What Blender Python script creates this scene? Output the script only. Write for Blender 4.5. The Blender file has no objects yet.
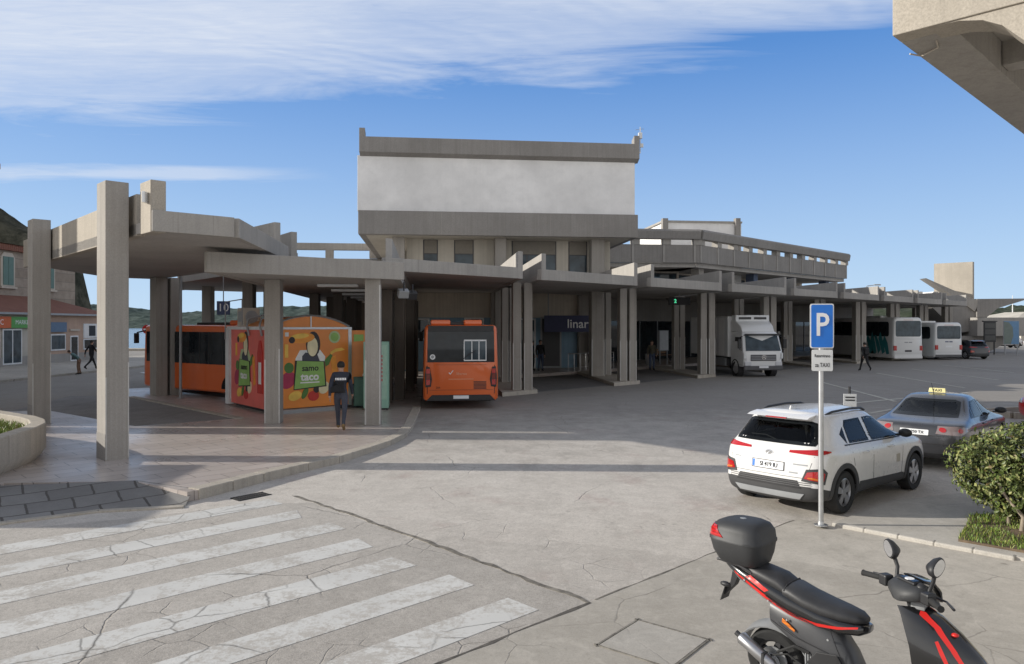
import bpy, bmesh, math, random
from mathutils import Vector, Matrix, Euler, noise as mnoise
from mathutils.bvhtree import BVHTree
from mathutils.geometry import delaunay_2d_cdt

random.seed(7)
PI = math.pi
rad = math.radians
scene = bpy.context.scene
C = scene.collection

# site directions: the main hall, the row of bays and the bays' own axis
A_HALL = rad(6.44)
EX = Vector((math.cos(A_HALL), math.sin(A_HALL), 0))
V = Vector((-math.sin(A_HALL), math.cos(A_HALL), 0))
A_ROW = rad(44.2)
R = Vector((math.cos(A_ROW), math.sin(A_ROW), 0))
N = Vector((-math.sin(A_ROW), math.cos(A_ROW), 0))
Z = Vector((0, 0, 1))


def v3(p, z=0.0):
    return Vector((p[0], p[1], z if len(p) < 3 else p[2]))


def road_z(y):
    return -0.17 + 0.155 * min(1.0, max(0.0, (y - 12.0) / 16.0))


# ------------------------------------------------------------------ mesh builder
class MB:
    def __init__(s):
        s.v, s.f, s.m = [], [], []

    def add(s, vs, fs, m=0):
        o = len(s.v)
        s.v += [Vector(p) for p in vs]
        for f in fs:
            s.f.append([i + o for i in f]); s.m.append(m)
        return s

    def mark(s):
        return len(s.v)

    def xf(s, M, start=0):
        for i in range(start, len(s.v)):
            s.v[i] = M @ s.v[i]
        return s

    def box(s, x0, x1, y0, y1, z0, z1, m=0):
        vs = [(x0, y0, z0), (x1, y0, z0), (x1, y1, z0), (x0, y1, z0), (x0, y0, z1), (x1, y0, z1), (x1, y1, z1), (x0, y1, z1)]
        return s.add(vs, [(0, 3, 2, 1), (4, 5, 6, 7), (0, 1, 5, 4), (1, 2, 6, 5), (2, 3, 7, 6), (3, 0, 4, 7)], m)

    def obox(s, o, a, b, h, m=0):
        # box from corner o along vectors a, b and up h
        o = Vector(o); h = Vector((0, 0, h)) if not isinstance(h, Vector) else h
        vs = [o, o + a, o + a + b, o + b, o + h, o + a + h, o + a + b + h, o + b + h]
        return s.add(vs, [(0, 3, 2, 1), (4, 5, 6, 7), (0, 1, 5, 4), (1, 2, 6, 5), (2, 3, 7, 6), (3, 0, 4, 7)], m)

    def prism(s, poly, z0, z1, m=0, msides=None):
        n = len(poly)
        if sum(poly[i][0] * poly[(i + 1) % n][1] - poly[(i + 1) % n][0] * poly[i][1] for i in range(n)) < 0:
            poly = poly[::-1]
        vs = [(p[0], p[1], z0) for p in poly] + [(p[0], p[1], z1) for p in poly]
        s.add(vs, [tuple(range(n))[::-1], tuple(range(n, 2 * n))], m)
        o = len(s.v) - 2 * n
        for i in range(n):
            j = (i + 1) % n
            s.f.append([o + i, o + j, o + n + j, o + n + i]); s.m.append(m if msides is None else msides)
        return s

    def extr(s, pts, vec, m=0):
        n = len(pts); vec = Vector(vec)
        pts = [Vector(p) for p in pts]
        vs = pts + [p + vec for p in pts]
        fs = [tuple(range(n))[::-1], tuple(range(n, 2 * n))] + [(i, (i + 1) % n, n + (i + 1) % n, n + i) for i in range(n)]
        return s.add(vs, fs, m)

    def loft(s, rings, m=0, closed=True, caps=(True, True)):
        n = len(rings[0]); o = len(s.v)
        for r in rings:
            s.v += [Vector(p) for p in r]
        for i in range(len(rings) - 1):
            for j in range(n if closed else n - 1):
                k = (j + 1) % n
                s.f.append([o + i * n + j, o + i * n + k, o + (i + 1) * n + k, o + (i + 1) * n + j]); s.m.append(m)
        if caps[0]:
            s.f.append([o + j for j in range(n)][::-1]); s.m.append(m)
        if caps[1]:
            s.f.append([o + (len(rings) - 1) * n + j for j in range(n)]); s.m.append(m)
        return s

    def tube(s, pts, r, n=8, m=0, caps=True):
        pts = [Vector(p) for p in pts]
        rr = r if isinstance(r, (list, tuple)) else [r] * len(pts)
        rings = []; up = None
        for i, p in enumerate(pts):
            d = (pts[min(i + 1, len(pts) - 1)] - pts[max(i - 1, 0)]).normalized()
            if up is None:
                up = Vector((0, 0, 1)) if abs(d.z) < 0.9 else Vector((1, 0, 0))
            a = d.cross(up)
            if a.length < 1e-5:
                a = d.orthogonal()
            a.normalize(); b = a.cross(d).normalized(); up = b
            rings.append([p + a * (rr[i] * math.cos(2 * PI * k / n)) - b * (rr[i] * math.sin(2 * PI * k / n)) for k in range(n)])
        return s.loft(rings, m, True, (caps, caps))

    def lathe(s, prof, n=24, m=0, axis='Z', closed=False):
        # prof: (radius, height) pairs around an axis
        rings = []
        for r, h in prof:
            ring = []
            for k in range(n):
                a = 2 * PI * k / n
                c_, s_ = r * math.cos(a), r * math.sin(a)
                ring.append({'Z': (c_, s_, h), 'Y': (c_, h, -s_), 'X': (h, c_, s_)}[axis])
            rings.append(ring)
        if closed:
            rings.append(rings[0])
        return s.loft(rings, m, True, (not closed, not closed))

    def ball(s, c, r, nu=12, nv=8, m=0):
        c = Vector(c)
        r = (r, r, r) if not isinstance(r, (tuple, list)) else r
        rings = []
        for i in range(nv + 1):
            t = PI * i / nv - PI / 2
            q = max(math.cos(t), 0.02)
            rings.append([c + Vector((r[0] * q * math.cos(2 * PI * k / nu), r[1] * q * math.sin(2 * PI * k / nu), r[2] * math.sin(t))) for k in range(nu)])
        return s.loft(rings, m)

    def mesh(s, name):
        me = bpy.data.meshes.new(name)
        me.from_pydata([tuple(p) for p in s.v], [], s.f)
        me.polygons.foreach_set('material_index', s.m)
        me.update()
        bm = bmesh.new(); bm.from_mesh(me)
        bmesh.ops.recalc_face_normals(bm, faces=bm.faces)
        bm.to_mesh(me); bm.free()
        return me

    def build(s, name, mats, parent=None, smooth=None, bevel=0.0, seg=2, recalc=True, loc=None):
        me = s.mesh(name)
        return link(name, me, mats, parent, smooth, bevel, seg, loc)


def link(name, me, mats, parent=None, smooth=None, bevel=0.0, seg=2, loc=None):
    if not isinstance(mats, (list, tuple)):
        mats = [mats]
    ids = [0] * len(me.polygons)
    me.polygons.foreach_get('material_index', ids)
    me.materials.clear()
    for mm in mats:
        me.materials.append(mm)
    me.polygons.foreach_set('material_index', ids)
    o = bpy.data.objects.new(name, me)
    C.objects.link(o)
    if parent:
        o.parent = parent
    if loc is not None:
        o.location = loc
    if smooth is not None:
        me.shade_smooth()
        me.set_sharp_from_angle(angle=rad(smooth))
    if bevel:
        b = o.modifiers.new('edge', 'BEVEL')
        b.width = bevel; b.segments = seg; b.limit_method = 'ANGLE'; b.angle_limit = rad(40)
    return o


def baked(o):
    # evaluate an object's modifiers into a plain mesh
    dg = bpy.context.evaluated_depsgraph_get()
    ev = o.evaluated_get(dg)
    return bpy.data.meshes.new_from_object(ev, depsgraph=dg)


def tag(o, label, cat, group=None, kind=None):
    o['label'] = label; o['category'] = cat
    if group: o['group'] = group
    if kind: o['kind'] = kind
    return o


def thing(name, label, cat, loc=(0, 0, 0), rz=0.0, group=None):
    o = bpy.data.objects.new(name, None)
    o.empty_display_size = 0.2
    C.objects.link(o)
    o.location = loc; o.rotation_euler = (0, 0, rz)
    return tag(o, label, cat, group)


def structure(name, mb, mats, smooth=None, bevel=0.0):
    o = mb.build(name, mats, None, smooth, bevel)
    o['kind'] = 'structure'
    return o


def kids(o):
    return [c for c in bpy.data.objects if c.parent == o]


def copy_tree(o, parent=None):
    c = o.copy(); C.objects.link(c)
    if parent: c.parent = parent
    for ch in kids(o):
        copy_tree(ch, c)
    return c


def text_mesh(s, size, align='CENTER', bold=0.0, sx=1.0, extrude=0.001):
    cu = bpy.data.curves.new('lettering', 'FONT')
    cu.body = s; cu.size = size; cu.align_x = align; cu.align_y = 'CENTER'
    cu.extrude = extrude; cu.offset = bold; cu.resolution_u = 3
    o = bpy.data.objects.new('lettering', cu)
    me = bpy.data.meshes.new_from_object(o)
    bpy.data.objects.remove(o)
    for p in me.vertices:
        p.co.x *= sx
    return me


def lettering(s, size, origin, u, w, mat, parent, name='lettering', bold=0.0, sx=1.0, align='CENTER', off=0.004, hide=False):
    # flat letters laid on a surface: u = reading direction, w = up
    u = Vector(u).normalized(); w = Vector(w).normalized(); n = u.cross(w)
    me = text_mesh(s, size, align, bold, sx)
    M = Matrix((u, w, n)).transposed().to_4x4()
    M.translation = Vector(origin) + n * off
    me.transform(M)
    return link(name, me, mat, parent)


def plate2d(poly, origin, u, w, th=0.004, m=0, mb=None):
    # flat plate from a 2-D outline on a surface, standing th proud of it
    u = Vector(u).normalized(); w = Vector(w).normalized(); n = u.cross(w)
    o = Vector(origin)
    mb = mb or MB()
    return mb.extr([o + u * p[0] + w * p[1] for p in poly], n * th, m)


def ell(cx, cy, rx, ry, n=20, rot=0.0, a0=0.0, a1=2 * PI):
    out = []
    full = abs(a1 - a0 - 2 * PI) < 1e-6
    for k in range(n):
        a = a0 + (a1 - a0) * k / (n if full else n - 1)
        x, y = rx * math.cos(a), ry * math.sin(a)
        out.append((cx + x * math.cos(rot) - y * math.sin(rot), cy + x * math.sin(rot) + y * math.cos(rot)))
    return out


def rrect(x0, x1, y0, y1, r, n=4):
    out = []
    for cx, cy, a in ((x1 - r, y0 + r, -PI / 2), (x1 - r, y1 - r, 0), (x0 + r, y1 - r, PI / 2), (x0 + r, y0 + r, PI)):
        for k in range(n + 1):
            t = a + PI / 2 * k / n
            out.append((cx + r * math.cos(t), cy + r * math.sin(t)))
    return out


def in_poly(p, poly):
    x, y = p; c = False; j = len(poly) - 1
    for i in range(len(poly)):
        xi, yi = poly[i]; xj, yj = poly[j]
        if (yi > y) != (yj > y) and x < (xj - xi) * (y - yi) / (yj - yi) + xi:
            c = not c
        j = i
    return c


def inset(poly, d):
    # move every edge of a convex outline inwards by d
    n = len(poly); P_i = [Vector(p) for p in poly]
    area = sum(P_i[i].x * P_i[(i + 1) % n].y - P_i[(i + 1) % n].x * P_i[i].y for i in range(n))
    sg = 1 if area > 0 else -1
    out = []
    for i in range(n):
        a, b, c = P_i[i - 1], P_i[i], P_i[(i + 1) % n]
        d1 = (b - a).normalized(); d2 = (c - b).normalized()
        n1 = Vector((-d1.y, d1.x)) * sg; n2 = Vector((-d2.y, d2.x)) * sg
        k = (n1 + n2)
        k = k / max(0.35, k.length_squared / 2) if k.length > 1e-6 else n1
        out.append(tuple(b + k * d))
    return out


def patch(bvh, poly, o, u, w, off=0.004, step=0.05, m=0, mb=None, skirt=0.012, hole=None):
    # an outline drawn in the plane (o, u, w) pressed along -(u x w) on to a curved body
    u = Vector(u).normalized(); w = Vector(w).normalized(); n = u.cross(w).normalized(); o = Vector(o)
    dense = []
    for i in range(len(poly)):
        a = Vector(poly[i]); b = Vector(poly[(i + 1) % len(poly)])
        k = max(1, int((b - a).length / step))
        dense += [a.lerp(b, q / k) for q in range(k)]
    nb = len(dense)
    xs = [p.x for p in dense]; ys = [p.y for p in dense]
    pts = list(dense)
    x = min(xs) + step / 2
    while x < max(xs):
        y = min(ys) + step / 2
        while y < max(ys):
            if in_poly((x, y), dense) and min((Vector((x, y)) - q).length for q in dense) > step * 0.4:
                pts.append(Vector((x, y)))
            y += step
        x += step
    if hole:
        hd_ = []
        for i in range(len(hole)):
            a = Vector(hole[i]); b = Vector(hole[(i + 1) % len(hole)])
            k = max(1, int((b - a).length / step)); hd_ += [a.lerp(b, q / k) for q in range(k)]
        pts = [p for p in pts[:nb]] + [p for p in pts[nb:] if min((p - q).length for q in hd_) > step * 0.4] + hd_
    vs, es, fs = delaunay_2d_cdt([Vector((p.x, p.y)) for p in pts], [], [list(range(nb))], 1, 1e-6)[:3]
    if hole:
        fs = [f for f in fs if not in_poly(tuple(sum((vs[i] for i in f), Vector((0, 0))) / len(f)), hole)]
    mb = mb if mb is not None else MB()
    out = []
    for p in vs:
        q = o + u * p.x + w * p.y
        hit = bvh.ray_cast(q + n * 3.0, -n)
        if hit[0] is None:
            hit = bvh.find_nearest(q)
        nn = hit[1]
        if nn.dot(n) < 0: nn = -nn
        out.append(hit[0] + nn * off)
    base = len(mb.v)
    mb.add(out, [tuple(f) for f in fs], m)
    # short skirt so the panel sits on the body
    cnt = {}
    for f in fs:
        for i in range(len(f)):
            e = (f[i], f[(i + 1) % len(f)])
            if (e[1], e[0]) in cnt: del cnt[(e[1], e[0])]
            else: cnt[e] = 1
    idx = {}
    for (a, b) in cnt:
        for k in (a, b):
            if k not in idx:
                hit = bvh.find_nearest(out[k])
                nn = (out[k] - hit[0])
                nn = nn.normalized() if nn.length > 1e-6 else n
                mb.v.append(out[k] - nn * (off + skirt)); idx[k] = len(mb.v) - 1
        mb.f.append([base + b, base + a, idx[a], idx[b]]); mb.m.append(m)
    return mb


# ------------------------------------------------------------------ materials
class NT:
    def __init__(s, nt):
        s.nt = nt; s.N = nt.nodes; s.L = nt.links

    def n(s, t, **kw):
        q = s.N.new(t)
        for k, val in kw.items():
            if k in q.inputs if isinstance(k, str) and not hasattr(q, k) else False:
                q.inputs[k].default_value = val
            else:
                setattr(q, k, val)
        return q

    def inp(s, q, k, val):
        if hasattr(val, 'links') or isinstance(val, bpy.types.NodeSocket):
            s.L.new(val, q.inputs[k])
        else:
            q.inputs[k].default_value = val

    def noise(s, vec, scale, detail=4, rough=0.55, dist=0.0):
        q = s.N.new('ShaderNodeTexNoise')
        q.inputs['Scale'].default_value = scale; q.inputs['Detail'].default_value = detail
        q.inputs['Roughness'].default_value = rough; q.inputs['Distortion'].default_value = dist
        s.L.new(vec, q.inputs['Vector'])
        return q.outputs['Fac']

    def ramp(s, fac, stops):
        q = s.N.new('ShaderNodeValToRGB')
        e = q.color_ramp.elements
        while len(e) < len(stops): e.new(0.5)
        for i, (p, c) in enumerate(stops):
            e[i].position = p
            e[i].color = (c, c, c, 1) if isinstance(c, (int, float)) else (c[0], c[1], c[2], 1)
        s.L.new(fac, q.inputs['Fac'])
        return q.outputs['Color']

    def mix(s, f, a, b, mode='MIX'):
        q = s.N.new('ShaderNodeMix'); q.data_type = 'RGBA'; q.blend_type = mode
        s.inp(q, 0, f)
        for k, val in ((6, a), (7, b)):
            if isinstance(val, (tuple, list)): val = (val[0], val[1], val[2], 1)
            s.inp(q, k, val)
        return q.outputs[2]

    def math(s, op, a, b=0.0, c=0.0):
        q = s.N.new('ShaderNodeMath'); q.operation = op
        s.inp(q, 0, a); s.inp(q, 1, b)
        if op in ('MULTIPLY_ADD', 'SMOOTH_MIN'): s.inp(q, 2, c)
        return q.outputs[0]

    def mapping(s, vec, scale=(1, 1, 1), rot=(0, 0, 0), loc=(0, 0, 0)):
        q = s.N.new('ShaderNodeMapping')
        q.inputs['Scale'].default_value = scale; q.inputs['Rotation'].default_value = rot; q.inputs['Location'].default_value = loc
        s.L.new(vec, q.inputs['Vector'])
        return q.outputs[0]

    def pos(s):
        return s.N.new('ShaderNodeNewGeometry').outputs['Position']

    def obj(s):
        return s.N.new('ShaderNodeTexCoord').outputs['Object']

    def bump(s, h, strength=0.3, dist=0.01):
        q = s.N.new('ShaderNodeBump')
        q.inputs['Strength'].default_value = strength; q.inputs['Distance'].default_value = dist
        s.L.new(h, q.inputs['Height'])
        return q.outputs[0]


def new_mat(name):
    m = bpy.data.materials.new(name); m.use_nodes = True
    t = NT(m.node_tree)
    b = t.N['Principled BSDF']
    return m, t, b


def plain(name, col, rough=0.5, metal=0.0, vary=0.08, scale=6.0, bump=0.0, coat=0.0, spec=0.5):
    m, t, b = new_mat(name)
    p = t.obj()
    f = t.noise(p, scale, 3)
    lo = [c * (1 - vary) for c in col]; hi = [min(1, c * (1 + vary)) for c in col]
    t.L.new(t.ramp(f, [(0.3, lo), (0.7, hi)]), b.inputs['Base Color'])
    b.inputs['Roughness'].default_value = rough; b.inputs['Metallic'].default_value = metal
    b.inputs['Specular IOR Level'].default_value = spec
    if coat:
        b.inputs['Coat Weight'].default_value = coat; b.inputs['Coat Roughness'].default_value = 0.05
    if bump:
        t.L.new(t.bump(t.noise(p, scale * 12, 3), bump, 0.004), b.inputs['Normal'])
    return m


def concrete(name, col, dark=0.55, streak=0.35, fine=0.12, rough=0.9, bump=0.35, board=1.0):
    # weathered cast concrete: blotches, pores and rain streaks that run down
    m, t, b = new_mat(name)
    p = t.pos()
    big = t.noise(p, 0.35, 5, 0.6)
    mid = t.noise(p, 2.3, 5, 0.65)
    fin = t.noise(p, 38, 4, 0.7)
    st = t.noise(t.mapping(p, (5.5, 5.5, 0.22)), 1.0, 4, 0.6)
    c = t.mix(t.ramp(big, [(0.35, 0.0), (0.7, 1.0)]), [x * 0.86 for x in col], [min(1, x * 1.1) for x in col])
    c = t.mix(t.ramp(st, [(0.5, 0.0), (0.78, streak)]), c, [x * dark for x in col])
    c = t.mix(t.ramp(mid, [(0.45, 0.0), (0.75, 0.3)]), c, [x * 0.72 for x in col])
    c = t.mix(t.ramp(fin, [(0.35, fine * 2.4), (0.62, 0.0)]), c, [x * 0.45 for x in col])
    # board marks of the formwork and dark drips under the edges
    brd = t.noise(t.mapping(p, (9, 9, 0.05)), 1.0, 2, 0.5)
    c = t.mix(t.ramp(brd, [(0.38, 0.26 * board), (0.5, 0.0)]), c, [x * 0.65 for x in col])
    drip = t.noise(t.mapping(p, (16, 16, 0.5), (0, 0, 0), (4, 2, 0)), 1.0, 3, 0.6)
    c = t.mix(t.ramp(drip, [(0.62, 0.0), (0.78, min(0.6, streak * 1.5))]), c, [x * dark * 0.8 for x in col])
    lich = t.noise(t.mapping(p, (1, 1, 1), (0, 0, 0), (9, 4, 2)), 1.1, 5, 0.7)
    c = t.mix(t.ramp(lich, [(0.62, 0.0), (0.75, 0.25 * min(1, streak * 3))]), c, (0.2, 0.17, 0.12))
    t.L.new(c, b.inputs['Base Color'])
    b.inputs['Roughness'].default_value = rough
    b.inputs['Specular IOR Level'].default_value = 0.25
    h = t.math('ADD', t.math('MULTIPLY', fin, 0.6), t.math('MULTIPLY', mid, 0.5))
    t.L.new(t.bump(h, bump, 0.02), b.inputs['Normal'])
    return m


def cracks(t, p, scale, width, seed, keep=(0.48, 0.6), wob=0.35):
    # wandering hairline cracks that come and go
    wn = t.N.new('ShaderNodeTexNoise'); wn.inputs['Scale'].default_value = 1.3; wn.inputs['Detail'].default_value = 6
    pm = t.mapping(p, (1, 1, 1), (0, 0, 0), (seed, seed * 1.7, 0))
    t.L.new(pm, wn.inputs['Vector'])
    q = t.N.new('ShaderNodeVectorMath'); q.operation = 'MULTIPLY_ADD'
    t.L.new(wn.outputs['Color'], q.inputs[0]); q.inputs[1].default_value = (wob, wob, 0); t.L.new(pm, q.inputs[2])
    vo = t.N.new('ShaderNodeTexVoronoi'); vo.feature = 'DISTANCE_TO_EDGE'; vo.inputs['Scale'].default_value = scale
    vo.voronoi_dimensions = '2D'
    t.L.new(q.outputs[0], vo.inputs['Vector'])
    line = t.ramp(vo.outputs['Distance'], [(0.0, 1.0), (width, 0.0)])
    mask = t.ramp(t.noise(pm, 0.55, 3), [(keep[0], 0.0), (keep[1], 1.0)])
    return t.math('MULTIPLY', line, mask)


def road_mat(name, lo, hi, crack=0.8, stain=0.5, red=0.0, agg=1.0, patchy=0.22, rough=0.88, shade_wear=None, clusters=(0.56, 0.66)):
    m, t, b = new_mat(name)
    p = t.pos()
    big = t.noise(p, patchy, 5, 0.6, 0.4)
    mid = t.noise(p, 1.4, 6, 0.65, 0.3)
    fin = t.noise(p, 55, 3, 0.75)
    spk = t.noise(p, 160, 2, 0.6)
    c = t.mix(t.ramp(big, [(0.32, 0.0), (0.68, 1.0)]), lo, hi)
    c = t.mix(t.ramp(mid, [(0.4, 0.0), (0.7, 0.45)]), c, [x * 0.74 for x in lo])
    c = t.mix(t.ramp(t.noise(t.mapping(p, (1.0, 0.28, 1), (0, 0, -0.75)), 1.1, 5, 0.7), [(0.56, 0.0), (0.76, stain)]), c, [x * 0.5 for x in lo])
    if red:
        c = t.mix(t.ramp(t.noise(t.mapping(p, (1, 1, 1), (0, 0, 0), (5, 3, 0)), 0.8, 6, 0.7), [(0.55, 0.0), (0.72, red)]), c, (0.33, 0.21, 0.19))
    # patched areas, drips, tyre-darkened streaks
    vp = t.N.new('ShaderNodeTexVoronoi'); vp.voronoi_dimensions = '2D'; vp.inputs['Scale'].default_value = 0.16; vp.inputs['Randomness'].default_value = 0.9
    wv = t.N.new('ShaderNodeVectorMath'); wv.operation = 'MULTIPLY_ADD'
    wn2 = t.N.new('ShaderNodeTexNoise'); wn2.inputs['Scale'].default_value = 0.9; wn2.inputs['Detail'].default_value = 5; t.L.new(p, wn2.inputs['Vector'])
    t.L.new(wn2.outputs['Color'], wv.inputs[0]); wv.inputs[1].default_value = (1.6, 1.6, 0); t.L.new(p, wv.inputs[2])
    t.L.new(wv.outputs[0], vp.inputs['Vector'])
    sep = t.N.new('ShaderNodeSeparateColor'); t.L.new(vp.outputs['Color'], sep.inputs[0])
    c = t.mix(t.ramp(sep.outputs[0], [(0.15, 0.42), (0.4, 0.0)]), c, [x * 0.72 for x in lo])
    c = t.mix(t.ramp(sep.outputs[1], [(0.7, 0.0), (0.95, 0.3)]), c, [min(1, x * 1.12) for x in hi])
    spot = t.noise(t.mapping(p, (1, 1, 1), (0, 0, 0), (11, 7, 0)), 5.0, 2, 0.5)
    smask = t.ramp(t.noise(p, 0.5, 3), [(0.5, 0.0), (0.68, 1.0)])
    c = t.mix(t.math('MULTIPLY', t.ramp(spot, [(0.66, 0.0), (0.74, 0.6)]), smask), c, [x * 0.3 for x in lo])
    c = t.mix(t.ramp(fin, [(0.3, 0.5 * agg), (0.52, 0.0)]), c, [x * 0.4 for x in lo])
    blot = t.noise(t.mapping(p, (1, 1, 1), (0, 0, 0), (2, 8, 0)), 4.5, 7, 0.75, 0.5)
    c = t.mix(t.ramp(blot, [(0.5, 0.0), (0.72, 0.4)]), c, [min(1, x * 1.15) for x in hi])
    c = t.mix(t.ramp(blot, [(0.3, 0.4), (0.46, 0.0)]), c, [x * 0.66 for x in lo])
    grit = t.noise(p, 19, 4, 0.8)
    c = t.mix(t.ramp(grit, [(0.36, 0.4 * agg), (0.5, 0.0)]), c, [x * 0.55 for x in lo])
    c = t.mix(t.ramp(spk, [(0.55, 0.0), (0.75, 0.5 * agg)]), c, [min(1, x * 1.6) for x in hi])
    if shade_wear:
        # far lot darkened: the bays' shade is painted in, with oil and rubber stains
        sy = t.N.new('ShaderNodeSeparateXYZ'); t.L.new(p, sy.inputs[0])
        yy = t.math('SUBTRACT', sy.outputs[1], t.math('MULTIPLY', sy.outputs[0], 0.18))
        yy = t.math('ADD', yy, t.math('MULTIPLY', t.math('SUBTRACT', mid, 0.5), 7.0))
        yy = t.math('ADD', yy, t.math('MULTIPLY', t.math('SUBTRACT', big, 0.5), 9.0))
        yy = t.math('DIVIDE', t.math('SUBTRACT', yy, shade_wear[0]), shade_wear[1] - shade_wear[0])
        c = t.mix(t.ramp(yy, [(0.0, 0.0), (1.0, shade_wear[2])]), c, [x * 0.36 for x in lo])
    ck = cracks(t, p, 0.42, 0.006, 3.1)
    ck2 = cracks(t, p, 1.9, 0.022, 9.4, clusters)
    ck = t.math('MAXIMUM', ck, t.math('MULTIPLY', ck2, 0.7))
    c = t.mix(t.math('MULTIPLY', ck, crack), c, (0.09, 0.08, 0.07))
    t.L.new(c, b.inputs['Base Color'])
    b.inputs['Roughness'].default_value = rough
    b.inputs['Specular IOR Level'].default_value = 0.3
    h = t.math('SUBTRACT', t.math('ADD', t.math('MULTIPLY', fin, 0.5), t.math('MULTIPLY', mid, 0.5)), t.math('MULTIPLY', ck, 1.2))
    t.L.new(t.bump(h, 0.45 * agg, 0.012), b.inputs['Normal'])
    return m


def paint_mat(name, col, road, wear=0.5):
    # worn road paint with the road showing through chips and cracks
    m, t, b = new_mat(name)
    p = t.pos()
    w1 = t.noise(p, 3.2, 6, 0.7, 0.3); w2 = t.noise(p, 22, 4, 0.7)
    zone = t.noise(t.mapping(p, (1, 1, 1), (0, 0, 0), (7, 1, 0)), 0.6, 4, 0.6)
    chips = t.ramp(t.math('ADD', t.math('ADD', t.math('MULTIPLY', w1, 0.4), t.math('MULTIPLY', w2, 0.35)), t.math('MULTIPLY', zone, 0.25)), [(0.5 + 0.16 * (1 - wear), 0.0), (0.58 + 0.16 * (1 - wear), 0.9)])
    dirt = t.noise(p, 1.0, 5, 0.6)
    c = t.mix(t.ramp(dirt, [(0.3, 0.0), (0.75, 0.55)]), col, [x * 0.72 for x in col])
    c = t.mix(chips, c, road)
    ck = t.math('MAXIMUM', cracks(t, p, 0.42, 0.010, 3.1), t.math('MULTIPLY', cracks(t, p, 1.6, 0.03, 9.4, (0.5, 0.6)), 0.8))
    c = t.mix(t.math('MULTIPLY', ck, 0.85), c, (0.06, 0.055, 0.05))
    t.L.new(c, b.inputs['Base Color'])
    b.inputs['Roughness'].default_value = 0.85
    t.L.new(t.bump(w2, 0.3, 0.006), b.inputs['Normal'])
    return m


def paving_mat(name, c1, c2, mortar, rot, w, h, rough=0.45, gap=0.012, vary=0.2):
    m, t, b = new_mat(name)
    p = t.pos()
    q = t.N.new('ShaderNodeTexBrick')
    q.offset = 0.5
    wob_ = t.N.new('ShaderNodeVectorMath'); wob_.operation = 'MULTIPLY_ADD'
    wno = t.N.new('ShaderNodeTexNoise'); wno.inputs['Scale'].default_value = 2.5; wno.inputs['Detail'].default_value = 4; t.L.new(p, wno.inputs['Vector'])
    t.L.new(wno.outputs['Color'], wob_.inputs[0]); wob_.inputs[1].default_value = (gap * 3, gap * 3, 0); t.L.new(p, wob_.inputs[2])
    t.L.new(t.mapping(wob_.outputs[0], (1, 1, 1), (0, 0, -rot)), q.inputs['Vector'])
    q.inputs['Color1'].default_value = (*c1, 1); q.inputs['Color2'].default_value = (*c2, 1); q.inputs['Mortar'].default_value = (*mortar, 1)
    q.inputs['Scale'].default_value = 1.0; q.inputs['Brick Width'].default_value = w; q.inputs['Row Height'].default_value = h
    q.inputs['Mortar Size'].default_value = gap; q.inputs['Mortar Smooth'].default_value = 0.3; q.inputs['Bias'].default_value = 0.0
    big = t.noise(p, 0.5, 5, 0.65)
    fin = t.noise(p, 30, 3, 0.7)
    c = t.mix(t.ramp(big, [(0.35, 0.0), (0.7, 0.5)]), q.outputs['Color'], [x * 0.62 for x in c1])
    c = t.mix(t.ramp(fin, [(0.3, vary), (0.6, 0.0)]), c, [x * 0.4 for x in c1])
    t.L.new(c, b.inputs['Base Color'])
    t.L.new(t.ramp(big, [(0.3, rough * 0.7), (0.7, rough * 1.35)]), b.inputs['Roughness'])
    hh = t.math('SUBTRACT', t.math('MULTIPLY', fin, 0.25), q.outputs['Fac'])
    t.L.new(t.bump(hh, 0.3, 0.006), b.inputs['Normal'])
    return m


def glass_mat(name, tint=(0.02, 0.024, 0.028), rough=0.03):
    m, t, b = new_mat(name)
    p = t.obj()
    t.L.new(t.ramp(t.noise(p, 1.6, 2), [(0.3, [x * 0.6 for x in tint]), (0.7, [x * 1.5 for x in tint])]), b.inputs['Base Color'])
    b.inputs['Roughness'].default_value = rough
    b.inputs['Specular IOR Level'].default_value = 0.3
    b.inputs['Coat Weight'].default_value = 0.05; b.inputs['Coat Roughness'].default_value = 0.02
    return m


def clear_glass(name, tint):
    # tinted pane: part see-through, part mirror at a glancing view
    m, t, b = new_mat(name)
    t.N.remove(b)
    tr_ = t.N.new('ShaderNodeBsdfTransparent'); tr_.inputs['Color'].default_value = (*tint, 1)
    gl = t.N.new('ShaderNodeBsdfGlossy'); gl.inputs['Roughness'].default_value = 0.02; gl.inputs['Color'].default_value = (0.9, 0.92, 0.95, 1)
    fr = t.N.new('ShaderNodeFresnel'); fr.inputs['IOR'].default_value = 1.32
    mx = t.N.new('ShaderNodeMixShader')
    t.L.new(fr.outputs[0], mx.inputs[0]); t.L.new(tr_.outputs[0], mx.inputs[1]); t.L.new(gl.outputs[0], mx.inputs[2])
    t.L.new(mx.outputs[0], t.N['Material Output'].inputs['Surface'])
    return m


def see_glass(name, tint=(0.75, 0.8, 0.8)):
    m, t, b = new_mat(name)
    b.inputs['Base Color'].default_value = (*tint, 1)
    b.inputs['Roughness'].default_value = 0.02
    b.inputs['Transmission Weight'].default_value = 1.0
    b.inputs['IOR'].default_value = 1.12
    return m


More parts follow.
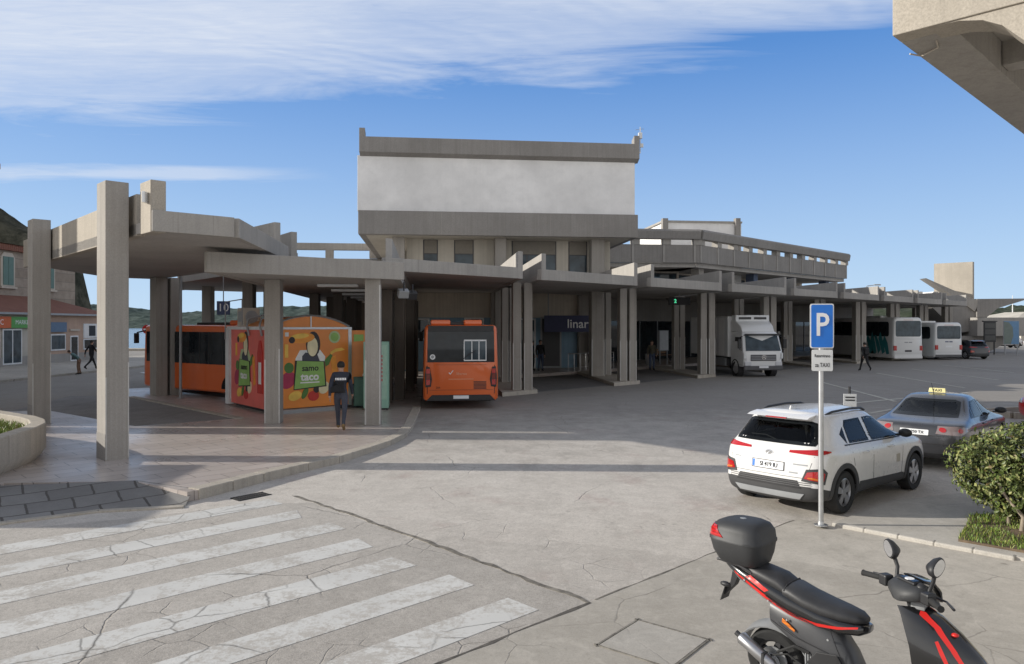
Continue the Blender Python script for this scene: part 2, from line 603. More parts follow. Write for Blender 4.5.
def car_paint(name, col, metal=0.0, rough=0.32):
    m, t, b = new_mat(name)
    p = t.obj()
    dust = t.noise(p, 2.2, 5, 0.65)
    c = t.mix(t.ramp(dust, [(0.5, 0.0), (0.85, 0.12)]), col, [0.7 * x + 0.05 for x in col])
    t.L.new(c, b.inputs['Base Color'])
    b.inputs['Metallic'].default_value = metal
    t.L.new(t.ramp(dust, [(0.3, rough * 0.8), (0.8, min(1, rough * 1.7))]), b.inputs['Roughness'])
    b.inputs['Coat Weight'].default_value = 0.8; b.inputs['Coat Roughness'].default_value = 0.06
    return m


def lamp_mat(name, col, emit=0.0):
    m, t, b = new_mat(name)
    p = t.obj()
    q = t.N.new('ShaderNodeTexWave'); q.inputs['Scale'].default_value = 14; q.bands_direction = 'Z'
    t.L.new(p, q.inputs['Vector'])
    t.L.new(t.mix(q.outputs['Fac'], [x * 0.55 for x in col], col), b.inputs['Base Color'])
    b.inputs['Roughness'].default_value = 0.12
    b.inputs['Coat Weight'].default_value = 1.0
    if emit:
        b.inputs['Emission Color'].default_value = (*col, 1); b.inputs['Emission Strength'].default_value = emit
    return m


def leaf_mat(name, col, trans=0.25):
    m, t, b = new_mat(name)
    p = t.pos()
    t.L.new(t.ramp(t.noise(p, 6, 2), [(0.3, [x * 0.6 for x in col]), (0.7, [x * 1.35 for x in col])]), b.inputs['Base Color'])
    b.inputs['Roughness'].default_value = 0.5
    b.inputs['Subsurface Weight'].default_value = 0.0
    return m


M = {}
M['concrete'] = concrete('concrete', (0.43, 0.405, 0.372))
M['concrete_dark'] = concrete('dark concrete', (0.34, 0.32, 0.298), fine=0.2)
M['concrete_pillar'] = concrete('pillar concrete', (0.40, 0.372, 0.338), streak=0.45)
M['concrete_soffit'] = concrete('soffit concrete', (0.46, 0.435, 0.405), streak=0.0, fine=0.05, bump=0.15)
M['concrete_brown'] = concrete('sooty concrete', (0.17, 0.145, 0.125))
M['concrete_sun'] = concrete('sandy concrete', (0.5, 0.45, 0.38), streak=0.2, fine=0.2)
M['render_white'] = concrete('weathered white render', (0.88, 0.865, 0.845), dark=0.9, streak=0.06, fine=0.02, bump=0.08, board=0.15)
M['render_cream'] = concrete('cream render', (0.56, 0.52, 0.45), dark=0.75, streak=0.25, fine=0.02, bump=0.08)
M['render_beige'] = concrete('beige render', (0.6, 0.54, 0.46), dark=0.75, streak=0.25, fine=0.03, bump=0.08)
M['blue_wall'] = concrete('blue tiled wall', (0.23, 0.36, 0.47), dark=0.75, streak=0.15, fine=0.02, rough=0.5, bump=0.05)
M['kerb'] = concrete('kerb stone', (0.52, 0.47, 0.4), dark=0.45, streak=0.6, fine=0.14)
M['lot'] = road_mat('worn pale tarmac', (0.51, 0.466, 0.415), (0.645, 0.598, 0.54), crack=0.55, stain=0.5, red=0.5, agg=0.95, shade_wear=(15.5, 24.0, 0.66))
M['road'] = road_mat('coarse grey tarmac', (0.43, 0.395, 0.352), (0.54, 0.502, 0.455), crack=0.65, stain=0.45, agg=1.1, clusters=(0.5, 0.58))
M['cement'] = road_mat('old cement pavement', (0.43, 0.395, 0.342), (0.55, 0.51, 0.45), crack=0.6, stain=0.45, agg=0.55, patchy=0.5)
M['cement_pale'] = road_mat('pale cement slab', (0.44, 0.41, 0.365), (0.54, 0.51, 0.46), crack=0.4, stain=0.35, agg=0.5, patchy=0.6)
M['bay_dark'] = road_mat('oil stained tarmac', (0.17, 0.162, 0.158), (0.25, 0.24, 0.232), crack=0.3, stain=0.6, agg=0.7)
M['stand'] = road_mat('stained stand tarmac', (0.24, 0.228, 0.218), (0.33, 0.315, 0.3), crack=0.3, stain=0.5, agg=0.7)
M['cover_rim'] = plain('cover rim', (0.2, 0.185, 0.16), 0.95, vary=0.45, scale=12, bump=0.6)
M['tar'] = plain('tar joint', (0.1, 0.09, 0.078), 0.9, vary=0.4, scale=9, bump=0.5)
M['joint_grit'] = plain('gritty joint', (0.17, 0.155, 0.132), 0.95, vary=0.5, scale=7, bump=0.6)
M['zebra'] = paint_mat('worn white road paint', (0.64, 0.63, 0.6), (0.43, 0.4, 0.36), wear=1.1)
M['line'] = paint_mat('faded line paint', (0.58, 0.55, 0.47), (0.25, 0.24, 0.22), wear=0.75)
M['paving'] = paving_mat('stone paving', (0.5, 0.437, 0.395), (0.61, 0.54, 0.495), (0.13, 0.115, 0.11), A_ROW, 0.9, 0.42, rough=0.33, gap=0.009, vary=0.14)
M['ramp_tile'] = paving_mat('dark ramp tiles', (0.2, 0.194, 0.188), (0.27, 0.262, 0.252), (0.07, 0.062, 0.055), A_ROW - 0.15, 0.66, 0.6, rough=0.8, gap=0.022)
M['soil'] = plain('dry soil', (0.16, 0.115, 0.075), 0.95, vary=0.4, scale=5, bump=0.8)
M['steel'] = plain('galvanised steel', (0.55, 0.56, 0.57), 0.4, 0.85, scale=9)
M['guard'] = plain('steel corner guard', (0.5, 0.49, 0.47), 0.5, 0.4, scale=4)
M['white_metal'] = plain('white painted metal', (0.72, 0.73, 0.73), 0.4, scale=3)
M['grey_metal'] = plain('grey painted metal', (0.32, 0.33, 0.34), 0.45, scale=3)
M['dark_metal'] = plain('dark metal', (0.045, 0.045, 0.048), 0.45, 0.2, scale=4)
M['black_plastic'] = plain('black plastic', (0.022, 0.022, 0.024), 0.5, vary=0.2, scale=5)
M['grey_plastic'] = plain('grey plastic', (0.085, 0.085, 0.09), 0.45, vary=0.15, scale=5)
M['cladding'] = plain('plastic cladding', (0.05, 0.05, 0.052), 0.62, vary=0.15, scale=4, bump=0.05)
M['rubber'] = plain('tyre rubber', (0.02, 0.02, 0.02), 0.85, vary=0.25, scale=10, bump=0.2)
M['well'] = plain('wheel well', (0.006, 0.006, 0.006), 0.95)
M['alloy'] = plain('alloy rim', (0.5, 0.5, 0.51), 0.3, 0.85, scale=6)
M['glass'] = glass_mat('dark window glass')
M['glass_car'] = glass_mat('car window glass', (0.012, 0.014, 0.016))
M['glass_car'].node_tree.nodes['Principled BSDF'].inputs['Coat Weight'].default_value = 0.0
M['glass_car'].node_tree.nodes['Principled BSDF'].inputs['Specular IOR Level'].default_value = 0.12
M['glass_blue'] = glass_mat('bluish window glass', (0.05, 0.07, 0.085))
M['pane'] = clear_glass('tinted car pane', (0.42, 0.44, 0.43))
M['cabin'] = plain('cabin lining', (0.07, 0.066, 0.06), 0.8, vary=0.2)
M['seat_cloth'] = plain('seat cloth', (0.05, 0.05, 0.052), 0.9, vary=0.25, scale=9)
M['chrome'] = plain('chrome', (0.75, 0.75, 0.76), 0.1, 1.0, vary=0.02)
M['mirror'] = plain('mirror glass', (0.9, 0.92, 0.94), 0.02, 1.0, vary=0.01)
M['red_lamp'] = lamp_mat('red lamp lens', (0.55, 0.012, 0.014))
M['amber_lamp'] = lamp_mat('amber lens', (0.75, 0.2, 0.015))
M['clear_lamp'] = lamp_mat('clear lamp lens', (0.75, 0.76, 0.78))
M['smoked_lamp'] = lamp_mat('smoked lamp lens', (0.3, 0.24, 0.24))
M['plate'] = plain('number plate white', (0.78, 0.79, 0.8), 0.4, vary=0.03)
M['ink'] = plain('black ink', (0.012, 0.012, 0.014), 0.6)
M['white_ink'] = plain('white ink', (0.82, 0.82, 0.82), 0.5, vary=0.03)
M['sign_blue'] = plain('sign blue', (0.005, 0.16, 0.62), 0.35, vary=0.06)
M['dark_blue'] = plain('dark blue sign', (0.015, 0.035, 0.12), 0.4)
M['red'] = plain('red paint', (0.5, 0.02, 0.02), 0.45)
M['orange'] = car_paint('orange bus paint', (0.72, 0.13, 0.018), rough=0.35)
M['white_paint'] = car_paint('white vehicle paint', (0.72, 0.72, 0.71))
M['white_car'] = car_paint('white car paint', (0.74, 0.73, 0.715), rough=0.25)
M['silver_car'] = car_paint('dark silver car paint', (0.065, 0.066, 0.072), 0.5, rough=0.28)
M['dark_car'] = car_paint('dark blue car paint', (0.02, 0.022, 0.03), 0.3)
M['red_car'] = car_paint('red car paint', (0.5, 0.012, 0.015))
M['leaf_a'] = leaf_mat('leaf mid', (0.1, 0.135, 0.03))
M['leaf_b'] = leaf_mat('leaf light', (0.24, 0.25, 0.085))
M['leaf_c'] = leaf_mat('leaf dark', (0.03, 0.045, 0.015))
M['leaf_d'] = leaf_mat('leaf dry', (0.2, 0.15, 0.06))
M['grass_a'] = leaf_mat('grass green', (0.12, 0.2, 0.03))
M['grass_b'] = leaf_mat('grass yellow', (0.24, 0.27, 0.06))
M['stem'] = plain('pale bark', (0.3, 0.25, 0.19), 0.9, vary=0.3, scale=8, bump=0.5)
# ------------------------------------------------------------------ camera, sun, sky
cam_d = bpy.data.cameras.new('camera')
cam = bpy.data.objects.new('camera', cam_d); C.objects.link(cam)
cam.location = (0, 0, 2.8); cam.rotation_euler = (rad(90), 0, 0)
cam_d.sensor_width = 36.0; cam_d.lens = 745 / 1024 * 36.0
cam_d.shift_y = -7 / 1024
cam_d.clip_end = 9000
scene.camera = cam
scene.view_settings.view_transform = 'Standard'
scene.view_settings.look = 'None'
scene.view_settings.exposure = 0
scene.render.engine = 'CYCLES'
scene.cycles.max_bounces = 8
scene.cycles.use_denoising = True

SUN_EL, SUN_AZ = rad(18.8), rad(178.0)          # azimuth counted from +x towards +y
sdir = Vector((math.cos(SUN_EL) * math.cos(SUN_AZ), math.cos(SUN_EL) * math.sin(SUN_AZ), math.sin(SUN_EL)))
sl = bpy.data.lights.new('sun', 'SUN'); sl.energy = 5.0; sl.angle = rad(0.53); sl.color = (1.0, 0.95, 0.86)
so = bpy.data.objects.new('sun', sl); C.objects.link(so)
so.rotation_euler = (-sdir).to_track_quat('-Z', 'Y').to_euler()

w = bpy.data.worlds.new('World'); scene.world = w; w.use_nodes = True
t = NT(w.node_tree)
bg = t.N['Background']
sky = t.N.new('ShaderNodeTexSky'); sky.sky_type = 'NISHITA'; sky.sun_disc = False
sky.sun_elevation = SUN_EL; sky.sun_rotation = PI / 2 - SUN_AZ
sky.air_density = 1.0; sky.dust_density = 0.7; sky.ozone_density = 2.2
dirv = t.N.new('ShaderNodeTexCoord').outputs['Generated']
sp = t.N.new('ShaderNodeSeparateXYZ'); t.L.new(dirv, sp.inputs[0])
zz = t.math('MAXIMUM', sp.outputs[2], 0.03)
cu = t.math('DIVIDE', sp.outputs[0], zz); cv = t.math('DIVIDE', sp.outputs[1], zz)
cb = t.N.new('ShaderNodeCombineXYZ'); t.L.new(cu, cb.inputs[0]); t.L.new(cv, cb.inputs[1])
cp = cb.outputs[0]
wisp = t.noise(t.mapping(cp, (0.55, 1.6, 1), (0, 0, 0.3)), 1.1, 8, 0.62, 0.6)
soft = t.noise(t.mapping(cp, (0.5, 0.8, 1), (0, 0, 0.25), (3, 1, 0)), 0.8, 5, 0.6, 0.2)
fine = t.noise(t.mapping(cp, (1.2, 5.5, 1), (0, 0, 0.55)), 3.4, 8, 0.7, 1.2)
edge = t.math('SUBTRACT', 3.25, t.math('ADD', cv, t.math('MULTIPLY', cu, 0.2)))
edge = t.math('ADD', edge, t.math('MULTIPLY', t.math('SUBTRACT', wisp, 0.5), 2.2))
edge = t.math('SUBTRACT', edge, t.math('MAXIMUM', t.math('MULTIPLY', t.math('SUBTRACT', cu, 0.3), 0.55), 0.0))
body = t.ramp(edge, [(0.0, 0.0), (0.35, 0.55), (1.0, 1.0)])
# fine rolls, only in some stretches of the sheet
rip = t.N.new('ShaderNodeTexWave'); rip.inputs['Scale'].default_value = 2.6; rip.inputs['Distortion'].default_value = 9.0
rip.inputs['Detail'].default_value = 4.0; rip.inputs['Detail Scale'].default_value = 1.1
t.L.new(t.mapping(cp, (1.0, 1.25, 1), (0, 0, 0.9)), rip.inputs['Vector'])
rmask = t.ramp(t.noise(t.mapping(cp, (1, 1, 1), (0, 0, 0), (2.3, 0.4, 0)), 0.7, 3), [(0.48, 0.0), (0.66, 0.3)])
tex = t.math('ADD', t.math('MULTIPLY', fine, 0.55), t.math('MULTIPLY', soft, 0.85))
tex = t.math('ADD', tex, t.math('MULTIPLY', rip.outputs['Fac'], rmask))
dens = t.ramp(tex, [(0.36, 0.15), (0.58, 0.75), (0.88, 1.0)])
cl = t.math('MULTIPLY', body, dens)
# the low thin streaks left of the hall
lo = t.math('ABSOLUTE', t.math('SUBTRACT', cv, 4.95))
lo = t.ramp(t.math('ADD', lo, t.math('MULTIPLY', t.math('SUBTRACT', wisp, 0.5), 1.2)), [(0.0, 0.75), (0.3, 0.0)])
lo = t.math('MULTIPLY', lo, t.ramp(t.math('MULTIPLY', cu, -0.25), [(0.3, 0.0), (0.5, 0.8)]))
cl = t.math('MAXIMUM', cl, lo)
sat = t.N.new('ShaderNodeHueSaturation'); sat.inputs['Saturation'].default_value = 1.1; sat.inputs['Value'].default_value = 1.0
t.L.new(sky.outputs[0], sat.inputs['Color'])
# marine haze near the horizon
haze = t.ramp(sp.outputs[2], [(0.0, 0.95), (0.2, 0.85), (0.5, 0.5)])
blue = t.mix(haze, sat.outputs[0], t.mix(t.ramp(sp.outputs[2], [(0.0, 0.0), (0.34, 1.0)]), (3.7, 5.0, 6.4), (0.62, 1.9, 4.95)))
# the sheet thickens overhead; unseen bright bank behind the viewer, added to light fronts
back = t.ramp(cv, [(0.0, 1.0), (1.0, 0.0)])
thick = t.ramp(t.math('MULTIPLY', t.math('SUBTRACT', 2.2, cv), 0.5), [(0.0, 0.0), (1.0, 1.0)])
up = t.ramp(sp.outputs[2], [(0.02, 0.0), (0.15, 1.0)])
low_back = t.math('MULTIPLY', t.ramp(cv, [(0.0, 1.0), (0.35, 0.0)]), t.ramp(sp.outputs[2], [(0.1, 1.0), (0.75, 0.0)]))
cl = t.math('MAXIMUM', t.math('MULTIPLY', cl, 0.9), t.math('MULTIPLY', t.math('MAXIMUM', low_back, t.math('MULTIPLY', thick, 0.25)), t.math('MULTIPLY', up, 0.9)))
ccol = t.mix(thick, (4.9, 5.3, 6.0), (2.7, 2.8, 3.0))
ccol = t.mix(low_back, ccol, (8.6, 8.2, 7.6))
col = t.mix(cl, blue, ccol)
t.L.new(col, bg.inputs['Color'])
bg.inputs['Strength'].default_value = 0.15

# ------------------------------------------------------------------ ground
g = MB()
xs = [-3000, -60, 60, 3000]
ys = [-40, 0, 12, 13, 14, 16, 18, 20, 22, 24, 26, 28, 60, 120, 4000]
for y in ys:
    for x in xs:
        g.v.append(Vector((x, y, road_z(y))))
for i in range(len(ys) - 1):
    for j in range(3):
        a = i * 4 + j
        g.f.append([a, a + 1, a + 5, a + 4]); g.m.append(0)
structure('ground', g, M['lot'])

Q = (0.83, 7.96)                       # where the pavement, the road and the lot meet
zg = -0.17


def along(p, d, t_):
    return (p[0] + d.x * t_, p[1] + d.y * t_)


# near road with the crossing
near = [Q, (-4.34, 13.55), (-4.05, 12.6), (-5.5, 11.6), (-8.2, 10.4), (-14, 7.2), (-20, 3), (-14, -9), along(Q, R, -13)]
structure('road', MB().prism(near, zg - 0.05, zg + 0.004), M['road'])
# darker tarmac under the bays, where buses stand
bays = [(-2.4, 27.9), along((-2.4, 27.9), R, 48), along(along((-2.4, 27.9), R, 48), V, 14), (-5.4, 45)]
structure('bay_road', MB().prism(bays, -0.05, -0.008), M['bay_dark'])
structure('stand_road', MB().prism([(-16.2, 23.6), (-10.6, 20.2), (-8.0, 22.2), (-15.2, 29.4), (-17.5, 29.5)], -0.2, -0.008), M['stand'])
# cement pavement the scooter stands on
pav = [Q, along(Q, R, 4.95), (6.3, 9.45), (14, 2.2), (12, -8), along(Q, R, -13)]
structure('pavement', MB().prism(pav, zg - 0.05, zg + 0.007), M['cement'])
K0 = (4.74, 11.0)
bed = [K0, (6.3, 9.45), (9, 6.9), (16, 12), (9.6, 13.2), (6.9, 11.9)]
structure('slab', MB().prism([K0, (6.3, 9.45), (9.2, 6.8), (14, 13.6), (9.0, 13.4), (6.3, 12.4)], zg - 0.05, zg + 0.05), M['cement_pale'])


def strip(path, width, z0, z1, jit=0.0, seed=1):
    rnd = random.Random(seed)
    L_, R_ = [], []
    for i, p in enumerate(path):
        a = Vector(path[max(i - 1, 0)]); b = Vector(path[min(i + 1, len(path) - 1)])
        d = (b - a).normalized(); n_ = Vector((-d.y, d.x))
        w_ = width * (1 + jit * rnd.uniform(-1, 1))
        off = n_ * (rnd.uniform(-1, 1) * jit * width * 0.7)
        c_ = Vector(p) + off
        L_.append(c_ + n_ * w_ / 2); R_.append(c_ - n_ * w_ / 2)
    mb = MB()
    for i in range(len(path) - 1):
        q = [R_[i], R_[i + 1], L_[i + 1], L_[i]]
        mb.prism([(p.x, p.y) for p in q], z0, z1)
    return mb


def sub(path, n):
    out = []
    for i in range(len(path) - 1):
        a = Vector(path[i]); b = Vector(path[i + 1])
        out += [tuple(a.lerp(b, k / n)) for k in range(n)]
    return out + [tuple(path[-1])]


structure('road_joint', strip(sub([(-4.34, 13.5), (-2.6, 11.75), (-0.9, 9.9), Q], 14), 0.055, zg - 0.02, zg + 0.009, 0.6, 3), M['joint_grit'])
structure('pavement_joint', strip(sub([along(Q, R, -9), along(Q, R, -4), along(Q, R, 0)], 14), 0.035, zg - 0.02, zg + 0.010, 0.7, 4), M['tar'])
structure('pavement_joint', strip(sub([along(Q, R, 0.1), along(Q, R, 2.6), along(Q, R, 4.8)], 10), 0.018, zg - 0.02, zg + 0.010, 0.9, 5), M['joint_grit'])
# kerb beside the bed
kb = MB()
kp = [(K0[0] - 0.15, K0[1] + 0.12), (6.3, 9.45), (7.9, 7.95)]
structure('kerb', strip(sub([K0, (6.35, 9.4)], 5), 0.12, zg - 0.02, zg + 0.062, 0.1, 8), M['cement_pale'], bevel=0.02)

# crossing stripes: right ends lie on a line along N
Zs0, Zs1 = Vector((-4.02, 12.46)), Vector((0.06, 7.87))
zb = MB()
for i in range(7):
    e = Zs0.lerp(Zs1, i / 6.0)
    a = (e.x, e.y)
    h = 0.235
    p0 = along(a, N, -h); p1 = along(a, N, h)
    rnd = random.Random(i)
    q0 = along(p0, R, rnd.uniform(-0.12, 0.12)); q1 = along(p1, R, rnd.uniform(-0.12, 0.12))
    pts = [q0, q1, along(p1, R, -5.6), along(p0, R, -5.6)]
    o = MB().prism(pts, zg - 0.01, zg + 0.0085).build('crossing_stripe', M['zebra'])
    o['kind'] = 'structure'
for k in range(9):
    e = Zs0.lerp(Zs1, k / 6.0)

# faded bay lines on the lot
def line_obj(a, b, wd, z=0.009):
    a = Vector(a); b = Vector(b)
    d = (b - a).normalized(); n_ = Vector((-d.y, d.x)) * wd / 2
    mb = MB()
    k = max(2, int((b - a).length / 1.0))
    for i in range(k):
        p, q = a.lerp(b, i / k), a.lerp(b, (i + 1) / k)
        zs = [road_z(p.y) + z, road_z(q.y) + z]
        mb.add([(p.x - n_.x, p.y - n_.y, zs[0]), (q.x - n_.x, q.y - n_.y, zs[1]), (q.x + n_.x, q.y + n_.y, zs[1]), (p.x + n_.x, p.y + n_.y, zs[0])], [(0, 1, 2, 3)])
    o = mb.build('road_marking', M['line']); o['kind'] = 'structure'
for a, b, wd in [((15.2, 36.5), (14.1, 27.4), 0.16), ((21.3, 43.5), (20.2, 33.2), 0.16), ((25.5, 47.5), (24.8, 38.0), 0.16), ((30.2, 52.5), (29.6, 44), 0.16),
                 ((19.0, 31.0), (11.2, 26.2), 0.18), ((11.5, 24.0), (14.5, 26.5), 0.15)]:
    line_obj(a, b, wd)

# ------------------------------------------------------------------ plaza with its kerb
front = [(-4.95, 12.6), (-4.2, 13.35), (-3.43, 14.1), (-2.86, 14.85), (-2.36, 15.8), (-2.03, 16.85), (-2.05, 17.9), (-2.1, 19.3), (-2.45, 20.5), (-3.05, 24.5)]
front = [(-5.33, 12.64), (-4.68, 14.0), (-4.13, 15.04), (-3.68, 15.8), (-3.26, 17.0), (-2.95, 18.0), (-2.75, 19.3), (-2.78, 20.7), (-3.15, 25.5)]
right_back = [(-5.4, 46.5), (-5.75, 49.5)]
plaza = [(-5.45, 12.5), (-6.75, 13.35), (-9.0, 13.2), (-9.3, 12.2), (-24, 6), (-26, 24), (-16.1, 24.2), (-15.3, 24.5), (-10.45, 20.65), (-8.25, 22.3), (-14.9, 29.0), (-17.8, 32.4), (-16.2, 33.2), (-9.3, 27.2), (-9.5, 31), (-22, 44), (-20, 50)][:]
pl = front + right_back + plaza[::-1]
structure('plaza', MB().prism(pl, -0.3, 0.0), M['paving'])
# kerb stones around the plaza front (0.3 m wide, standing a finger proud)
kmb = MB()
kpath = []
for i in range(len(front) - 1):
    a, b = Vector(front[i]), Vector(front[i + 1])
    k = max(1, int((b - a).length / 0.75))
    kpath += [a.lerp(b, q / k) for q in range(k)]
kpath.append(Vector(front[-1]))
for i in range(len(kpath) - 1):
    a, b = kpath[i], kpath[i + 1]
    d = (b - a).normalized(); n_ = Vector((-d.y, d.x))
    a2, b2 = a + d * 0.006, b - d * 0.006
    q = [a2 - n_ * 0.03, b2 - n_ * 0.03, b2 + n_ * 0.24, a2 + n_ * 0.24]
    kmb.prism([(p.x, p.y) for p in q], -0.3, 0.018)
structure('kerb', kmb, M['kerb'], bevel=0.012)
# platform kerb of the stand road
kmb = MB()
pth = [(-14.9, 29.0), (-8.25, 22.3)]
for i in range(12):
    a = Vector(pth[0]).lerp(Vector(pth[1]), i / 12); b = Vector(pth[0]).lerp(Vector(pth[1]), (i + 1) / 12)
    d = (b - a).normalized(); n_ = Vector((-d.y, d.x))
    q = [a + d * 0.005 - n_ * 0.04, b - n_ * 0.04, b + n_ * 0.22, a + d * 0.005 + n_ * 0.22]
    kmb.prism([(p.x, p.y) for p in q], -0.1, 0.02)
structure('kerb', kmb, M['kerb'], bevel=0.01)
# dropped kerb: tiled ramp between plaza and road
rp = MB()
top = [(-5.45, 12.75), (-6.75, 13.4), (-8.95, 12.95), (-11.5, 11.6)]
bot = [(-5.35, 12.2), (-6.6, 11.9), (-7.6, 11.2), (-9.3, 9.9)]
for i in range(3):
    rp.add([(*bot[i], zg + 0.012), (*top[i], 0.006), (*top[i + 1], 0.006), (*bot[i + 1], zg + 0.012)], [(0, 1, 2, 3)])
structure('ramp', rp, M['ramp_tile'])
rk = MB()
for i in range(3):
    a, b = Vector(bot[i]), Vector(bot[i + 1])
    n_ = (Vector((b - a)).normalized()); n_ = Vector((-n_.y, n_.x)) * 0.14
    rk.prism([(a.x, a.y), (b.x, b.y), (b.x + n_.x, b.y + n_.y), (a.x + n_.x, a.y + n_.y)], zg - 0.1, zg + 0.03)
structure('kerb', rk, M['kerb'], bevel=0.01)

# drain grate in the gutter
gr = thing('drain_grate', 'black iron drain grate in the gutter at the end of the tiled ramp', 'drain', (-4.5, 12.86, zg + 0.008), A_ROW + 0.1)
gr.scale = (0.68, 0.7, 1)
mb = MB()
mb.box(-0.42, 0.42, -0.02, 0.02, 0, 0.012); 
for s in (-0.2, 0.18): mb.box(-0.45, 0.45, s, s + 0.03, 0, 0.014)
for i in range(14): mb.box(-0.43 + i * 0.064, -0.405 + i * 0.064, -0.18, 0.19, 0, 0.012)
mb.build('grille', M['dark_metal'], gr)
MB().box(-0.46, 0.46, -0.21, 0.22, -0.004, 0.002).build('pit', M['well'], gr)

# access cover in the pavement
ac = thing('access_cover', 'square cement access cover sunk in the pavement in front of the scooter', 'manhole cover', (1.32, 6.95, zg + 0.009), A_ROW + 0.12)
MB().box(-0.36, 0.36, -0.36, 0.36, -0.02, 0.004).build('lid', M['cement_pale'], ac)
mb = MB()
for a in range(4):
    s = mb.mark(); mb.box(-0.41, 0.41, 0.368, 0.388, -0.02, 0.006); mb.xf(Matrix.Rotation(a * PI / 2, 4, 'Z'), s)
mb.build('frame', M['cover_rim'], ac)

# ------------------------------------------------------------------ islands of the bays
F0 = Vector((0.098, 30.3)); FS = Vector((5.076, 4.952))


def pair(k):
    p = F0 + FS * k
    return Vector((p.x, p.y, 0))


CONC = 8.0      # the raised concourse begins this far behind the front pillars
cf0 = pair(-0.55) + V * CONC
conc = [cf0, pair(9.3) + V * CONC, pair(9.3) + V * 22, pair(-0.2) + V * 24]
structure('concourse_floor', MB().prism([(p.x, p.y) for p in conc], -0.05, 0.15), M['paving'])
for k in range(0, 9):
    p = pair(k)
    wd = 2.0 if k < 2 else 1.8
    a = p - R * 0.75 - V * 0.5
    q = [a, a + R * wd, a + R * wd + V * (CONC + 0.4), a + V * (CONC + 0.4)]
    o = MB().prism([(v.x, v.y) for v in q], -0.05, 0.146).build('bay_island', [M['kerb'], M['paving']], None, None, 0.015)
    o['kind'] = 'structure'
# ------------------------------------------------------------------ bay canopies of the station
def frame_box(mb, o, a, b, la, lb, z0, z1, m=0):
    # box with one corner at o, running la along a and lb along b
    return mb.obox((o[0], o[1], z0), a * la, b * lb, z1 - z0, m)


Z0, ZB, ZF = 4.53, 4.92, 5.52           # soffit, beam top, fin top
CW = R * 6.08                           # front edge of one canopy
LEN = 10.6
first_canopy = None
SAY = ['bay canopy over the orange bus with one end tucked behind the low canopy',
       'bay canopy under the right half of the white upper storey, beside the blue sign',
       'bay canopy with the green lit number under it, left of the white truck',
       'bay canopy straight above the white refrigerated truck',
       'bay canopy behind the blue parking sign, just right of the truck',
       'bay canopy whose pillars stand left of the teal patterned coach',
       'bay canopy above the teal patterned white coach',
       'bay canopy above the plain white coach beside the dark car',
       'farthest bay canopy, next to the stair tower']


def blade(name, parent, o, a, b, la, lb, z0, z1, mat, guards=True):
    mb = MB(); frame_box(mb, o, a, b, la, lb, z0, z1)
    c = mb.build(name, mat, parent, None, 0.012)
    if guards:
        for s in (0, 1):
            g_ = MB()
            p = Vector((o[0], o[1], 0)) + a * (la if s else 0)
            sg = 1 if s else -1
            g_.obox(p + Vector((0, 0, z0 + 0.02)) - b * 0.004 - a * (0.03 if s else 0), a * 0.03, b * 0.004, 1.9)
            g_.obox(p + Vector((0, 0, z0 + 0.02)) - b * 0.004 + a * (0.0 if s else -0.004), a * 0.004, b * 0.06, 1.9)
            g_.build('corner_guard', M['guard'], c)
    return c


def make_canopy():
    root = thing('bus_canopy', SAY[0], 'canopy', (0, 0, 0), 0, 'concrete canopies along the bus bays')
    mb = MB()
    P = [Vector((0, 0, 0)), CW, CW + V * LEN, V * LEN]
    mb.prism([(p.x, p.y) for p in P], Z0, Z0 + 0.22)
    mb.build('roof_slab', M['concrete_soffit'], root)
    n_ = Vector((R.y, -R.x, 0))          # outward normal of the front edge
    mb = MB(); mb.obox(Vector((0, 0, Z0 - 0.02)) + n_ * 0.0 - R * 0.0, CW, n_ * 0.22, ZB - Z0 + 0.02)
    mb.build('front_beam', M['concrete'], root, None, 0.015)
    for s in (0, 1):
        o = Vector((0, 0, Z0 - 0.025)) + (CW - R * 0.25 if s else Vector((0, 0, 0))) + n_ * 0.225
        mb = MB(); mb.obox(o, R * 0.25, V * (LEN + 0.1), ZF - Z0 + 0.025)
        mb.build('side_fin', M['concrete'], root, None, 0.015)
    return root


can = []
for j in range(0, 9):
    L0 = Vector((-3.975 + 5.076 * j, 23.34 + 4.952 * j, 0))
    if j == 0:
        c = make_canopy(); first_canopy = c
    else:
        c = copy_tree(first_canopy)
    c.location = L0 - Vector((R.y, -R.x, 0)) * 0.2
    c['label'] = SAY[j]
    can.append(c)
# pillars: a pair of blades in front and a pair behind, made for the first bay and copied
pil = []
for k in range(0, 9):
    p = pair(k) - Vector((0, 0, 0))
    if k == 0:
        for q, (o, la, lb, z0) in enumerate(((Vector((0, 0, 0)) - EX * 0.06, 0.34, 0.55, 0.14), (Vector((0, 0, 0)) + EX * 0.4, 0.34, 0.55, 0.14),
                                             (V * 4.3 - EX * 0.08, 0.3, 0.5, 0.14), (V * 4.3 + EX * 0.28, 0.3, 0.5, 0.14))):
            pil.append(blade('pillar', None, o, EX, V, la, lb, z0, Z0 - 0.004, M['concrete_pillar'], True))
    for b in pil:
        c = b if k == 0 else copy_tree(b)
        c.location = (p.x, p.y, 0)
        c.parent = can[k]
        c.matrix_parent_inverse = Matrix.Translation(-can[k].location)

# ------------------------------------------------------------------ main hall with its windowless upper storey
def HL(u, v):       # hall coordinates to site
    q = EX * u + V * v
    return Vector((q.x, q.y, 0))


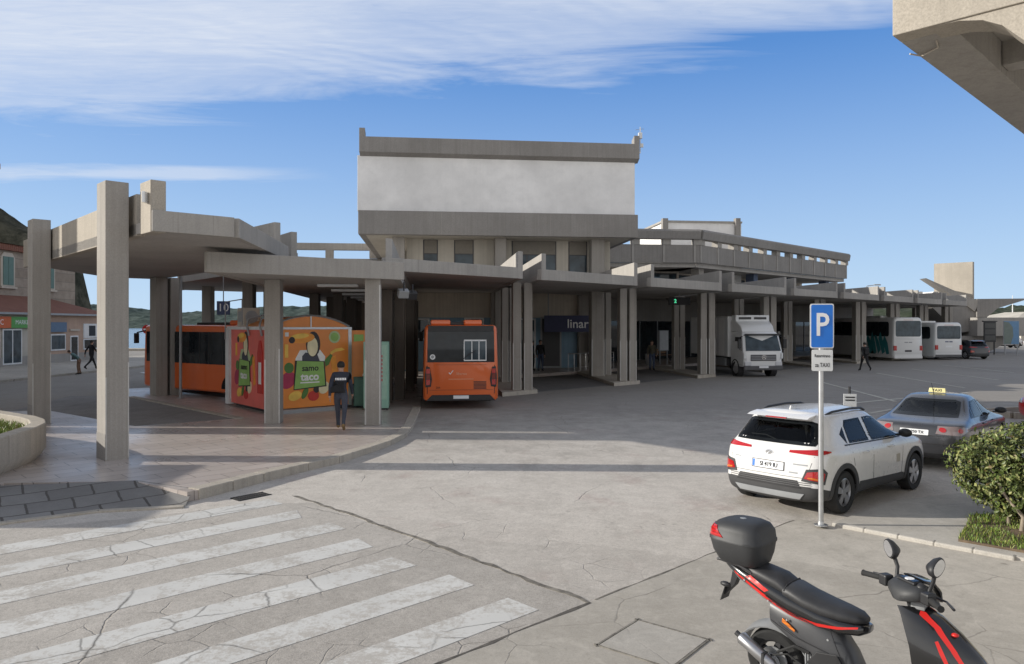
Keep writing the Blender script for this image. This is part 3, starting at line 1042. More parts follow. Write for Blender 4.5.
UL, VF = -3.39, 37.0
hall = thing('terminal_building', 'bus station hall with a windowless white upper storey between two heavy concrete beams', 'building', HL(UL, VF), A_HALL)
mb = MB(); mb.box(0, 14.03, 0, 16, 7.25, 8.42)
mb.build('lower_beam', M['concrete_dark'], hall, None, 0.02)
mb = MB()
for x in (0.0,): mb.box(0.35, 13.7, 0.35, 15.7, 7.235, 7.252)
mb.build('soffit', M['render_cream'], hall)
mb = MB()
for x in (4.05, 7.2, 9.5, 12.2): mb.box(x, x + 0.018, -0.004, 0.01, 7.27, 8.4)
mb.build('panel_joint', M['concrete_pillar'], hall)
mb = MB(); mb.box(-0.06, 13.95, 0.32, 15.7, 8.421, 11.17)
mb.build('upper_wall', M['render_white'], hall, None, 0.01)
mb = MB()
pr_ = [(0.38, 11.1), (0.0, 11.28), (0.0, 12.03), (0.38, 12.03)]
mb.extr([(0.06, y, z) for y, z in pr_], (14.05, 0, 0))
mb.box(0.06, 14.11, 0.381, 16, 11.171, 11.9)
mb.build('roof_beam', M['concrete_dark'], hall, None, 0.015)
for x in (0.05, 13.83):
    mb = MB(); mb.extr([(x, -0.004, 11.279), (x, -0.004, 12.45), (x, 0.5, 12.3), (x, 0.5, 11.14)], (0.28, 0, 0))
    mb.build('corner_post', M['concrete_dark'], hall, None, 0.012)
# first floor under the block: cream wall with deep windows, on pillars
WY = 1.7
mb = MB(); mb.box(2.3, 13.0, WY, WY + 0.3, 4.76, 7.234)
mb.build('wall', M['render_cream'], hall)
for x0, x1 in ((3.15, 3.9), (4.74, 5.75), (7.75, 10.1), (10.75, 11.75)):
    mb = MB()
    mb.box(x0, x1, WY - 0.03, WY + 0.05, 5.05, 7.2)
    f = mb.build('window_frame', M['dark_metal'], hall)
    n_ = max(1, round((x1 - x0) / 0.8))
    for i in range(n_):
        a = x0 + 0.06 + (x1 - x0 - 0.06) * i / n_; b = a + (x1 - x0 - 0.06) / n_ - 0.06
        mb = MB(); mb.box(a, b, WY - 0.035, WY - 0.028, 5.1, 6.45)
        mb.build('pane', M['glass_blue'], f)
    mb = MB(); mb.box(x0 + 0.05, x1 - 0.05, WY - 0.045, WY - 0.031, 6.5, 7.18)
    mb.build('roller_shutter', plain('shutter brown', (0.2, 0.18, 0.15), 0.6), f)
for x, wd in ((1.62, 0.6), (6.8, 0.57), (11.8, 0.68)):
    mb = MB(); mb.box(x, x + wd, 0.8, 1.5, 0.15, 7.234)
    c = mb.build('pillar', M['concrete_pillar'], hall, None, 0.015)
    for s in (0, 1):
        g_ = MB(); xx = x if s == 0 else x + wd - 0.05
        g_.box(xx, xx + 0.05, 0.794, 0.799, 0.17, 2.05)
        g_.build('corner_guard', M['guard'], c)
for x in (1.8, 7.2, 12.6):
    mb = MB(); mb.box(x, x + 0.6, 8, 8.7, 0.15, 7.234)
    mb.build('pillar', M['concrete_pillar'], hall, None, 0.015)
# ground floor walls
def wall_line(name, a, b, z0, z1, mat, parent, th=0.3):
    a = Vector((a[0], a[1], 0)); b = Vector((b[0], b[1], 0))
    d = (b - a); n_ = Vector((-d.y, d.x, 0)).normalized()
    mb = MB(); mb.obox(a + Vector((0, 0, z0)), d, n_ * th, z1 - z0)
    o = mb.build(name, mat, None)
    o.parent = parent; o.matrix_parent_inverse = parent_inv(parent)
    return o


def parent_inv(p):
    return (Matrix.Translation(p.location) @ Matrix.Rotation(p.rotation_euler.z, 4, 'Z')).inverted()


g0, g1 = HL(-3.0, 45.5), HL(9.8, 45.5)
wall_line('ground_floor_wall', g0, g1, 3.25, 4.75, M['render_beige'], hall)
wall_line('blue_dado', g0 - V * 0.004, g1 - V * 0.004, 0.0, 3.25, M['blue_wall'], hall)
for u0, u1, z0, z1, mt in ((-1.1, 0.1, 1.9, 3.2, 'glass'), (2.2, 3.4, 1.9, 3.25, 'glass_blue'), (5.6, 6.6, 0.16, 3.2, 'render_beige'), (6.9, 8.2, 0.16, 3.3, 'dark_metal')):
    a = HL(u0, 45.49)
    mb = MB(); mb.obox(a - V * 0.08 + Z * z0, EX * (u1 - u0), V * 0.07, z1 - z0)
    o = mb.build('window_frame' if z0 > 1 else 'door_frame', M['white_metal'] if mt != 'dark_metal' else M['grey_metal']); o.parent = hall; o.matrix_parent_inverse = parent_inv(hall)
    mb = MB(); mb.obox(a - V * 0.088 + EX * 0.1 + Z * (z0 + 0.1), EX * (u1 - u0 - 0.2), V * 0.007, z1 - z0 - 0.2)
    o2 = mb.build('pane', M['glass_blue'] if mt != 'dark_metal' else M['dark_metal']); o2.parent = hall; o2.matrix_parent_inverse = parent_inv(hall)
# shopfronts behind the concourse, along the row
for k in range(1, 9):
    a = pair(k - 0.1) + V * 15.5; b = pair(k + 0.9) + V * 15.5
    wall_line('shopfront_wall', a, b, 3.1, 4.75, M['concrete_dark'], hall)
    wall_line('shopfront_glass', a + R * 0.5, b - R * 0.3, 0.15, 3.1, M['glass'], hall, 0.2)
    wall_line('shopfront_post', a - R * 0.3, a + R * 0.5, 0.15, 3.1, M['concrete_pillar'], hall, 0.4)
    for q in (0.33, 0.66):
        p = a.lerp(b, q)
        wall_line('mullion', p, p + R * 0.07, 0.15, 3.1, M['grey_metal'], hall, -0.05)
rp = [pair(-0.75) + V * 6.3, pair(8.9) + V * 6.3, pair(8.9) + V * 23, pair(-0.2) + V * 25, HL(-5, 50), HL(-4.2, 40)]
mb = MB(); mb.prism([(p.x, p.y) for p in rp], 4.762, 4.98)
o = mb.build('concourse_roof', M['concrete_soffit']); o.parent = hall; o.matrix_parent_inverse = parent_inv(hall)

ae = thing('roof_antenna', 'small white antenna on the right corner of the hall roof', 'antenna', HL(UL + 14.2, VF + 0.2) + Z * 11.6)
MB().tube([(0, 0, 0), (0, 0, 1.35)], 0.025, 6).build('mast', M['steel'], ae)
MB().box(-0.1, 0.1, -0.08, 0.08, 0.75, 1.05).build('radio_unit', M['white_metal'], ae, None, 0.02)
MB().box(-0.02, 0.16, -0.05, 0.05, 0.3, 0.5).build('radio_unit', M['white_metal'], ae, None, 0.02)
MB().tube([(-0.25, 0, 1.2), (0.2, 0, 1.25)], 0.012, 5).build('aerial_rod', M['steel'], ae)
MB().box(-0.13, 0.02, -0.03, 0.03, -0.0, 0.06).build('bracket', M['steel'], ae)

# ------------------------------------------------------------------ terrace block on the right
ter = thing('terrace_block', 'upper concrete terrace with a ribbed parapet and a pergola beam held on stubs', 'building', (13.6, 54, 4.98), 0)
TC = Vector((13.6, 54, 0)); TA = TC - EX * 12; TB = TC + R * 26.5
tinv = Matrix.Translation((-13.6, -54, -4.98))


def tpart(name, mb, mat, parent=ter, bevel=0.0):
    o = mb.build(name, mat, None, None, bevel)
    o.parent = parent
    if parent is ter: o.matrix_parent_inverse = tinv
    return o


NI = N                       # inward
for nm, a, d, L_ in (('wing', TA, EX, 12.0), ('wing', TC, R, 26.5)):
    inn = V if d is EX else N
    mb = MB(); mb.obox(a + Z * 7.3, d * L_, inn * 0.3, 1.3)
    tpart('parapet', mb, M['concrete_dark'], bevel=0.02)
    mb = MB(); mb.obox(a + Z * 7.0 + inn * 0.305, d * L_, inn * 7.0, 0.3)
    tpart('terrace_slab', mb, M['concrete_soffit'])
    mb = MB(); mb.extr([a + Z * 9.0 - inn * 0.25, a + Z * 9.55 - inn * 0.35, a + Z * 9.7 - inn * 0.2, a + Z * 9.7 + inn * 0.5, a + Z * 9.0 + inn * 0.4], d * L_)
    tpart('pergola_beam', mb, M['concrete_dark'])
    n_ = int(L_ / 2.35)
    for i in range(n_ + 1):
        p = a + d * (0.05 + (L_ - 0.5) * i / n_)
        mb = MB(); mb.obox(p + Z * 8.598 - inn * 0.05, d * 0.6, inn * 0.5, 0.403)
        tpart('stub', mb, M['concrete'])
        mb = MB(); mb.obox(p + Z * 7.32 - inn * 0.05, d * 0.16, inn * 0.045, 1.25)
        tpart('rib', mb, M['concrete'])
    mb = MB(); mb.obox(a + inn * 4.5 + Z * 4.98, d * L_, inn * 0.3, 2.02)
    tpart('wall', mb, M['render_beige'])
    for i in range(int(L_ / 3)):
        p = a + d * (0.6 + 3 * i) + inn * 4.46
        mb = MB(); mb.obox(p + Z * 5.1, d * 2.2, inn * 0.05, 1.75)
        f = tpart('window_frame', mb, M['dark_metal'])
        mb = MB(); mb.obox(p + Z * 5.2 - inn * 0.008 + d * 0.08, d * 2.04, inn * 0.006, 1.55)
        tpart('pane', mb, M['glass_blue'], f)
for t_ in (1.2, 9.5, 16.5, 23.5):
    p = TC + R * t_ + N * 0.8
    mb = MB(); mb.obox(p + Z * 4.98, R * 0.7, N * 0.7, 2.02)
    tpart('pier', mb, plain('blue pier', (0.06, 0.08, 0.13), 0.6) if t_ > 5 else M['concrete_pillar'])
# set-back white storey behind it
pent = thing('rooftop_storey', 'set back white rooftop storey behind the pergola beam', 'building', (12.65, 62, 4.98))
ti = Matrix.Translation((-12.65, -62, -4.98))
for nm, b_, mt in (('wall', ((12.65, 62), EX * 6.7, V * 9, 4.98, 11.35), 'render_white'), ('roof_edge', ((12.5, 61.85), EX * 6.9, V * 9, 11.351, 11.5), 'concrete'), ('end_post', ((18.75, 62.35), EX * 0.4, V * 0.5, 8.0, 11.75), 'concrete_dark'), ('end_post', ((12.5, 61.7), EX * 0.45, V * 0.5, 8.0, 11.65), 'concrete_dark')):
    mb = MB(); mb.obox((b_[0][0], b_[0][1], b_[3]), b_[1], b_[2], b_[4] - b_[3])
    o = mb.build(nm, M[mt]); o.parent = pent; o.matrix_parent_inverse = ti

# ------------------------------------------------------------------ pergola on the roof left of the hall
pg = thing('roof_pergola', 'plain concrete pergola beam on short posts on the roof left of the hall', 'pergola', (-9.5, 47.2, 4.98))
pi_ = Matrix.Translation((9.5, -47.2, -4.98))
for b_ in ((-14.5, 7.78, 8.22, 9.5, 'beam'), (-14.5, 6.75, 7.2, 9.5, 'beam'),):
    mb = MB(); mb.obox((b_[0], 49, b_[1]), EX * b_[3], V * 0.5, b_[2] - b_[1]); o = mb.build('beam', M['concrete']); o.parent = pg; o.matrix_parent_inverse = pi_
for x in (-12.3, -9.4):
    mb = MB(); mb.obox((x, 49.1, 7.2), EX * 0.5, V * 0.4, 0.58); o = mb.build('post', M['concrete_pillar']); o.parent = pg; o.matrix_parent_inverse = pi_
for x in (-14.0, -6.2):
    mb = MB(); mb.obox((x, 49.1, 4.98), EX * 0.7, V * 0.4, 1.77); o = mb.build('post', M['concrete_pillar']); o.parent = pg; o.matrix_parent_inverse = pi_

# ------------------------------------------------------------------ entrance canopy on the tall blades (left)
ent = thing('entrance_canopy', 'big angled entrance canopy carried by the two tall concrete pillars at the far left', 'canopy', (0, 0, 0), 0)
poly = [(-7.27, 14.96), (-6.04, 16.05), (-6.7, 21.8), (-14.9, 30.8), (-16.1, 29.8), (-15.3, 23.6)]
ent.location = (-10.5, 22, 0)
ei = Matrix.Translation((10.5, -22, 0))


def epart(name, mb, mat, bevel=0.0, par=None):
    o = mb.build(name, mat, None, None, bevel); o.parent = par or ent
    if par is None: o.matrix_parent_inverse = ei
    return o


epart('roof_slab', MB().prism(poly, 4.70, 4.92), M['concrete_soffit'])


def edge_beam(a, b, th, z0, z1, ext=0.0):
    a = Vector((a[0], a[1], 0)); b = Vector((b[0], b[1], 0)); d = (b - a).normalized()
    n_ = Vector((d.y, -d.x, 0))
    return MB().obox(a - d * ext + Z * z0, (b - a) + d * 2 * ext, n_ * th, z1 - z0)


epart('front_beam', edge_beam(poly[0], poly[1], 0.16, 4.675, 5.1), M['concrete'], 0.012)
epart('side_beam', edge_beam(poly[1], poly[2], 0.16, 4.68, 5.1, 0.0), M['concrete'], 0.012)
a = Vector((*poly[0], 0)); b = Vector((*poly[5], 0)); d = (b - a).normalized()
n_ = Vector((d.y, -d.x, 0))
epart('side_fin', MB().obox(a + d * 0.9 + Z * 4.67, (b - a) + d * 0.0, n_ * 0.2, 0.88), M['concrete_sun'], 0.015)
epart('corner_post', MB().obox(a + Z * 4.66 - R * 0.02 - d * 0.1, R * 0.3, N * 0.62, 1.05), M['concrete_sun'], 0.012)
epart('side_fin', edge_beam((-7.75, 22.5), (-6.6, 21.25), 0.2, 4.69, 5.72), M['concrete'], 0.012)
epart('rear_beam', edge_beam(poly[2], poly[3], 0.16, 4.68, 5.1), M['concrete'], 0.012)
for px_, py_ in ((-8.35, 15.3), (-13.42, 20.85)):
    o = Vector((px_, py_, 0))
    mb = MB(); mb.obox(o - Z * 0.05, R * 0.45, N * 0.6, 5.83)
    c = epart('pillar', mb, M['concrete_pillar'], 0.012)
    for s in (0, 1):
        g_ = MB(); q = o + R * (0.0 if s == 0 else 0.428)
        g_.obox(q - N * 0.005 + Z * 0.02, R * 0.022, N * 0.004, 2.0 if s else 1.7)
        epart('corner_guard', g_, M['guard'], par=c)
    g_ = MB(); g_.obox(o - R * 0.006 + Z * 0.0, R * 0.005, N * 0.6, 0.55)
    epart('painted_foot', g_, M['concrete_dark'], par=c)
for off in (0, 0.56):
    o = Vector((-14.0, 29.3, 0)) + R * off
    mb = MB(); mb.obox(o, R * 0.44, N * 0.7, 4.69)
    epart('pillar', mb, M['concrete_pillar'], 0.012)

# floodlight on the corner post
fl = thing('floodlight', 'small white floodlight bracketed to the corner of the entrance canopy', 'lamp', (-7.35, 15.0, 5.35))
MB().box(-0.03, 0.03, -0.16, 0.02, -0.1, 0.12).build('housing', M['white_metal'], fl, None, 0.01)
MB().tube([(0, 0, 0), (0.12, 0.06, -0.05)], 0.02, 6).build('bracket', M['grey_metal'], fl)

# ------------------------------------------------------------------ low canopy with the kiosk under it
low = thing('low_canopy', 'lower flat concrete canopy over the painted snack kiosk', 'canopy', (-5.5, 20, 0))
li = Matrix.Translation((5.5, -20, 0))


def lpart(name, mb, mat, bevel=0.0, par=None, smooth=None):
    o = mb.build(name, mat, None, smooth, bevel); o.parent = par or low
    if par is None: o.matrix_parent_inverse = li
    return o


A_, B_ = Vector((-7.5, 18.15, 0)), Vector((-3.18, 21.3, 0))
fd = (B_ - A_).normalized(); fn = Vector((fd.y, -fd.x, 0))
BL = 27.0
lpoly = [A_, B_, B_ + V * BL, A_ + V * (BL + 3) - EX * 0.5]
lpart('roof_slab', MB().prism([(p.x, p.y) for p in lpoly], 4.1, 4.34), M['concrete_soffit'])
lpart('front_beam', MB().obox(A_ + Z * 4.08, B_ - A_, fn * 0.22, 0.5), M['concrete'], 0.015)
lpart('side_beam', MB().obox(B_ + Z * 4.085, V * BL, -EX * 0.2, 0.48), M['concrete'], 0.012)
lpart('side_beam', MB().obox(A_ + Z * 4.085, V * 8, EX * 0.2, 0.48), M['concrete'], 0.012)
for x, y, g_ in ((-7.0, 21.05, 1), (-4.1, 20.75, 1)):
    o = Vector((x, y, 0))
    mb = MB(); mb.obox(o, EX * 0.43, V * 0.5, 4.096)
    c = lpart('pillar', mb, M['concrete_pillar'], 0.012)
    for s in (0, 1):
        gm = MB(); q = o + EX * (0.0 if s == 0 else 0.39)
        gm.obox(q - V * 0.005 + Z * 0.02, EX * 0.04, V * 0.004, 1.8 if s == 0 else (2.1 if x < -5 else 3.9))
        lpart('corner_guard', gm, M['guard'], par=c)
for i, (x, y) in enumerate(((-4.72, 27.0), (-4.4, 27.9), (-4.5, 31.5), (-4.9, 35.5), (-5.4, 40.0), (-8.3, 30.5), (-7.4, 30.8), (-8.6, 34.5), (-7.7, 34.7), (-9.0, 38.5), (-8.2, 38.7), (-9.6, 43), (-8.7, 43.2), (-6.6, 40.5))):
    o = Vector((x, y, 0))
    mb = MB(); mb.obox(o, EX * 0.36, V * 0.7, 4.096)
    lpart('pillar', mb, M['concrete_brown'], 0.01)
for i in range(6):
    o = A_.lerp(B_, 0.42) + V * (4.0 + i * 3.4)
    mb = MB(); mb.obox(o + Z * 4.01, EX * 1.25, V * 0.34, 0.085)
    lpart('ceiling_light', mb, M['white_metal'], 0.01)
# floodlights at its corner
for i, (px_, py_) in enumerate(((-3.25, 22.4), (-3.15, 23.6))):
    f = thing('floodlight', ('front grey floodlight hung under the right edge of the low canopy' if i == 0 else 'rear dark floodlight hung under the right edge of the low canopy'), 'lamp', (px_, py_, 3.95), 0.4)
    MB().box(-0.16, 0.16, -0.12, 0.1, -0.34, -0.1).xf(Matrix.Rotation(0.5, 4, 'X')).build('housing', M['grey_metal'] if i == 0 else M['dark_metal'], f, None, 0.02)
    MB().tube([(0, 0, 0.14), (0, 0, -0.15)], 0.025, 6).build('bracket', M['dark_metal'], f)

# rear canopy over the far stand
rear = thing('stand_canopy', 'high concrete canopy over the far stand behind the painted kiosk', 'canopy', (-11, 33, 0))
ri = Matrix.Translation((11, -33, 0))
rp = [(-6.75, 23.4), (-4.4, 25.9), (-6.2, 41), (-15, 43), (-17.8, 40.5), (-14.6, 33.0)]
o = MB().prism(rp, 4.70, 4.9).build('roof_slab', M['concrete_soffit']); o.parent = rear; o.matrix_parent_inverse = ri
for a, b, z1 in ((rp[0], (-7.6, 24.6), 5.72), (rp[5], rp[4], 5.1), (rp[5], (-7.0, 23.7), 5.1)):
    o = edge_beam(b, a, 0.2, 4.69, z1).build('edge_beam', M['concrete'], None, None, 0.012); o.parent = rear; o.matrix_parent_inverse = ri
for x, y in ((-11.3, 31.2), (-10.55, 31.6), (-15.2, 36.5), (-12.2, 37)):
    o = MB().obox((x, y, 0), EX * 0.42, V * 0.7, 4.698).build('pillar', M['concrete_pillar'], None, None, 0.01); o.parent = rear; o.matrix_parent_inverse = ri

# ------------------------------------------------------------------ stair tower far right
st = thing('stair_tower', 'angular concrete stair tower with a sandy fin wall and a thin pointed slab', 'building', (46, 79, 0))
si = Matrix.Translation((-46, -79, 0))


def spart(name, mb, mat):
    o = mb.build(name, mat); o.parent = st; o.matrix_parent_inverse = si


fw = Vector((47.3, 76.5, 0))
spart('fin_wall', MB().obox(fw + Z * 4.2, N * 3.6, R * 0.55, 5.1), M['concrete_sun'])
mb = MB()
a0 = Vector((42.6, 76.4, 0))
mb.extr([(42.4, 76.3, 7.6), (47.4, 75.6, 5.2), (47.0, 75.6, 4.2), (45.2, 75.9, 5.6)], (0.2, 1.6, 0))
spart('stair_flight', mb, M['concrete_dark'])
mb = MB(); mb.extr([(47.2, 75.6, 5.45), (52.6, 75.6, 5.5), (49.3, 75.6, 4.5), (48.2, 75.6, 3.6), (47.2, 75.6, 3.6)], (0, 4, 0))
spart('pointed_slab', mb, M['concrete_dark'])
mb = MB(); mb.extr([(42.5, 75.9, 4.9), (48.4, 75.9, 5.3), (48.4, 75.9, 2.4), (45.5, 75.9, 2.0)], (0, 3.5, 0))
spart('stair_flight', mb, M['concrete_dark'])
mb = MB(); mb.box(46.6, 51.6, 74.6, 79, 1.7, 3.55)
spart('landing', mb, M['concrete'])
mb = MB(); mb.extr([(43.5, 75.5, 0), (48.2, 75.5, 0), (51.4, 75.5, 1.69), (42, 75.5, 1.69)], (0, 3, 0))
spart('base', mb, M['concrete_dark'])
mb = MB()
for i in range(3): mb.extr([(39.5 + i * 1.6, 78, 5.3), (41.0 + i * 1.6, 78, 6.3), (41.4 + i * 1.6, 78, 6.3), (41.4 + i * 1.6, 78, 5.3)], (0, 4, 0))
spart('skylight', mb, M['render_white'])

# ------------------------------------------------------------------ overhang of the building at the upper right
ov = thing('overhanging_building', 'sandy concrete overhang with an arched underside at the upper right edge', 'building', (4.87, 9.54, 6.5))
oi = Matrix.Translation((-4.87, -9.54, -6.5))
OC = Vector((4.87, 9.54, 0)); S_ = -N


def opart(name, mb, mat, bevel=0.0):
    o = mb.build(name, mat, None, None, bevel); o.parent = ov; o.matrix_parent_inverse = oi


opart('fascia', MB().obox(OC + Z * 6.5, S_ * 9, R * 0.32, 2.6), M['concrete_sun'], 0.012)
opart('edge_beam', MB().obox(OC + R * 0.322 + Z * 6.5, R * 14, S_ * 0.62, 0.7), M['concrete'], 0.012)
arch = [(0.42, 6.499), (0.75, 6.485), (1.0, 6.42), (1.2, 6.30), (1.42, 6.06), (1.62, 5.72), (1.85, 5.2), (2.2, 4.3), (2.5, 3.0), (2.6, -0.2), (3.4, -0.2), (3.4, 6.499)]
opart('arch_wall', MB().extr([OC + S_ * p[0] + R * 0.03 + Z * p[1] for p in arch], R * 0.5), M['concrete_sun'])
opart('soffit', MB().obox(OC + R * 0.325 + S_ * 0.625 + Z * 6.95, R * 13.6, S_ * 8, 0.15), M['concrete_soffit'])
opart('edge_beam', MB().obox(OC + R * 2.6 + S_ * 0.63 + Z * 6.6, R * 0.4, S_ * 8, 0.35), M['concrete'])
opart('wall', MB().obox(OC + R * 6.0 + S_ * 3.0 + Z * -0.2, R * 0.3, S_ * 5, 7.1), M['render_beige'])
opart('cable', MB().tube([OC + R * 0.55 + S_ * 0.35 + Z * 6.49, OC + R * 0.8 + S_ * 0.3 + Z * 6.48, OC + R * 0.95 + S_ * 0.05 + Z * 6.47, OC + R * 0.75 - S_ * 0.03 + Z * 6.47], 0.011, 6), M['render_beige'])

# unseen blocks outside the left edge, added to throw shadows on plaza and lot
hut = thing('shadow_hut', 'unseen hut added outside the left edge to shade the plaza', 'hut', (-16, 12.8, 0))
MB().box(-2.5, 1.2, -1.4, 2.2, -0.2, 2.75).build('wall', M['render_cream'], hut)
MB().box(-2.8, 1.4, -1.6, 2.4, 2.751, 2.9).build('roof', M['concrete'], hut)
blk_ = thing('shadow_block', 'unseen plain block added outside the left edge to shade the lot', 'building', (-26, 24.5, 0))
MB().box(-6, 5.2, -3.2, 4.2, -0.1, 13.2).build('wall', M['render_cream'], blk_)
MB().box(-6.3, 5.3, -3.2, 4.4, 13.201, 13.5).build('roof', M['roof'] if 'roof' in M else M['concrete'], blk_)
for i in range(4):
    for z in (1.2, 4.8, 8.6): MB().box(-5 + i * 2.6, -3.8 + i * 2.6, -3.24, -3.19, z, z + 1.6).build('window', M['glass'], blk_)
bl2 = thing('shadow_block', 'second unseen plain block added outside the left edge to shade the street', 'building', (-32, 34, 0))  # unseen, added to keep the street by the shops in shadow
MB().box(-4, 4.2, -5, 6, -0.1, 11.2).build('wall', M['render_beige'], bl2)
MB().box(-4.2, 4.4, -5.2, 6.2, 11.201, 11.5).build('roof', M['concrete'], bl2)
for i in range(4):
    for z in (1.2, 4.8, 8.2): MB().box(4.19, 4.24, -4 + i * 2.5, -2.8 + i * 2.5, z, z + 1.6).build('window', M['glass'], bl2)
shade_wall = thing('shadow_wall', 'unseen narrow wall added outside the left edge to throw a shadow band', 'wall', (-22.5, 20.15, 0))  # unseen, set to leave a sun gap beside the block
MB().box(-1.8, 1.8, -0.5, 0.55, -0.1, 11.4).build('wall', M['render_cream'], shade_wall)
MB().box(-1.9, 1.9, -0.6, 0.65, 11.401, 11.55).build('coping', M['concrete'], shade_wall)
# ------------------------------------------------------------------ background: sea, hills, shops
sea_m, t, b = new_mat('harbour water')
p = t.pos()
t.L.new(t.ramp(t.noise(t.mapping(p, (0.02, 0.15, 1)), 1.0, 4), [(0.3, (0.09, 0.15, 0.2)), (0.7, (0.16, 0.23, 0.29))]), b.inputs['Base Color'])
b.inputs['Roughness'].default_value = 0.18
t.L.new(t.bump(t.noise(t.mapping(p, (0.3, 0.9, 1)), 2.0, 4), 0.35, 0.1), b.inputs['Normal'])
structure('sea', MB().prism([(-60, 84), (-20, 84), (-20, 2600), (-2400, 2600), (-2400, 84)], -0.1, 0.03), sea_m)
structure('quay', MB().prism([(-60, 81), (-19, 81), (-19, 84), (-60, 84)], -0.1, 0.2), M['kerb'])


def hill_mat(name, a, bcol, sc):
    m, t, b = new_mat(name)
    p = t.pos()
    c = t.mix(t.ramp(t.noise(p, sc, 6, 0.7), [(0.35, 0.0), (0.65, 1.0)]), a, bcol)
    c = t.mix(t.ramp(t.noise(p, sc * 4, 4, 0.7), [(0.4, 0.7), (0.6, 0.0)]), c, [x * 0.55 for x in a])
    t.L.new(c, b.inputs['Base Color']); b.inputs['Roughness'].default_value = 1.0
    b.inputs['Specular IOR Level'].default_value = 0.05
    return m


def hills(name, x0, x1, y0, depth, hfun, mat, nx=160, ny=14, rough=1.0, sc=0.05):
    mb = MB()
    for i in range(ny + 1):
        for j in range(nx + 1):
            x = x0 + (x1 - x0) * j / nx; y = y0 + depth * i / ny
            h = hfun((x - x0) / (x1 - x0)) * math.sin(PI * 0.5 * min(1, i / ny * 1.5))
            h *= 0.92 + 0.16 * mnoise.noise(Vector((x * 0.01, y * 0.01, 3)))
            h += rough * (mnoise.noise(Vector((x * sc, y * sc, 0))) + 0.7 * mnoise.noise(Vector((x * sc * 3.1, y * sc * 3.1, 5)))) * min(1, h / 4)
            mb.v.append(Vector((x, y, max(-0.5, h))))
    for i in range(ny):
        for j in range(nx):
            a = i * (nx + 1) + j
            mb.f.append([a, a + 1, a + nx + 2, a + nx + 1]); mb.m.append(0)
    o = mb.build(name, mat, None, 60); o['kind'] = 'structure'
    return o


hm1 = hill_mat('wooded far shore', (0.055, 0.08, 0.07), (0.11, 0.135, 0.12), 0.03)
hm2 = hill_mat('scrubby hillside', (0.055, 0.055, 0.04), (0.12, 0.11, 0.08), 0.06)
hm3 = hill_mat('wooded point', (0.05, 0.065, 0.04), (0.11, 0.12, 0.09), 0.05)
hills('hill', -640, -20, 640, 160, lambda s: 23 + 5 * math.sin(s * 9) + 2 * math.sin(s * 23), hm1, 220, 12, 2.2, 0.08)
hills('hill', -420, -138, 235, 26, lambda s: (lambda x: 30 + min(28, (-152 - x) * 0.7) if x < -152 else max(0.0, 30 * (-145 - x) / 7))(-420 + 282 * s), hm2, 140, 12, 1.3, 0.08)
hills('hill', 215, 900, 400, 140, lambda s: 12 + 6 * min(1, s * 4) + 2.0 * math.sin(s * 30), hm3, 200, 10, 2.4, 0.09)

# far pavement in front of the shops
structure('pavement', MB().prism([(-33, 28), (-25.2, 28), (-24.6, 48), (-24.8, 78), (-33, 78)], -0.1, 0.1), M['cement'])
roof_m, t, b = new_mat('red roof tiles')
p = t.pos()
q = t.N.new('ShaderNodeTexWave'); q.inputs['Scale'].default_value = 1.4; q.bands_direction = 'Y'; q.inputs['Distortion'].default_value = 0.6
t.L.new(p, q.inputs['Vector'])
t.L.new(t.mix(t.noise(p, 1.2, 4), t.mix(q.outputs['Fac'], (0.12, 0.045, 0.03), (0.22, 0.08, 0.05)), (0.26, 0.12, 0.08)), b.inputs['Base Color'])
b.inputs['Roughness'].default_value = 0.9
t.L.new(t.bump(q.outputs['Fac'], 0.5, 0.05), b.inputs['Normal'])
M['roof'] = roof_m
M['pink_render'] = concrete('peach render', (0.56, 0.4, 0.31), dark=0.75, streak=0.2, fine=0.02, bump=0.06)
stone_m, t, b = new_mat('old stone wall')
p = t.pos()
q = t.N.new('ShaderNodeTexBrick'); q.inputs['Scale'].default_value = 1; q.inputs['Brick Width'].default_value = 0.7; q.inputs['Row Height'].default_value = 0.32
q.inputs['Color1'].default_value = (0.3, 0.25, 0.2, 1); q.inputs['Color2'].default_value = (0.38, 0.32, 0.26, 1); q.inputs['Mortar'].default_value = (0.22, 0.19, 0.16, 1); q.inputs['Mortar Size'].default_value = 0.02
t.L.new(t.mapping(p, (1, 1, 1), (PI / 2, 0, PI / 2)), q.inputs['Vector'])
t.L.new(t.mix(t.ramp(t.noise(p, 2.5, 4), [(0.4, 0), (0.7, 0.5)]), q.outputs['Color'], (0.2, 0.16, 0.13)), b.inputs['Base Color'])
b.inputs['Roughness'].default_value = 0.95
M['stone'] = stone_m
M['shutter_green'] = plain('faded green shutter', (0.12, 0.2, 0.17), 0.6, scale=2)

shop = thing('shop_building', 'peach coloured single storey shop with a red tiled lean-to roof at the left edge', 'shop', (-34, 52, 0))
sh = Matrix.Translation((34, -52, 0))


def adopt(o, root):
    o.parent = root
    o.matrix_parent_inverse = Matrix.Translation(-root.location)
    return o


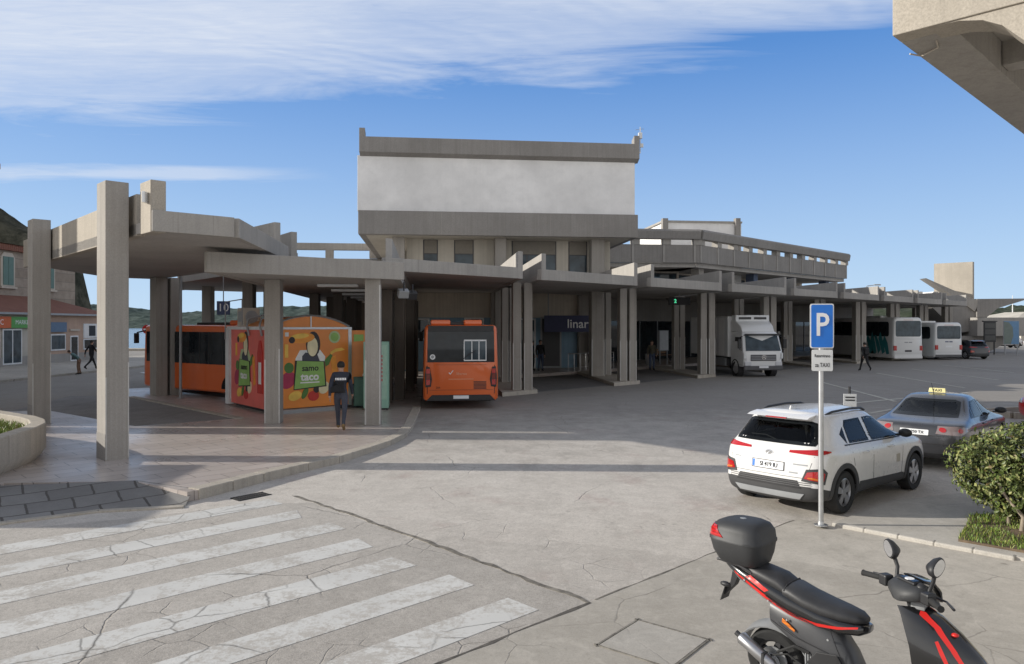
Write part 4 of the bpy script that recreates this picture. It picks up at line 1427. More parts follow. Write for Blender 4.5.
FX = -33.0
adopt(MB().box(-40, FX, 52.9, 60.3, 0.1, 3.62).build('wall', M['pink_render']), shop)
adopt(MB().box(-40, FX - 0.02, 40, 52.88, 0.1, 3.62).build('wall', M['render_cream']), shop)
adopt(MB().box(FX, FX + 0.05, 40, 60.3, 0.1, 0.7).build('plinth', M['concrete']), shop)
mb = MB()
mb.add([(-32.6, 39.6, 3.62), (-32.6, 60.8, 3.62), (-36.5, 58.2, 4.95), (-36.5, 39.6, 4.95), (-40.5, 60.8, 3.62), (-40.5, 39.6, 3.62)], [(0, 1, 2, 3), (1, 4, 2), (3, 2, 4, 5), (0, 5, 4, 1), (0, 3, 5)])
adopt(mb.build('roof', M['roof']), shop)
adopt(MB().box(-32.7, -32.56, 39.6, 60.8, 3.5, 3.64).build('gutter', M['grey_metal']), shop)


def fbox(name, y0, y1, z0, z1, mat, par, d0=0.0, d1=0.05):
    return adopt(MB().box(FX + d0, FX + d1, y0, y1, z0, z1).build(name, mat), shop) if par is shop else MB().box(FX + d0, FX + d1, y0, y1, z0, z1).build(name, mat, par)


def fwin(name, y0, y1, z0, z1, panes, pm='glass_blue', fm='white_metal'):
    f = fbox(name, y0, y1, z0, z1, M[fm], shop, 0.0, 0.06)
    for i in range(panes):
        w_ = (y1 - y0 - 0.1) / panes
        fbox('pane', y0 + 0.1 + i * w_, y0 + i * w_ + w_, z0 + 0.1, z1 - 0.1, M[pm], f, 0.06, 0.066)
    return f


fwin('shop_window', 48.2, 50.1, 0.2, 2.55, 2)
fwin('shop_window', 53.2, 55.0, 0.95, 2.15, 1)
fwin('door', 55.6, 56.6, 0.1, 2.0, 1, 'glass')
fwin('shop_window', 57.3, 59.6, 0.9, 1.75, 1, 'glass')
fwin('shop_window', 57.3, 59.6, 1.8, 2.9, 1, 'render_white')
fbox('poster', 58.0, 58.9, 1.95, 2.75, M['ink'], shop, 0.06, 0.075)
fbox('door_arch', 55.5, 56.7, 2.35, 2.5, M['render_beige'], shop, 0.0, 0.12)
for y0, y1, z0, z1, col, txt, sz, tc in ((46.5, 48.8, 2.6, 3.35, (0.6, 0.12, 0.02), 'NIC', 0.5, 'white_ink'), (48.82, 51.2, 2.6, 3.35, (0.09, 0.32, 0.06), 'MARKET', 0.42, 'white_ink'), (53.0, 54.9, 2.3, 3.0, (0.1, 0.16, 0.25), '', 0.3, 'white_ink')):
    s = fbox('shop_sign', y0, y1, z0, z1, plain('sign ' + str(y0), col, 0.5), shop, 0.05, 0.2)
    if txt: lettering(txt, sz, (FX + 0.2, (y0 + y1) / 2, (z0 + z1) / 2), (0, 1, 0), Z, M[tc], s)

stone = thing('stone_house', 'old two storey stone house with green shutters behind the red lean-to roof', 'house', (-45, 55, 0))
SX = -36.6
adopt(MB().box(-52, SX, 40, 62.4, 0.0, 8.6).build('wall', M['stone']), stone)
mb = MB()
mb.add([(-36.2, 39.5, 8.65), (-36.2, 62.8, 8.65), (-41, 58, 9.35), (-41, 39.5, 9.35), (-52.4, 62.8, 8.65), (-52.4, 39.5, 8.65)], [(0, 1, 2, 3), (1, 4, 2), (3, 2, 4, 5), (0, 5, 4, 1), (0, 3, 5)])
adopt(mb.build('roof', M['roof']), stone)
adopt(MB().box(SX, SX + 0.3, 40, 62.5, 8.2, 8.62).build('cornice', M['roof']), stone)
for y in (45.0, 49.2, 54.0, 58.8):
    f = adopt(MB().extr([(SX, y - 0.75, 5.6), (SX, y + 0.75, 5.6), (SX, y + 0.75, 7.7), (SX, y + 0.45, 8.05), (SX, y - 0.45, 8.05), (SX, y - 0.75, 7.7)], (0.08, 0, 0)).build('window_surround', M['render_beige']), stone)
    for s in (-0.29, 0.29):
        MB().box(SX + 0.08, SX + 0.12, y + s - 0.27, y + s + 0.27, 5.7, 7.75).build('shutter', M['shutter_green'], f)
    MB().box(SX + 0.0, SX + 0.2, y - 0.85, y + 0.85, 5.45, 5.58).build('sill', M['render_beige'], f)
sa = thing('roof_aerial', 'thin aerial on the ridge of the stone house', 'antenna', (-41.0, 54.0, 9.2))
MB().tube([(0, 0, 0), (0, 0, 2.6)], 0.03, 6).build('mast', M['dark_metal'], sa)
MB().tube([(0, -0.4, 2.3), (0, 0.4, 2.3)], 0.015, 5).build('aerial_rod', M['dark_metal'], sa)


def lamp_post(label, x, y, h, rz):
    r = thing('street_lamp', label, 'street lamp', (x, y, 0), rz, 'tall street lamps by the water')
    MB().tube([(0, 0, 0), (0, 0, h * 0.6), (0, 0, h - 0.3), (0.25, 0, h), (1.2, 0, h + 0.12)], [0.09, 0.07, 0.055, 0.05, 0.04], 8).build('post', M['grey_metal'], r)
    MB().box(1.0, 1.75, -0.12, 0.12, h + 0.06, h + 0.2).build('lamp_head', M['grey_metal'], r, None, 0.03)
    return r


lamp_post('street lamp rising behind the red lean-to roof of the shop', -36.0, 66.0, 6.2, 0)
lamp_post('street lamp rising behind the far bay canopies', 39.8, 84.0, 7.2, 0)

ne = thing('no_entry_sign', 'round red no entry sign on a thin pole near the water', 'road sign', (-29.4, 60, 0), 0)
MB().tube([(0, 0, 0), (0, 0, 2.9)], 0.04, 6).build('pole', M['grey_metal'], ne)
d_ = MB().lathe([(0.01, -0.02), (0.36, -0.02), (0.36, -0.06), (0.01, -0.06)], 20, 0, 'Y').build('disc', M['red'], ne, loc=(0, 0, 2.45))
MB().box(-0.24, 0.24, -0.075, -0.062, -0.06, 0.06).build('bar', M['white_ink'], d_)

# stand number and thin pole on the platform
sg = thing('stand_sign', 'small dark blue stand number sign reading 10 hung under the rear canopy', 'sign', (-11.0, 28.4, 3.45), 0.15)
MB().box(-0.24, 0.24, -0.03, 0.03, -0.26, 0.26).build('panel', M['dark_blue'], sg, None, 0.01)
lettering('10', 0.42, (0, -0.03, 0), (1, 0, 0), Z, M['white_ink'], sg, 'number')
MB().tube([(0, 0, 0.26), (0, 0, 1.25)], 0.02, 6).build('hanger', M['grey_metal'], sg)
tp = thing('thin_pole', 'thin grey steel pole on the platform in front of the side-on orange bus', 'pole', (-12.7, 28.55, 0))
MB().tube([(0, 0, 0), (0, 0, 4.69)], 0.055, 10).build('tube', M['grey_metal'], tp)
MB().lathe([(0.13, 0.0), (0.13, 0.02), (0.06, 0.03)], 12).build('foot', M['grey_metal'], tp)

# ------------------------------------------------------------------ harbour side on the right
qh = thing('quay_hall', 'low cream quay hall with a white hipped roof at the far right', 'building', (100, 125, 0))
adopt(MB().box(82, 140, 120, 135, 0, 3.3).build('wall', M['render_cream']), qh)
adopt(MB().extr([(80, 119, 3.3), (80, 136, 3.3), (86, 130, 5.0), (86, 125, 5.0)], (62, 0, 0)).build('roof', M['render_cream']), qh)
for i in range(9):
    adopt(MB().box(84 + i * 6, 88 + i * 6, 119.9, 120.05, 1.8, 3.0).build('window', M['glass']), qh)
for i, x in enumerate((84, 98, 112)):
    lt = thing('mast', ('left', 'middle', 'right')[i] + ' white mast above the quay hall roof', 'mast', (x + 2, 128, 4.7), 0)
    MB().tube([(0, 0, 0), (0, 0, 3.2)], [0.09, 0.05], 6).build('tube', M['white_metal'], lt)
for i, (x, y, lab) in enumerate(((46.0, 70.5, 'dark'), (47.2, 68.5, 'poster'))):
    if lab == 'dark':
        nb = thing('notice_board', 'dark notice board on two legs in front of the stair tower', 'notice board', (45.2, 70.5, 0), 0.1)
        MB().box(-0.6, 0.6, -0.06, 0.06, 1.2, 3.1).build('panel', M['dark_metal'], nb, None, 0.02)
        for k in range(3): MB().box(-0.52, 0.52, -0.075, -0.062, 1.35 + k * 0.58, 1.8 + k * 0.58).build('notice', plain('faded notice', (0.09, 0.09, 0.085), 0.5), nb)
        MB().box(-0.7, 0.7, -0.12, 0.12, 3.1, 3.2).build('hood', M['dark_metal'], nb)
        for s in (-0.5, 0.42): MB().box(s, s + 0.09, -0.045, 0.045, 0, 1.2).build('leg', M['dark_metal'], nb)
    else:
        nb = thing('poster_stand', 'blue and white poster panel on legs beside the dark notice board', 'poster stand', (45.9, 68.5, 0), -0.25)
        MB().box(-0.65, 0.65, -0.05, 0.05, 1.0, 3.2).build('frame', M['grey_metal'], nb, None, 0.02)
        po = MB().box(-0.6, 0.6, -0.065, -0.052, 1.05, 3.15).build('poster', plain('poster blue', (0.12, 0.25, 0.42), 0.3), nb)
        plate2d([(-0.6, 1.06), (-0.05, 1.06), (0.15, 1.8), (0.1, 2.6), (-0.2, 3.05), (-0.6, 3.1)], (0, -0.066, 0), (1, 0, 0), Z, 0.004).build('picture', plain('poster grey green', (0.16, 0.2, 0.18), 0.4), po)
        for s in (-0.55, 0.46): MB().box(s, s + 0.09, -0.045, 0.045, 0, 1.0).build('leg', M['grey_metal'], nb)
# kerbed island behind the taxi
isl = [(15.0, 23.8), (20.5, 25.9), (26, 26.6), (26, 24.0), (20.8, 23.2), (16.8, 22.6), (15.4, 22.9)]
structure('traffic_island', MB().prism(isl, -0.2, 0.1, 0), M['soil'])
ik = MB()
for i in range(len(isl)):
    a, b = Vector(isl[i]), Vector(isl[(i + 1) % len(isl)])
    d = (b - a).normalized(); n_ = Vector((d.y, -d.x)) * 0.14
    if i < 3 or i > 3: ik.prism([(a.x, a.y), (b.x, b.y), (b.x - n_.x, b.y - n_.y), (a.x - n_.x, a.y - n_.y)], -0.2, 0.12 + 0.001 * i)
structure('kerb', ik, M['kerb'], bevel=0.012)

# ------------------------------------------------------------------ snack kiosk
ka = rad(40)
kf = Vector((math.cos(ka), math.sin(ka), 0)); ks = Vector((-math.sin(ka), math.cos(ka), 0))
KW, KD, KH = 2.77, 3.4, 2.7
kio = thing('snack_kiosk', 'snack kiosk wrapped in orange and red fruit posters under the low canopy', 'kiosk', (-7.6, 23.35, 0), ka)
M['k_orange'] = plain('poster orange', (0.8, 0.27, 0.05), 0.3, vary=0.14, scale=0.8)
M['k_red'] = plain('poster coral red', (0.78, 0.15, 0.12), 0.3, vary=0.14, scale=0.8)
P_ = {k: plain('poster ' + k, c, 0.45, vary=0.12, scale=3) for k, c in dict(yellow=(0.85, 0.55, 0.1), mango=(0.85, 0.33, 0.04), green=(0.27, 0.48, 0.12), leafgreen=(0.08, 0.2, 0.04), dark=(0.025, 0.022, 0.022), cream=(0.82, 0.74, 0.48), white=(0.82, 0.82, 0.8), magenta=(0.42, 0.03, 0.09), red=(0.55, 0.04, 0.03), navy=(0.05, 0.055, 0.08), pale=(0.45, 0.55, 0.3)).items()}
body = MB().box(0, KW, 0, KD, 0.22, KH).build('body', M['white_metal'], kio, None, 0.01)
MB().box(0.15, KW - 0.15, 0.15, KD - 0.1, 0.0, 0.22).build('plinth', M['dark_metal'], kio)
MB().box(0.3, 2.2, -0.25, 0.14, 0.0, 0.12).build('step', M['grey_metal'], kio)
U, W_ = Vector((1, 0, 0)), Z
fp = plate2d([(0.03, 0.14), (KW - 0.05, 0.14), (KW - 0.05, KH - 0.04), (0.03, KH - 0.04)], (0, -0.002, 0), U, W_, 0.01).build('front_poster', M['k_orange'], kio)
MB().box(KW - 0.06, KW + 0.06, -0.03, 0.06, 0.1, KH + 0.02).build('corner_post', M['steel'], kio)
MB().box(-0.05, 0.03, -0.03, 0.05, 0.1, KH + 0.02).build('corner_post', M['steel'], kio)
MB().box(-0.06, KW + 0.06, -0.045, 0.0, KH - 0.04, KH + 0.03).build('eave_board', M['steel'], kio)
arc = [(0.02 + (KW - 0.04) * i / 14, KH + 0.03 + 0.36 * math.sin(PI * i / 14) ** 0.85) for i in range(15)]
MB().extr([(x, 0.02, z) for x, z in arc] + [], (0, KD - 0.1, 0)).build('arched_roof', M['k_orange'], kio)
mb = MB()
mb.tube([(x, 0.0, z + 0.02) for x, z in arc], 0.035, 6); mb.build('roof_rim', M['steel'], kio)
MB().box(KW / 2 - 0.02, KW / 2 + 0.02, -0.005, 0.01, KH + 0.03, KH + 0.39).build('rib', M['steel'], kio)


def art(par, o, u, w, sx, items):
    lay = 0.010
    for nm, poly, col in items:
        lay += 0.0012
        plate2d([(p[0] * sx[0] + sx[1], p[1]) for p in poly], Vector(o) , u, w, lay).build(nm, P_[col], par)


def kp(pts):        # sketch units of the poster to metres
    return [(0.34 + (x - 285) * 0.00732, 2.71 - (y - 190) * 0.00656) for x, y in pts]


def kell(cx, cy, rx, ry, rot=0.0, n=18):
    return kp([(cx + rx * math.cos(2 * PI * k / n) * math.cos(rot) - ry * math.sin(2 * PI * k / n) * math.sin(rot), cy + rx * math.cos(2 * PI * k / n) * math.sin(rot) + ry * math.sin(2 * PI * k / n) * math.cos(rot)) for k in range(n)])


ITEMS = [('fruit', kell(320, 445, 34, 44, 0.5), 'magenta'), ('leaf', kell(325, 385, 22, 26), 'leafgreen'),
         ('juice_glass', kp([(355, 340), (375, 300), (470, 300), (495, 335), (490, 372), (352, 372)]), 'white'),
         ('fruit_shadow', kp([(385, 330), (400, 312), (455, 318), (470, 360), (385, 360)]), 'navy'),
         ('avocado_skin', kell(437, 272, 34, 64), 'dark'), ('avocado_flesh', kell(434, 284, 25, 48), 'cream'),
         ('papaya', kell(384, 240, 60, 26, -0.08), 'mango'), ('papaya_light', kell(375, 231, 42, 12, -0.1), 'yellow'), ('papaya_tip', kell(338, 250, 14, 16), 'dark'),
         ('badge', kell(540, 237, 28, 31), 'pale'), ('badge_ring', kell(540, 237, 20, 22), 'green'),
         ('banana', kp([(520, 312), (545, 296), (575, 292), (592, 302), (570, 308), (545, 312), (522, 326)]), 'yellow'),
         ('carrot', kp([(520, 340), (545, 330), (560, 470), (535, 480)]), 'mango'), ('leaf', kp([(492, 352), (520, 322), (530, 330), (512, 375), (496, 385)]), 'leafgreen'),
         ('lemon', kell(352, 523, 32, 22, -0.4), 'yellow'), ('apple', kell(438, 528, 26, 25), 'red'), ('lime', kell(398, 512, 12, 30, 0.4), 'leafgreen'), ('berry', kell(452, 498, 14, 16), 'dark'),
         ('pear', kell(488, 490, 24, 32, 0.4), 'cream'),
         ('logo', kp([(306, 212), (322, 212), (322, 232), (306, 232)]), 'white'), ('caption', kp([(305, 270), (320, 270), (320, 335), (305, 335)]), 'yellow'),
         ('board_shadow', kp([(352, 350), (490, 357), (500, 484), (346, 494)]), 'dark'), ('green_board', kp([(360, 352), (485, 360), (493, 478), (348, 490)]), 'green')]
art(fp, (0, -0.002, 0), U, W_, (1, 0), ITEMS)
lc = kp([(422, 390), (420, 430), (420, 460)])
lettering('samo', 0.27, (lc[0][0], -0.042, lc[0][1]), U, (0.02, 0, 1), P_['dark'], fp, bold=0.006, off=0.002)
lettering('taco', 0.34, (lc[1][0], -0.042, lc[1][1] - 0.02), U, (0.02, 0, 1), P_['white'], fp, bold=0.012, off=0.002, sx=1.05)
MB().box(lc[2][0] - 0.33, lc[2][0] + 0.33, -0.046, -0.042, lc[2][1] - 0.02, lc[2][1] + 0.02).build('caption', P_['white'], fp)
# red side
rpn = plate2d([(0.05, 0.12), (KD, 0.12), (KD, KH - 0.06), (0.05, KH - 0.06)], (-0.002, KD, 0), (0, -1, 0), Z, 0.01).build('side_poster', M['k_red'], kio)
MB().box(-0.045, 0.02, -0.05, KD + 0.3, KH - 0.05, KH + 0.05).build('eave_board', M['white_metal'], kio)
MB().box(-0.08, 0.1, KD, KD + 0.35, 0.05, KH).build('end_panel', M['white_metal'], kio)
ITS = [(n_, p_, c_) for n_, p_, c_ in ITEMS if n_ not in ('badge', 'badge_ring', 'banana', 'logo')]
ITS = [(n_, [(x - 0.05, z) for x, z in p_], ('pale' if n_ == 'juice_glass' else c_)) for n_, p_, c_ in ITS]
art(rpn, (-0.002, KD, 0), Vector((0, -1, 0)), Z, (0.95, 0.1), ITS + [('bottle', [(2.5, 0.6), (2.95, 0.6), (2.95, 1.9), (2.8, 2.3), (2.65, 2.3), (2.5, 1.9)], 'red'), ('caption', [(2.6, 0.9), (2.85, 0.9), (2.85, 1.6), (2.6, 1.6)], 'white')])
lettering('samo', 0.26, (-0.042, KD - (lc[0][0]) * 0.95 - 0.05, lc[0][1]), (0, -1, 0), Z, P_['dark'], rpn, bold=0.006, off=0.002)
lettering('taco', 0.33, (-0.042, KD - (lc[1][0]) * 0.95 - 0.05, lc[1][1] - 0.02), (0, -1, 0), Z, P_['white'], rpn, bold=0.012, off=0.002)
# raised serving hatch on the right
ht = MB().extr([(KW + 0.08, 0.05, 2.62), (KW + 0.62, -0.25, 2.62), (KW + 0.62, -0.25, 1.95), (KW + 0.36, -0.1, 0.85), (KW + 0.08, 0.05, 0.8)], (0.02, 0.04, 0)).build('hatch', M['k_orange'], kio)
MB().extr([(KW + 0.16, 0.0, 2.48), (KW + 0.44, -0.155, 2.48), (KW + 0.44, -0.155, 2.26), (KW + 0.16, 0.0, 2.24)], (-0.008, -0.014, 0)).build('hatch_label', P_['green'], ht)
# roof fittings
for i, q in enumerate((0.5, 1.6)):
    MB().tube([(-0.05, q, KH - 0.25), (-0.12, q, KH + 0.1), (-0.02, q + 0.1, KH + 0.3), (0.6, q + 0.2, KH + 0.45)], 0.035, 8).build('pipe', M['grey_metal'], kio)
MB().tube([(-0.2, KD, KH - 0.4), (-0.2, KD, KH + 0.9), (-0.2, KD - 1.6, KH + 0.95), (-0.2, KD - 1.6, KH + 0.1)], 0.022, 6).build('roof_rail', M['grey_metal'], kio)
ac_ = thing('air_conditioner', 'boxy air conditioner unit on the kiosk roof', 'air conditioner', kio.location + kf * 0.1 + ks * 2.5 + Z * (KH + 0.06), ka)
MB().box(-0.1, 0.45, -0.3, 0.3, 0, 0.62).build('casing', M['render_beige'], ac_, None, 0.02)
MB().lathe([(0.02, -0.318), (0.2, -0.318), (0.22, -0.302)], 20, 0, 'Y').build('fan_grille', M['grey_metal'], ac_, loc=(0.17, 0, 0.31))
MB().box(-0.108, -0.1, -0.2, 0.2, 0.15, 0.5).build('louvre', M['grey_metal'], ac_)

vc = thing('vending_cabinet', 'pale green upright cabinet with red lettering beside the right pillar of the low canopy', 'vending machine', (-4.38, 24.5, 0), 0.12)
vg = plain('pale green enamel', (0.28, 0.5, 0.4), 0.4, scale=1)
vb = MB().box(-0.5, 0.32, 0, 0.75, 0.06, 2.25).build('body', vg, vc, None, 0.02)
MB().box(-0.45, 0.28, 0.05, 0.7, 0, 0.06).build('plinth', M['dark_metal'], vc)
MB().box(-0.42, 0.26, -0.012, 0.0, 0.35, 2.15).build('door', plain('light green door', (0.36, 0.56, 0.45), 0.3), vc, None, 0.01)
for k in range(7): MB().box(0.0, 0.12, -0.018, -0.013, 0.95 + k * 0.13, 1.03 + k * 0.13).build('letter_mark', M['red'], vc)
dc = thing('storage_box', 'dark green low cabinet standing under the raised hatch of the kiosk', 'cabinet', (-5.05, 25.2, 0), 0.2)
MB().box(-0.3, 0.32, 0, 0.6, 0.05, 1.05).build('body', plain('dark green enamel', (0.05, 0.13, 0.1), 0.4), dc, None, 0.02)
MB().box(-0.27, 0.29, -0.012, 0.0, 0.1, 0.95).build('door', plain('deep green door', (0.06, 0.16, 0.12), 0.35), dc, None, 0.008)

# blue shop sign and stand number in the concourse
bs = thing('shop_sign', 'long dark blue shop sign lettered linar inside the concourse', 'sign', pair(0.85) + V * 8.6 + Z * 2.85, A_HALL)
MB().box(-1.6, 1.9, -0.05, 0.05, -0.45, 0.5).build('panel', plain('sign violet blue', (0.03, 0.035, 0.1), 0.5), bs)
lettering('linar', 0.72, (0.35, -0.052, 0.0), (1, 0, 0), Z, M['white_ink'], bs, bold=0.008)
for s in (-1.4, 1.7): MB().box(s, s + 0.06, -0.03, 0.03, 0.5, 1.9).build('hanger', M['grey_metal'], bs)
led = thing('stand_display', 'black display with a green lit number 2 hung under the canopy left of the truck', 'display', pair(1.82) + V * 1.5 + Z * 4.1, A_HALL)
MB().box(-0.6, 0.6, -0.06, 0.06, -0.2, 0.22).build('casing', M['ink'], led, None, 0.01)
gl = lamp_mat('green led', (0.02, 0.6, 0.26), 1.2)
lettering('2', 0.28, (-0.25, -0.062, 0.0), (1, 0, 0), Z, gl, led, 'number', bold=0.008)
MB().tube([(0, 0, 0.22), (0, 0, 0.6)], 0.03, 6).build('hanger', M['grey_metal'], led)
# railings in the concourse
rl = thing('railing', 'grey steel railing on the concourse under the dark blue sign', 'railing', pair(0.8) + V * 8.4 + Z * 0.15, A_ROW)
mb = MB(); mb.tube([(0, 0, 1.0), (4.2, 0, 1.0)], 0.03, 8); mb.tube([(0, 0, 0.2), (4.2, 0, 0.2)], 0.02, 6); mb.build('rail', M['steel'], rl)
for i in range(9): MB().tube([(i * 0.52, 0, 0), (i * 0.52, 0, 1.0)], 0.02, 6).build('post', M['steel'], rl)

# ------------------------------------------------------------------ parking sign
ps = thing('parking_sign', 'blue parking sign with white P and a white plate on a grey pole', 'road sign', (4.52, 10.9, -0.13), rad(-8))
MB().tube([(0, 0, 0), (0, 0, 3.2)], 0.036, 14).build('pole', M['steel'], ps, 40)
MB().lathe([(0.1, 0), (0.1, 0.012), (0.045, 0.02), (0.04, 0.06)], 14).build('foot', M['steel'], ps)
sp_ = MB().extr([(x, -0.045, z) for x, z in rrect(-0.165, 0.165, 2.59, 3.24, 0.03)], (0, -0.014, 0)).build('panel', M['white_metal'], ps)
MB().extr([(x, -0.0592, z) for x, z in rrect(-0.15, 0.15, 2.605, 3.225, 0.025)], (0, -0.003, 0)).build('blue_face', M['sign_blue'], sp_)
lettering('P', 0.47, (0.0, -0.0625, 2.92), (1, 0, 0), Z, M['white_ink'], sp_, 'letter', bold=0.006, sx=0.82)
sb = MB().extr([(x, -0.045, z) for x, z in rrect(-0.14, 0.15, 2.26, 2.57, 0.02)], (0, -0.012, 0)).build('lower_plate', M['white_metal'], ps)
lettering('Rezervirano', 0.062, (0.005, -0.0575, 2.48), (1, 0, 0), Z, M['ink'], sb, off=0.001, sx=0.72, bold=0.001)
lettering('za TAXI', 0.085, (0.005, -0.0575, 2.345), (1, 0, 0), Z, M['ink'], sb, off=0.001, sx=0.72, bold=0.001)
for z in (2.75, 3.1, 2.42): MB().box(-0.05, 0.05, -0.045, 0.045, z - 0.015, z + 0.015).build('clamp', M['steel'], ps)
# little sign board behind the white car
ls = thing('small_sign', 'small white notice on a short dark post behind the white car', 'sign', (8.2, 18.1, road_z(18.1)), rad(-10))
MB().tube([(0, 0, 0), (0, 0, 1.42)], 0.03, 8).build('post', M['dark_metal'], ls)
pn = MB().box(-0.15, 0.15, -0.05, -0.035, 0.93, 1.24).build('panel', M['white_metal'], ls, None, 0.004)
for z in (1.16, 1.09): MB().box(-0.11, 0.11, -0.055, -0.0505, z - 0.015, z + 0.015).build('text_bar', M['ink'], pn)

# ------------------------------------------------------------------ planter with grass
pc = [(-9.1, 11.9), (-9.45, 14.2), (-9.62, 15.1), (-9.85, 15.75), (-10.25, 16.35), (-10.8, 16.9), (-12.5, 18.1), (-16, 20), (-17, 12.4)]
pln = thing('planter', 'curved concrete planter wall filled with grass at the left edge', 'planter', (-12.5, 15.5, 0))
pin = Matrix.Translation((12.5, -15.5, 0))
mb = MB(); inner = []
cx, cy = -12.9, 15.4
for p in pc:
    d = Vector((cx - p[0], cy - p[1])); d.normalize(); inner.append((p[0] + d.x * 0.32, p[1] + d.y * 0.32))
n_ = len(pc)
lower = [(p[0] + (cx - p[0]) * 0.05, p[1] + (cy - p[1]) * 0.05) for p in pc]
vs = [(p[0], p[1], 0.0) for p in lower] + [(p[0], p[1], 0.22) for p in pc] + [(p[0], p[1], 0.74) for p in pc] + [(p[0], p[1], 0.74) for p in inner] + [(p[0], p[1], 0.4) for p in inner]
fs = []
for r_ in range(4):
    for i in range(n_):
        j = (i + 1) % n_
        fs.append((r_ * n_ + i, r_ * n_ + j, (r_ + 1) * n_ + j, (r_ + 1) * n_ + i))
mb.add(vs, fs)
o = mb.build('wall', M['kerb'], None, 50, 0.02); o.parent = pln; o.matrix_parent_inverse = pin
o = MB().prism(inner, 0.35, 0.55).build('soil', M['soil']); o.parent = pln; o.matrix_parent_inverse = pin


def grass(name, label, poly, z0, n, hmin, hmax, seed=1, w=0.012):
    rnd = random.Random(seed)
    xs_ = [p[0] for p in poly]; ys_ = [p[1] for p in poly]
    mb = MB(); k = 0
    while k < n:
        x = rnd.uniform(min(xs_), max(xs_)); y = rnd.uniform(min(ys_), max(ys_))
        if not in_poly((x, y), poly): continue
        den = mnoise.noise(Vector((x * 2.2, y * 2.2, seed)))
        k += 1
        if den < -0.25 and rnd.random() < 0.8: continue
        h = rnd.uniform(hmin, hmax) * (1 + 0.7 * den); a = rnd.uniform(0, 2 * PI); lean = rnd.uniform(0.1, 0.7) * h
        dx, dy = math.cos(a), math.sin(a)
        ww = w * rnd.uniform(0.7, 1.5)
        m = 0 if rnd.random() < 0.6 else 1
        b = rnd.uniform(0, 2 * PI); px, py = math.cos(b) * ww, math.sin(b) * ww
        mb.add([(x - px, y - py, z0), (x + px, y + py, z0), (x + dx * lean * 0.4 + px * 0.7, y + dy * lean * 0.4 + py * 0.7, z0 + h * 0.6), (x + dx * lean * 0.4 - px * 0.7, y + dy * lean * 0.4 - py * 0.7, z0 + h * 0.6), (x + dx * lean, y + dy * lean, z0 + h)], [(0, 1, 2, 3), (3, 2, 4)], m)
    me = bpy.data.meshes.new(name); me.from_pydata([tuple(p) for p in mb.v], [], mb.f); me.polygons.foreach_set('material_index', mb.m)
    o = link(name, me, [M['grass_a'], M['grass_b']])
    return tag(o, label, 'grass', None, 'stuff')


grass('grass', 'short green and yellow grass growing in the curved planter', inner, 0.55, 12000, 0.05, 0.13, 3, 0.010)
gp = [(6.02, 10.05), (7.0, 11.35), (7.9, 11.5), (10.2, 11.2), (9.0, 7.4), (7.95, 8.15), (6.6, 9.5)]
structure('soil_bed', MB().prism(gp, zg - 0.1, zg + 0.08), M['soil'])
grass('grass', 'rough green grass and weeds at the foot of the round bush', gp, zg + 0.075, 15000, 0.015, 0.08, 5, 0.005)
jo = [along(Q, R, 2.9)]
# weeds in the pavement joints
for i, (a, b) in enumerate((((2.85, 6.35), (3.35, 6.05)), ((2.95, 5.55), (3.4, 6.1)), ((2.6, 5.75), (2.95, 5.5)))):
    a = Vector(a); b = Vector(b); d = (b - a).normalized(); q = Vector((-d.y, d.x)) * 0.03
    grass('weeds', 'thin green weeds in a pavement joint behind the scooter', [tuple(a - q), tuple(b - q), tuple(b + q), tuple(a + q)], zg + 0.005, 420, 0.02, 0.06, 20 + i, 0.007)['group'] = 'weeds in the pavement joints'

# ------------------------------------------------------------------ clipped bush
rnd = random.Random(11)
bu = thing('bush', 'rounded clipped green bush on bare pale stems at the right edge', 'bush', (7.9, 11.0, zg + 0.08))
bin_ = Matrix.Translation(-bu.location)
lob = [((7.6, 11.0, 0.72), (0.95, 0.75, 0.55)), ((8.3, 11.3, 0.8), (0.95, 0.8, 0.58)), ((7.25, 10.95, 0.52), (0.62, 0.6, 0.42)), ((7.95, 10.5, 0.56), (0.8, 0.55, 0.5)), ((8.9, 10.9, 0.7), (0.7, 0.7, 0.55)), ((7.8, 11.2, 0.95), (0.75, 0.6, 0.38)), ((7.05, 11.1, 0.7), (0.5, 0.5, 0.45)), ((7.5, 10.75, 0.32), (0.65, 0.45, 0.36)), ((8.0, 10.45, 0.25), (0.7, 0.4, 0.3)), ((8.6, 10.4, 0.4), (0.6, 0.5, 0.4))]
mb = MB()
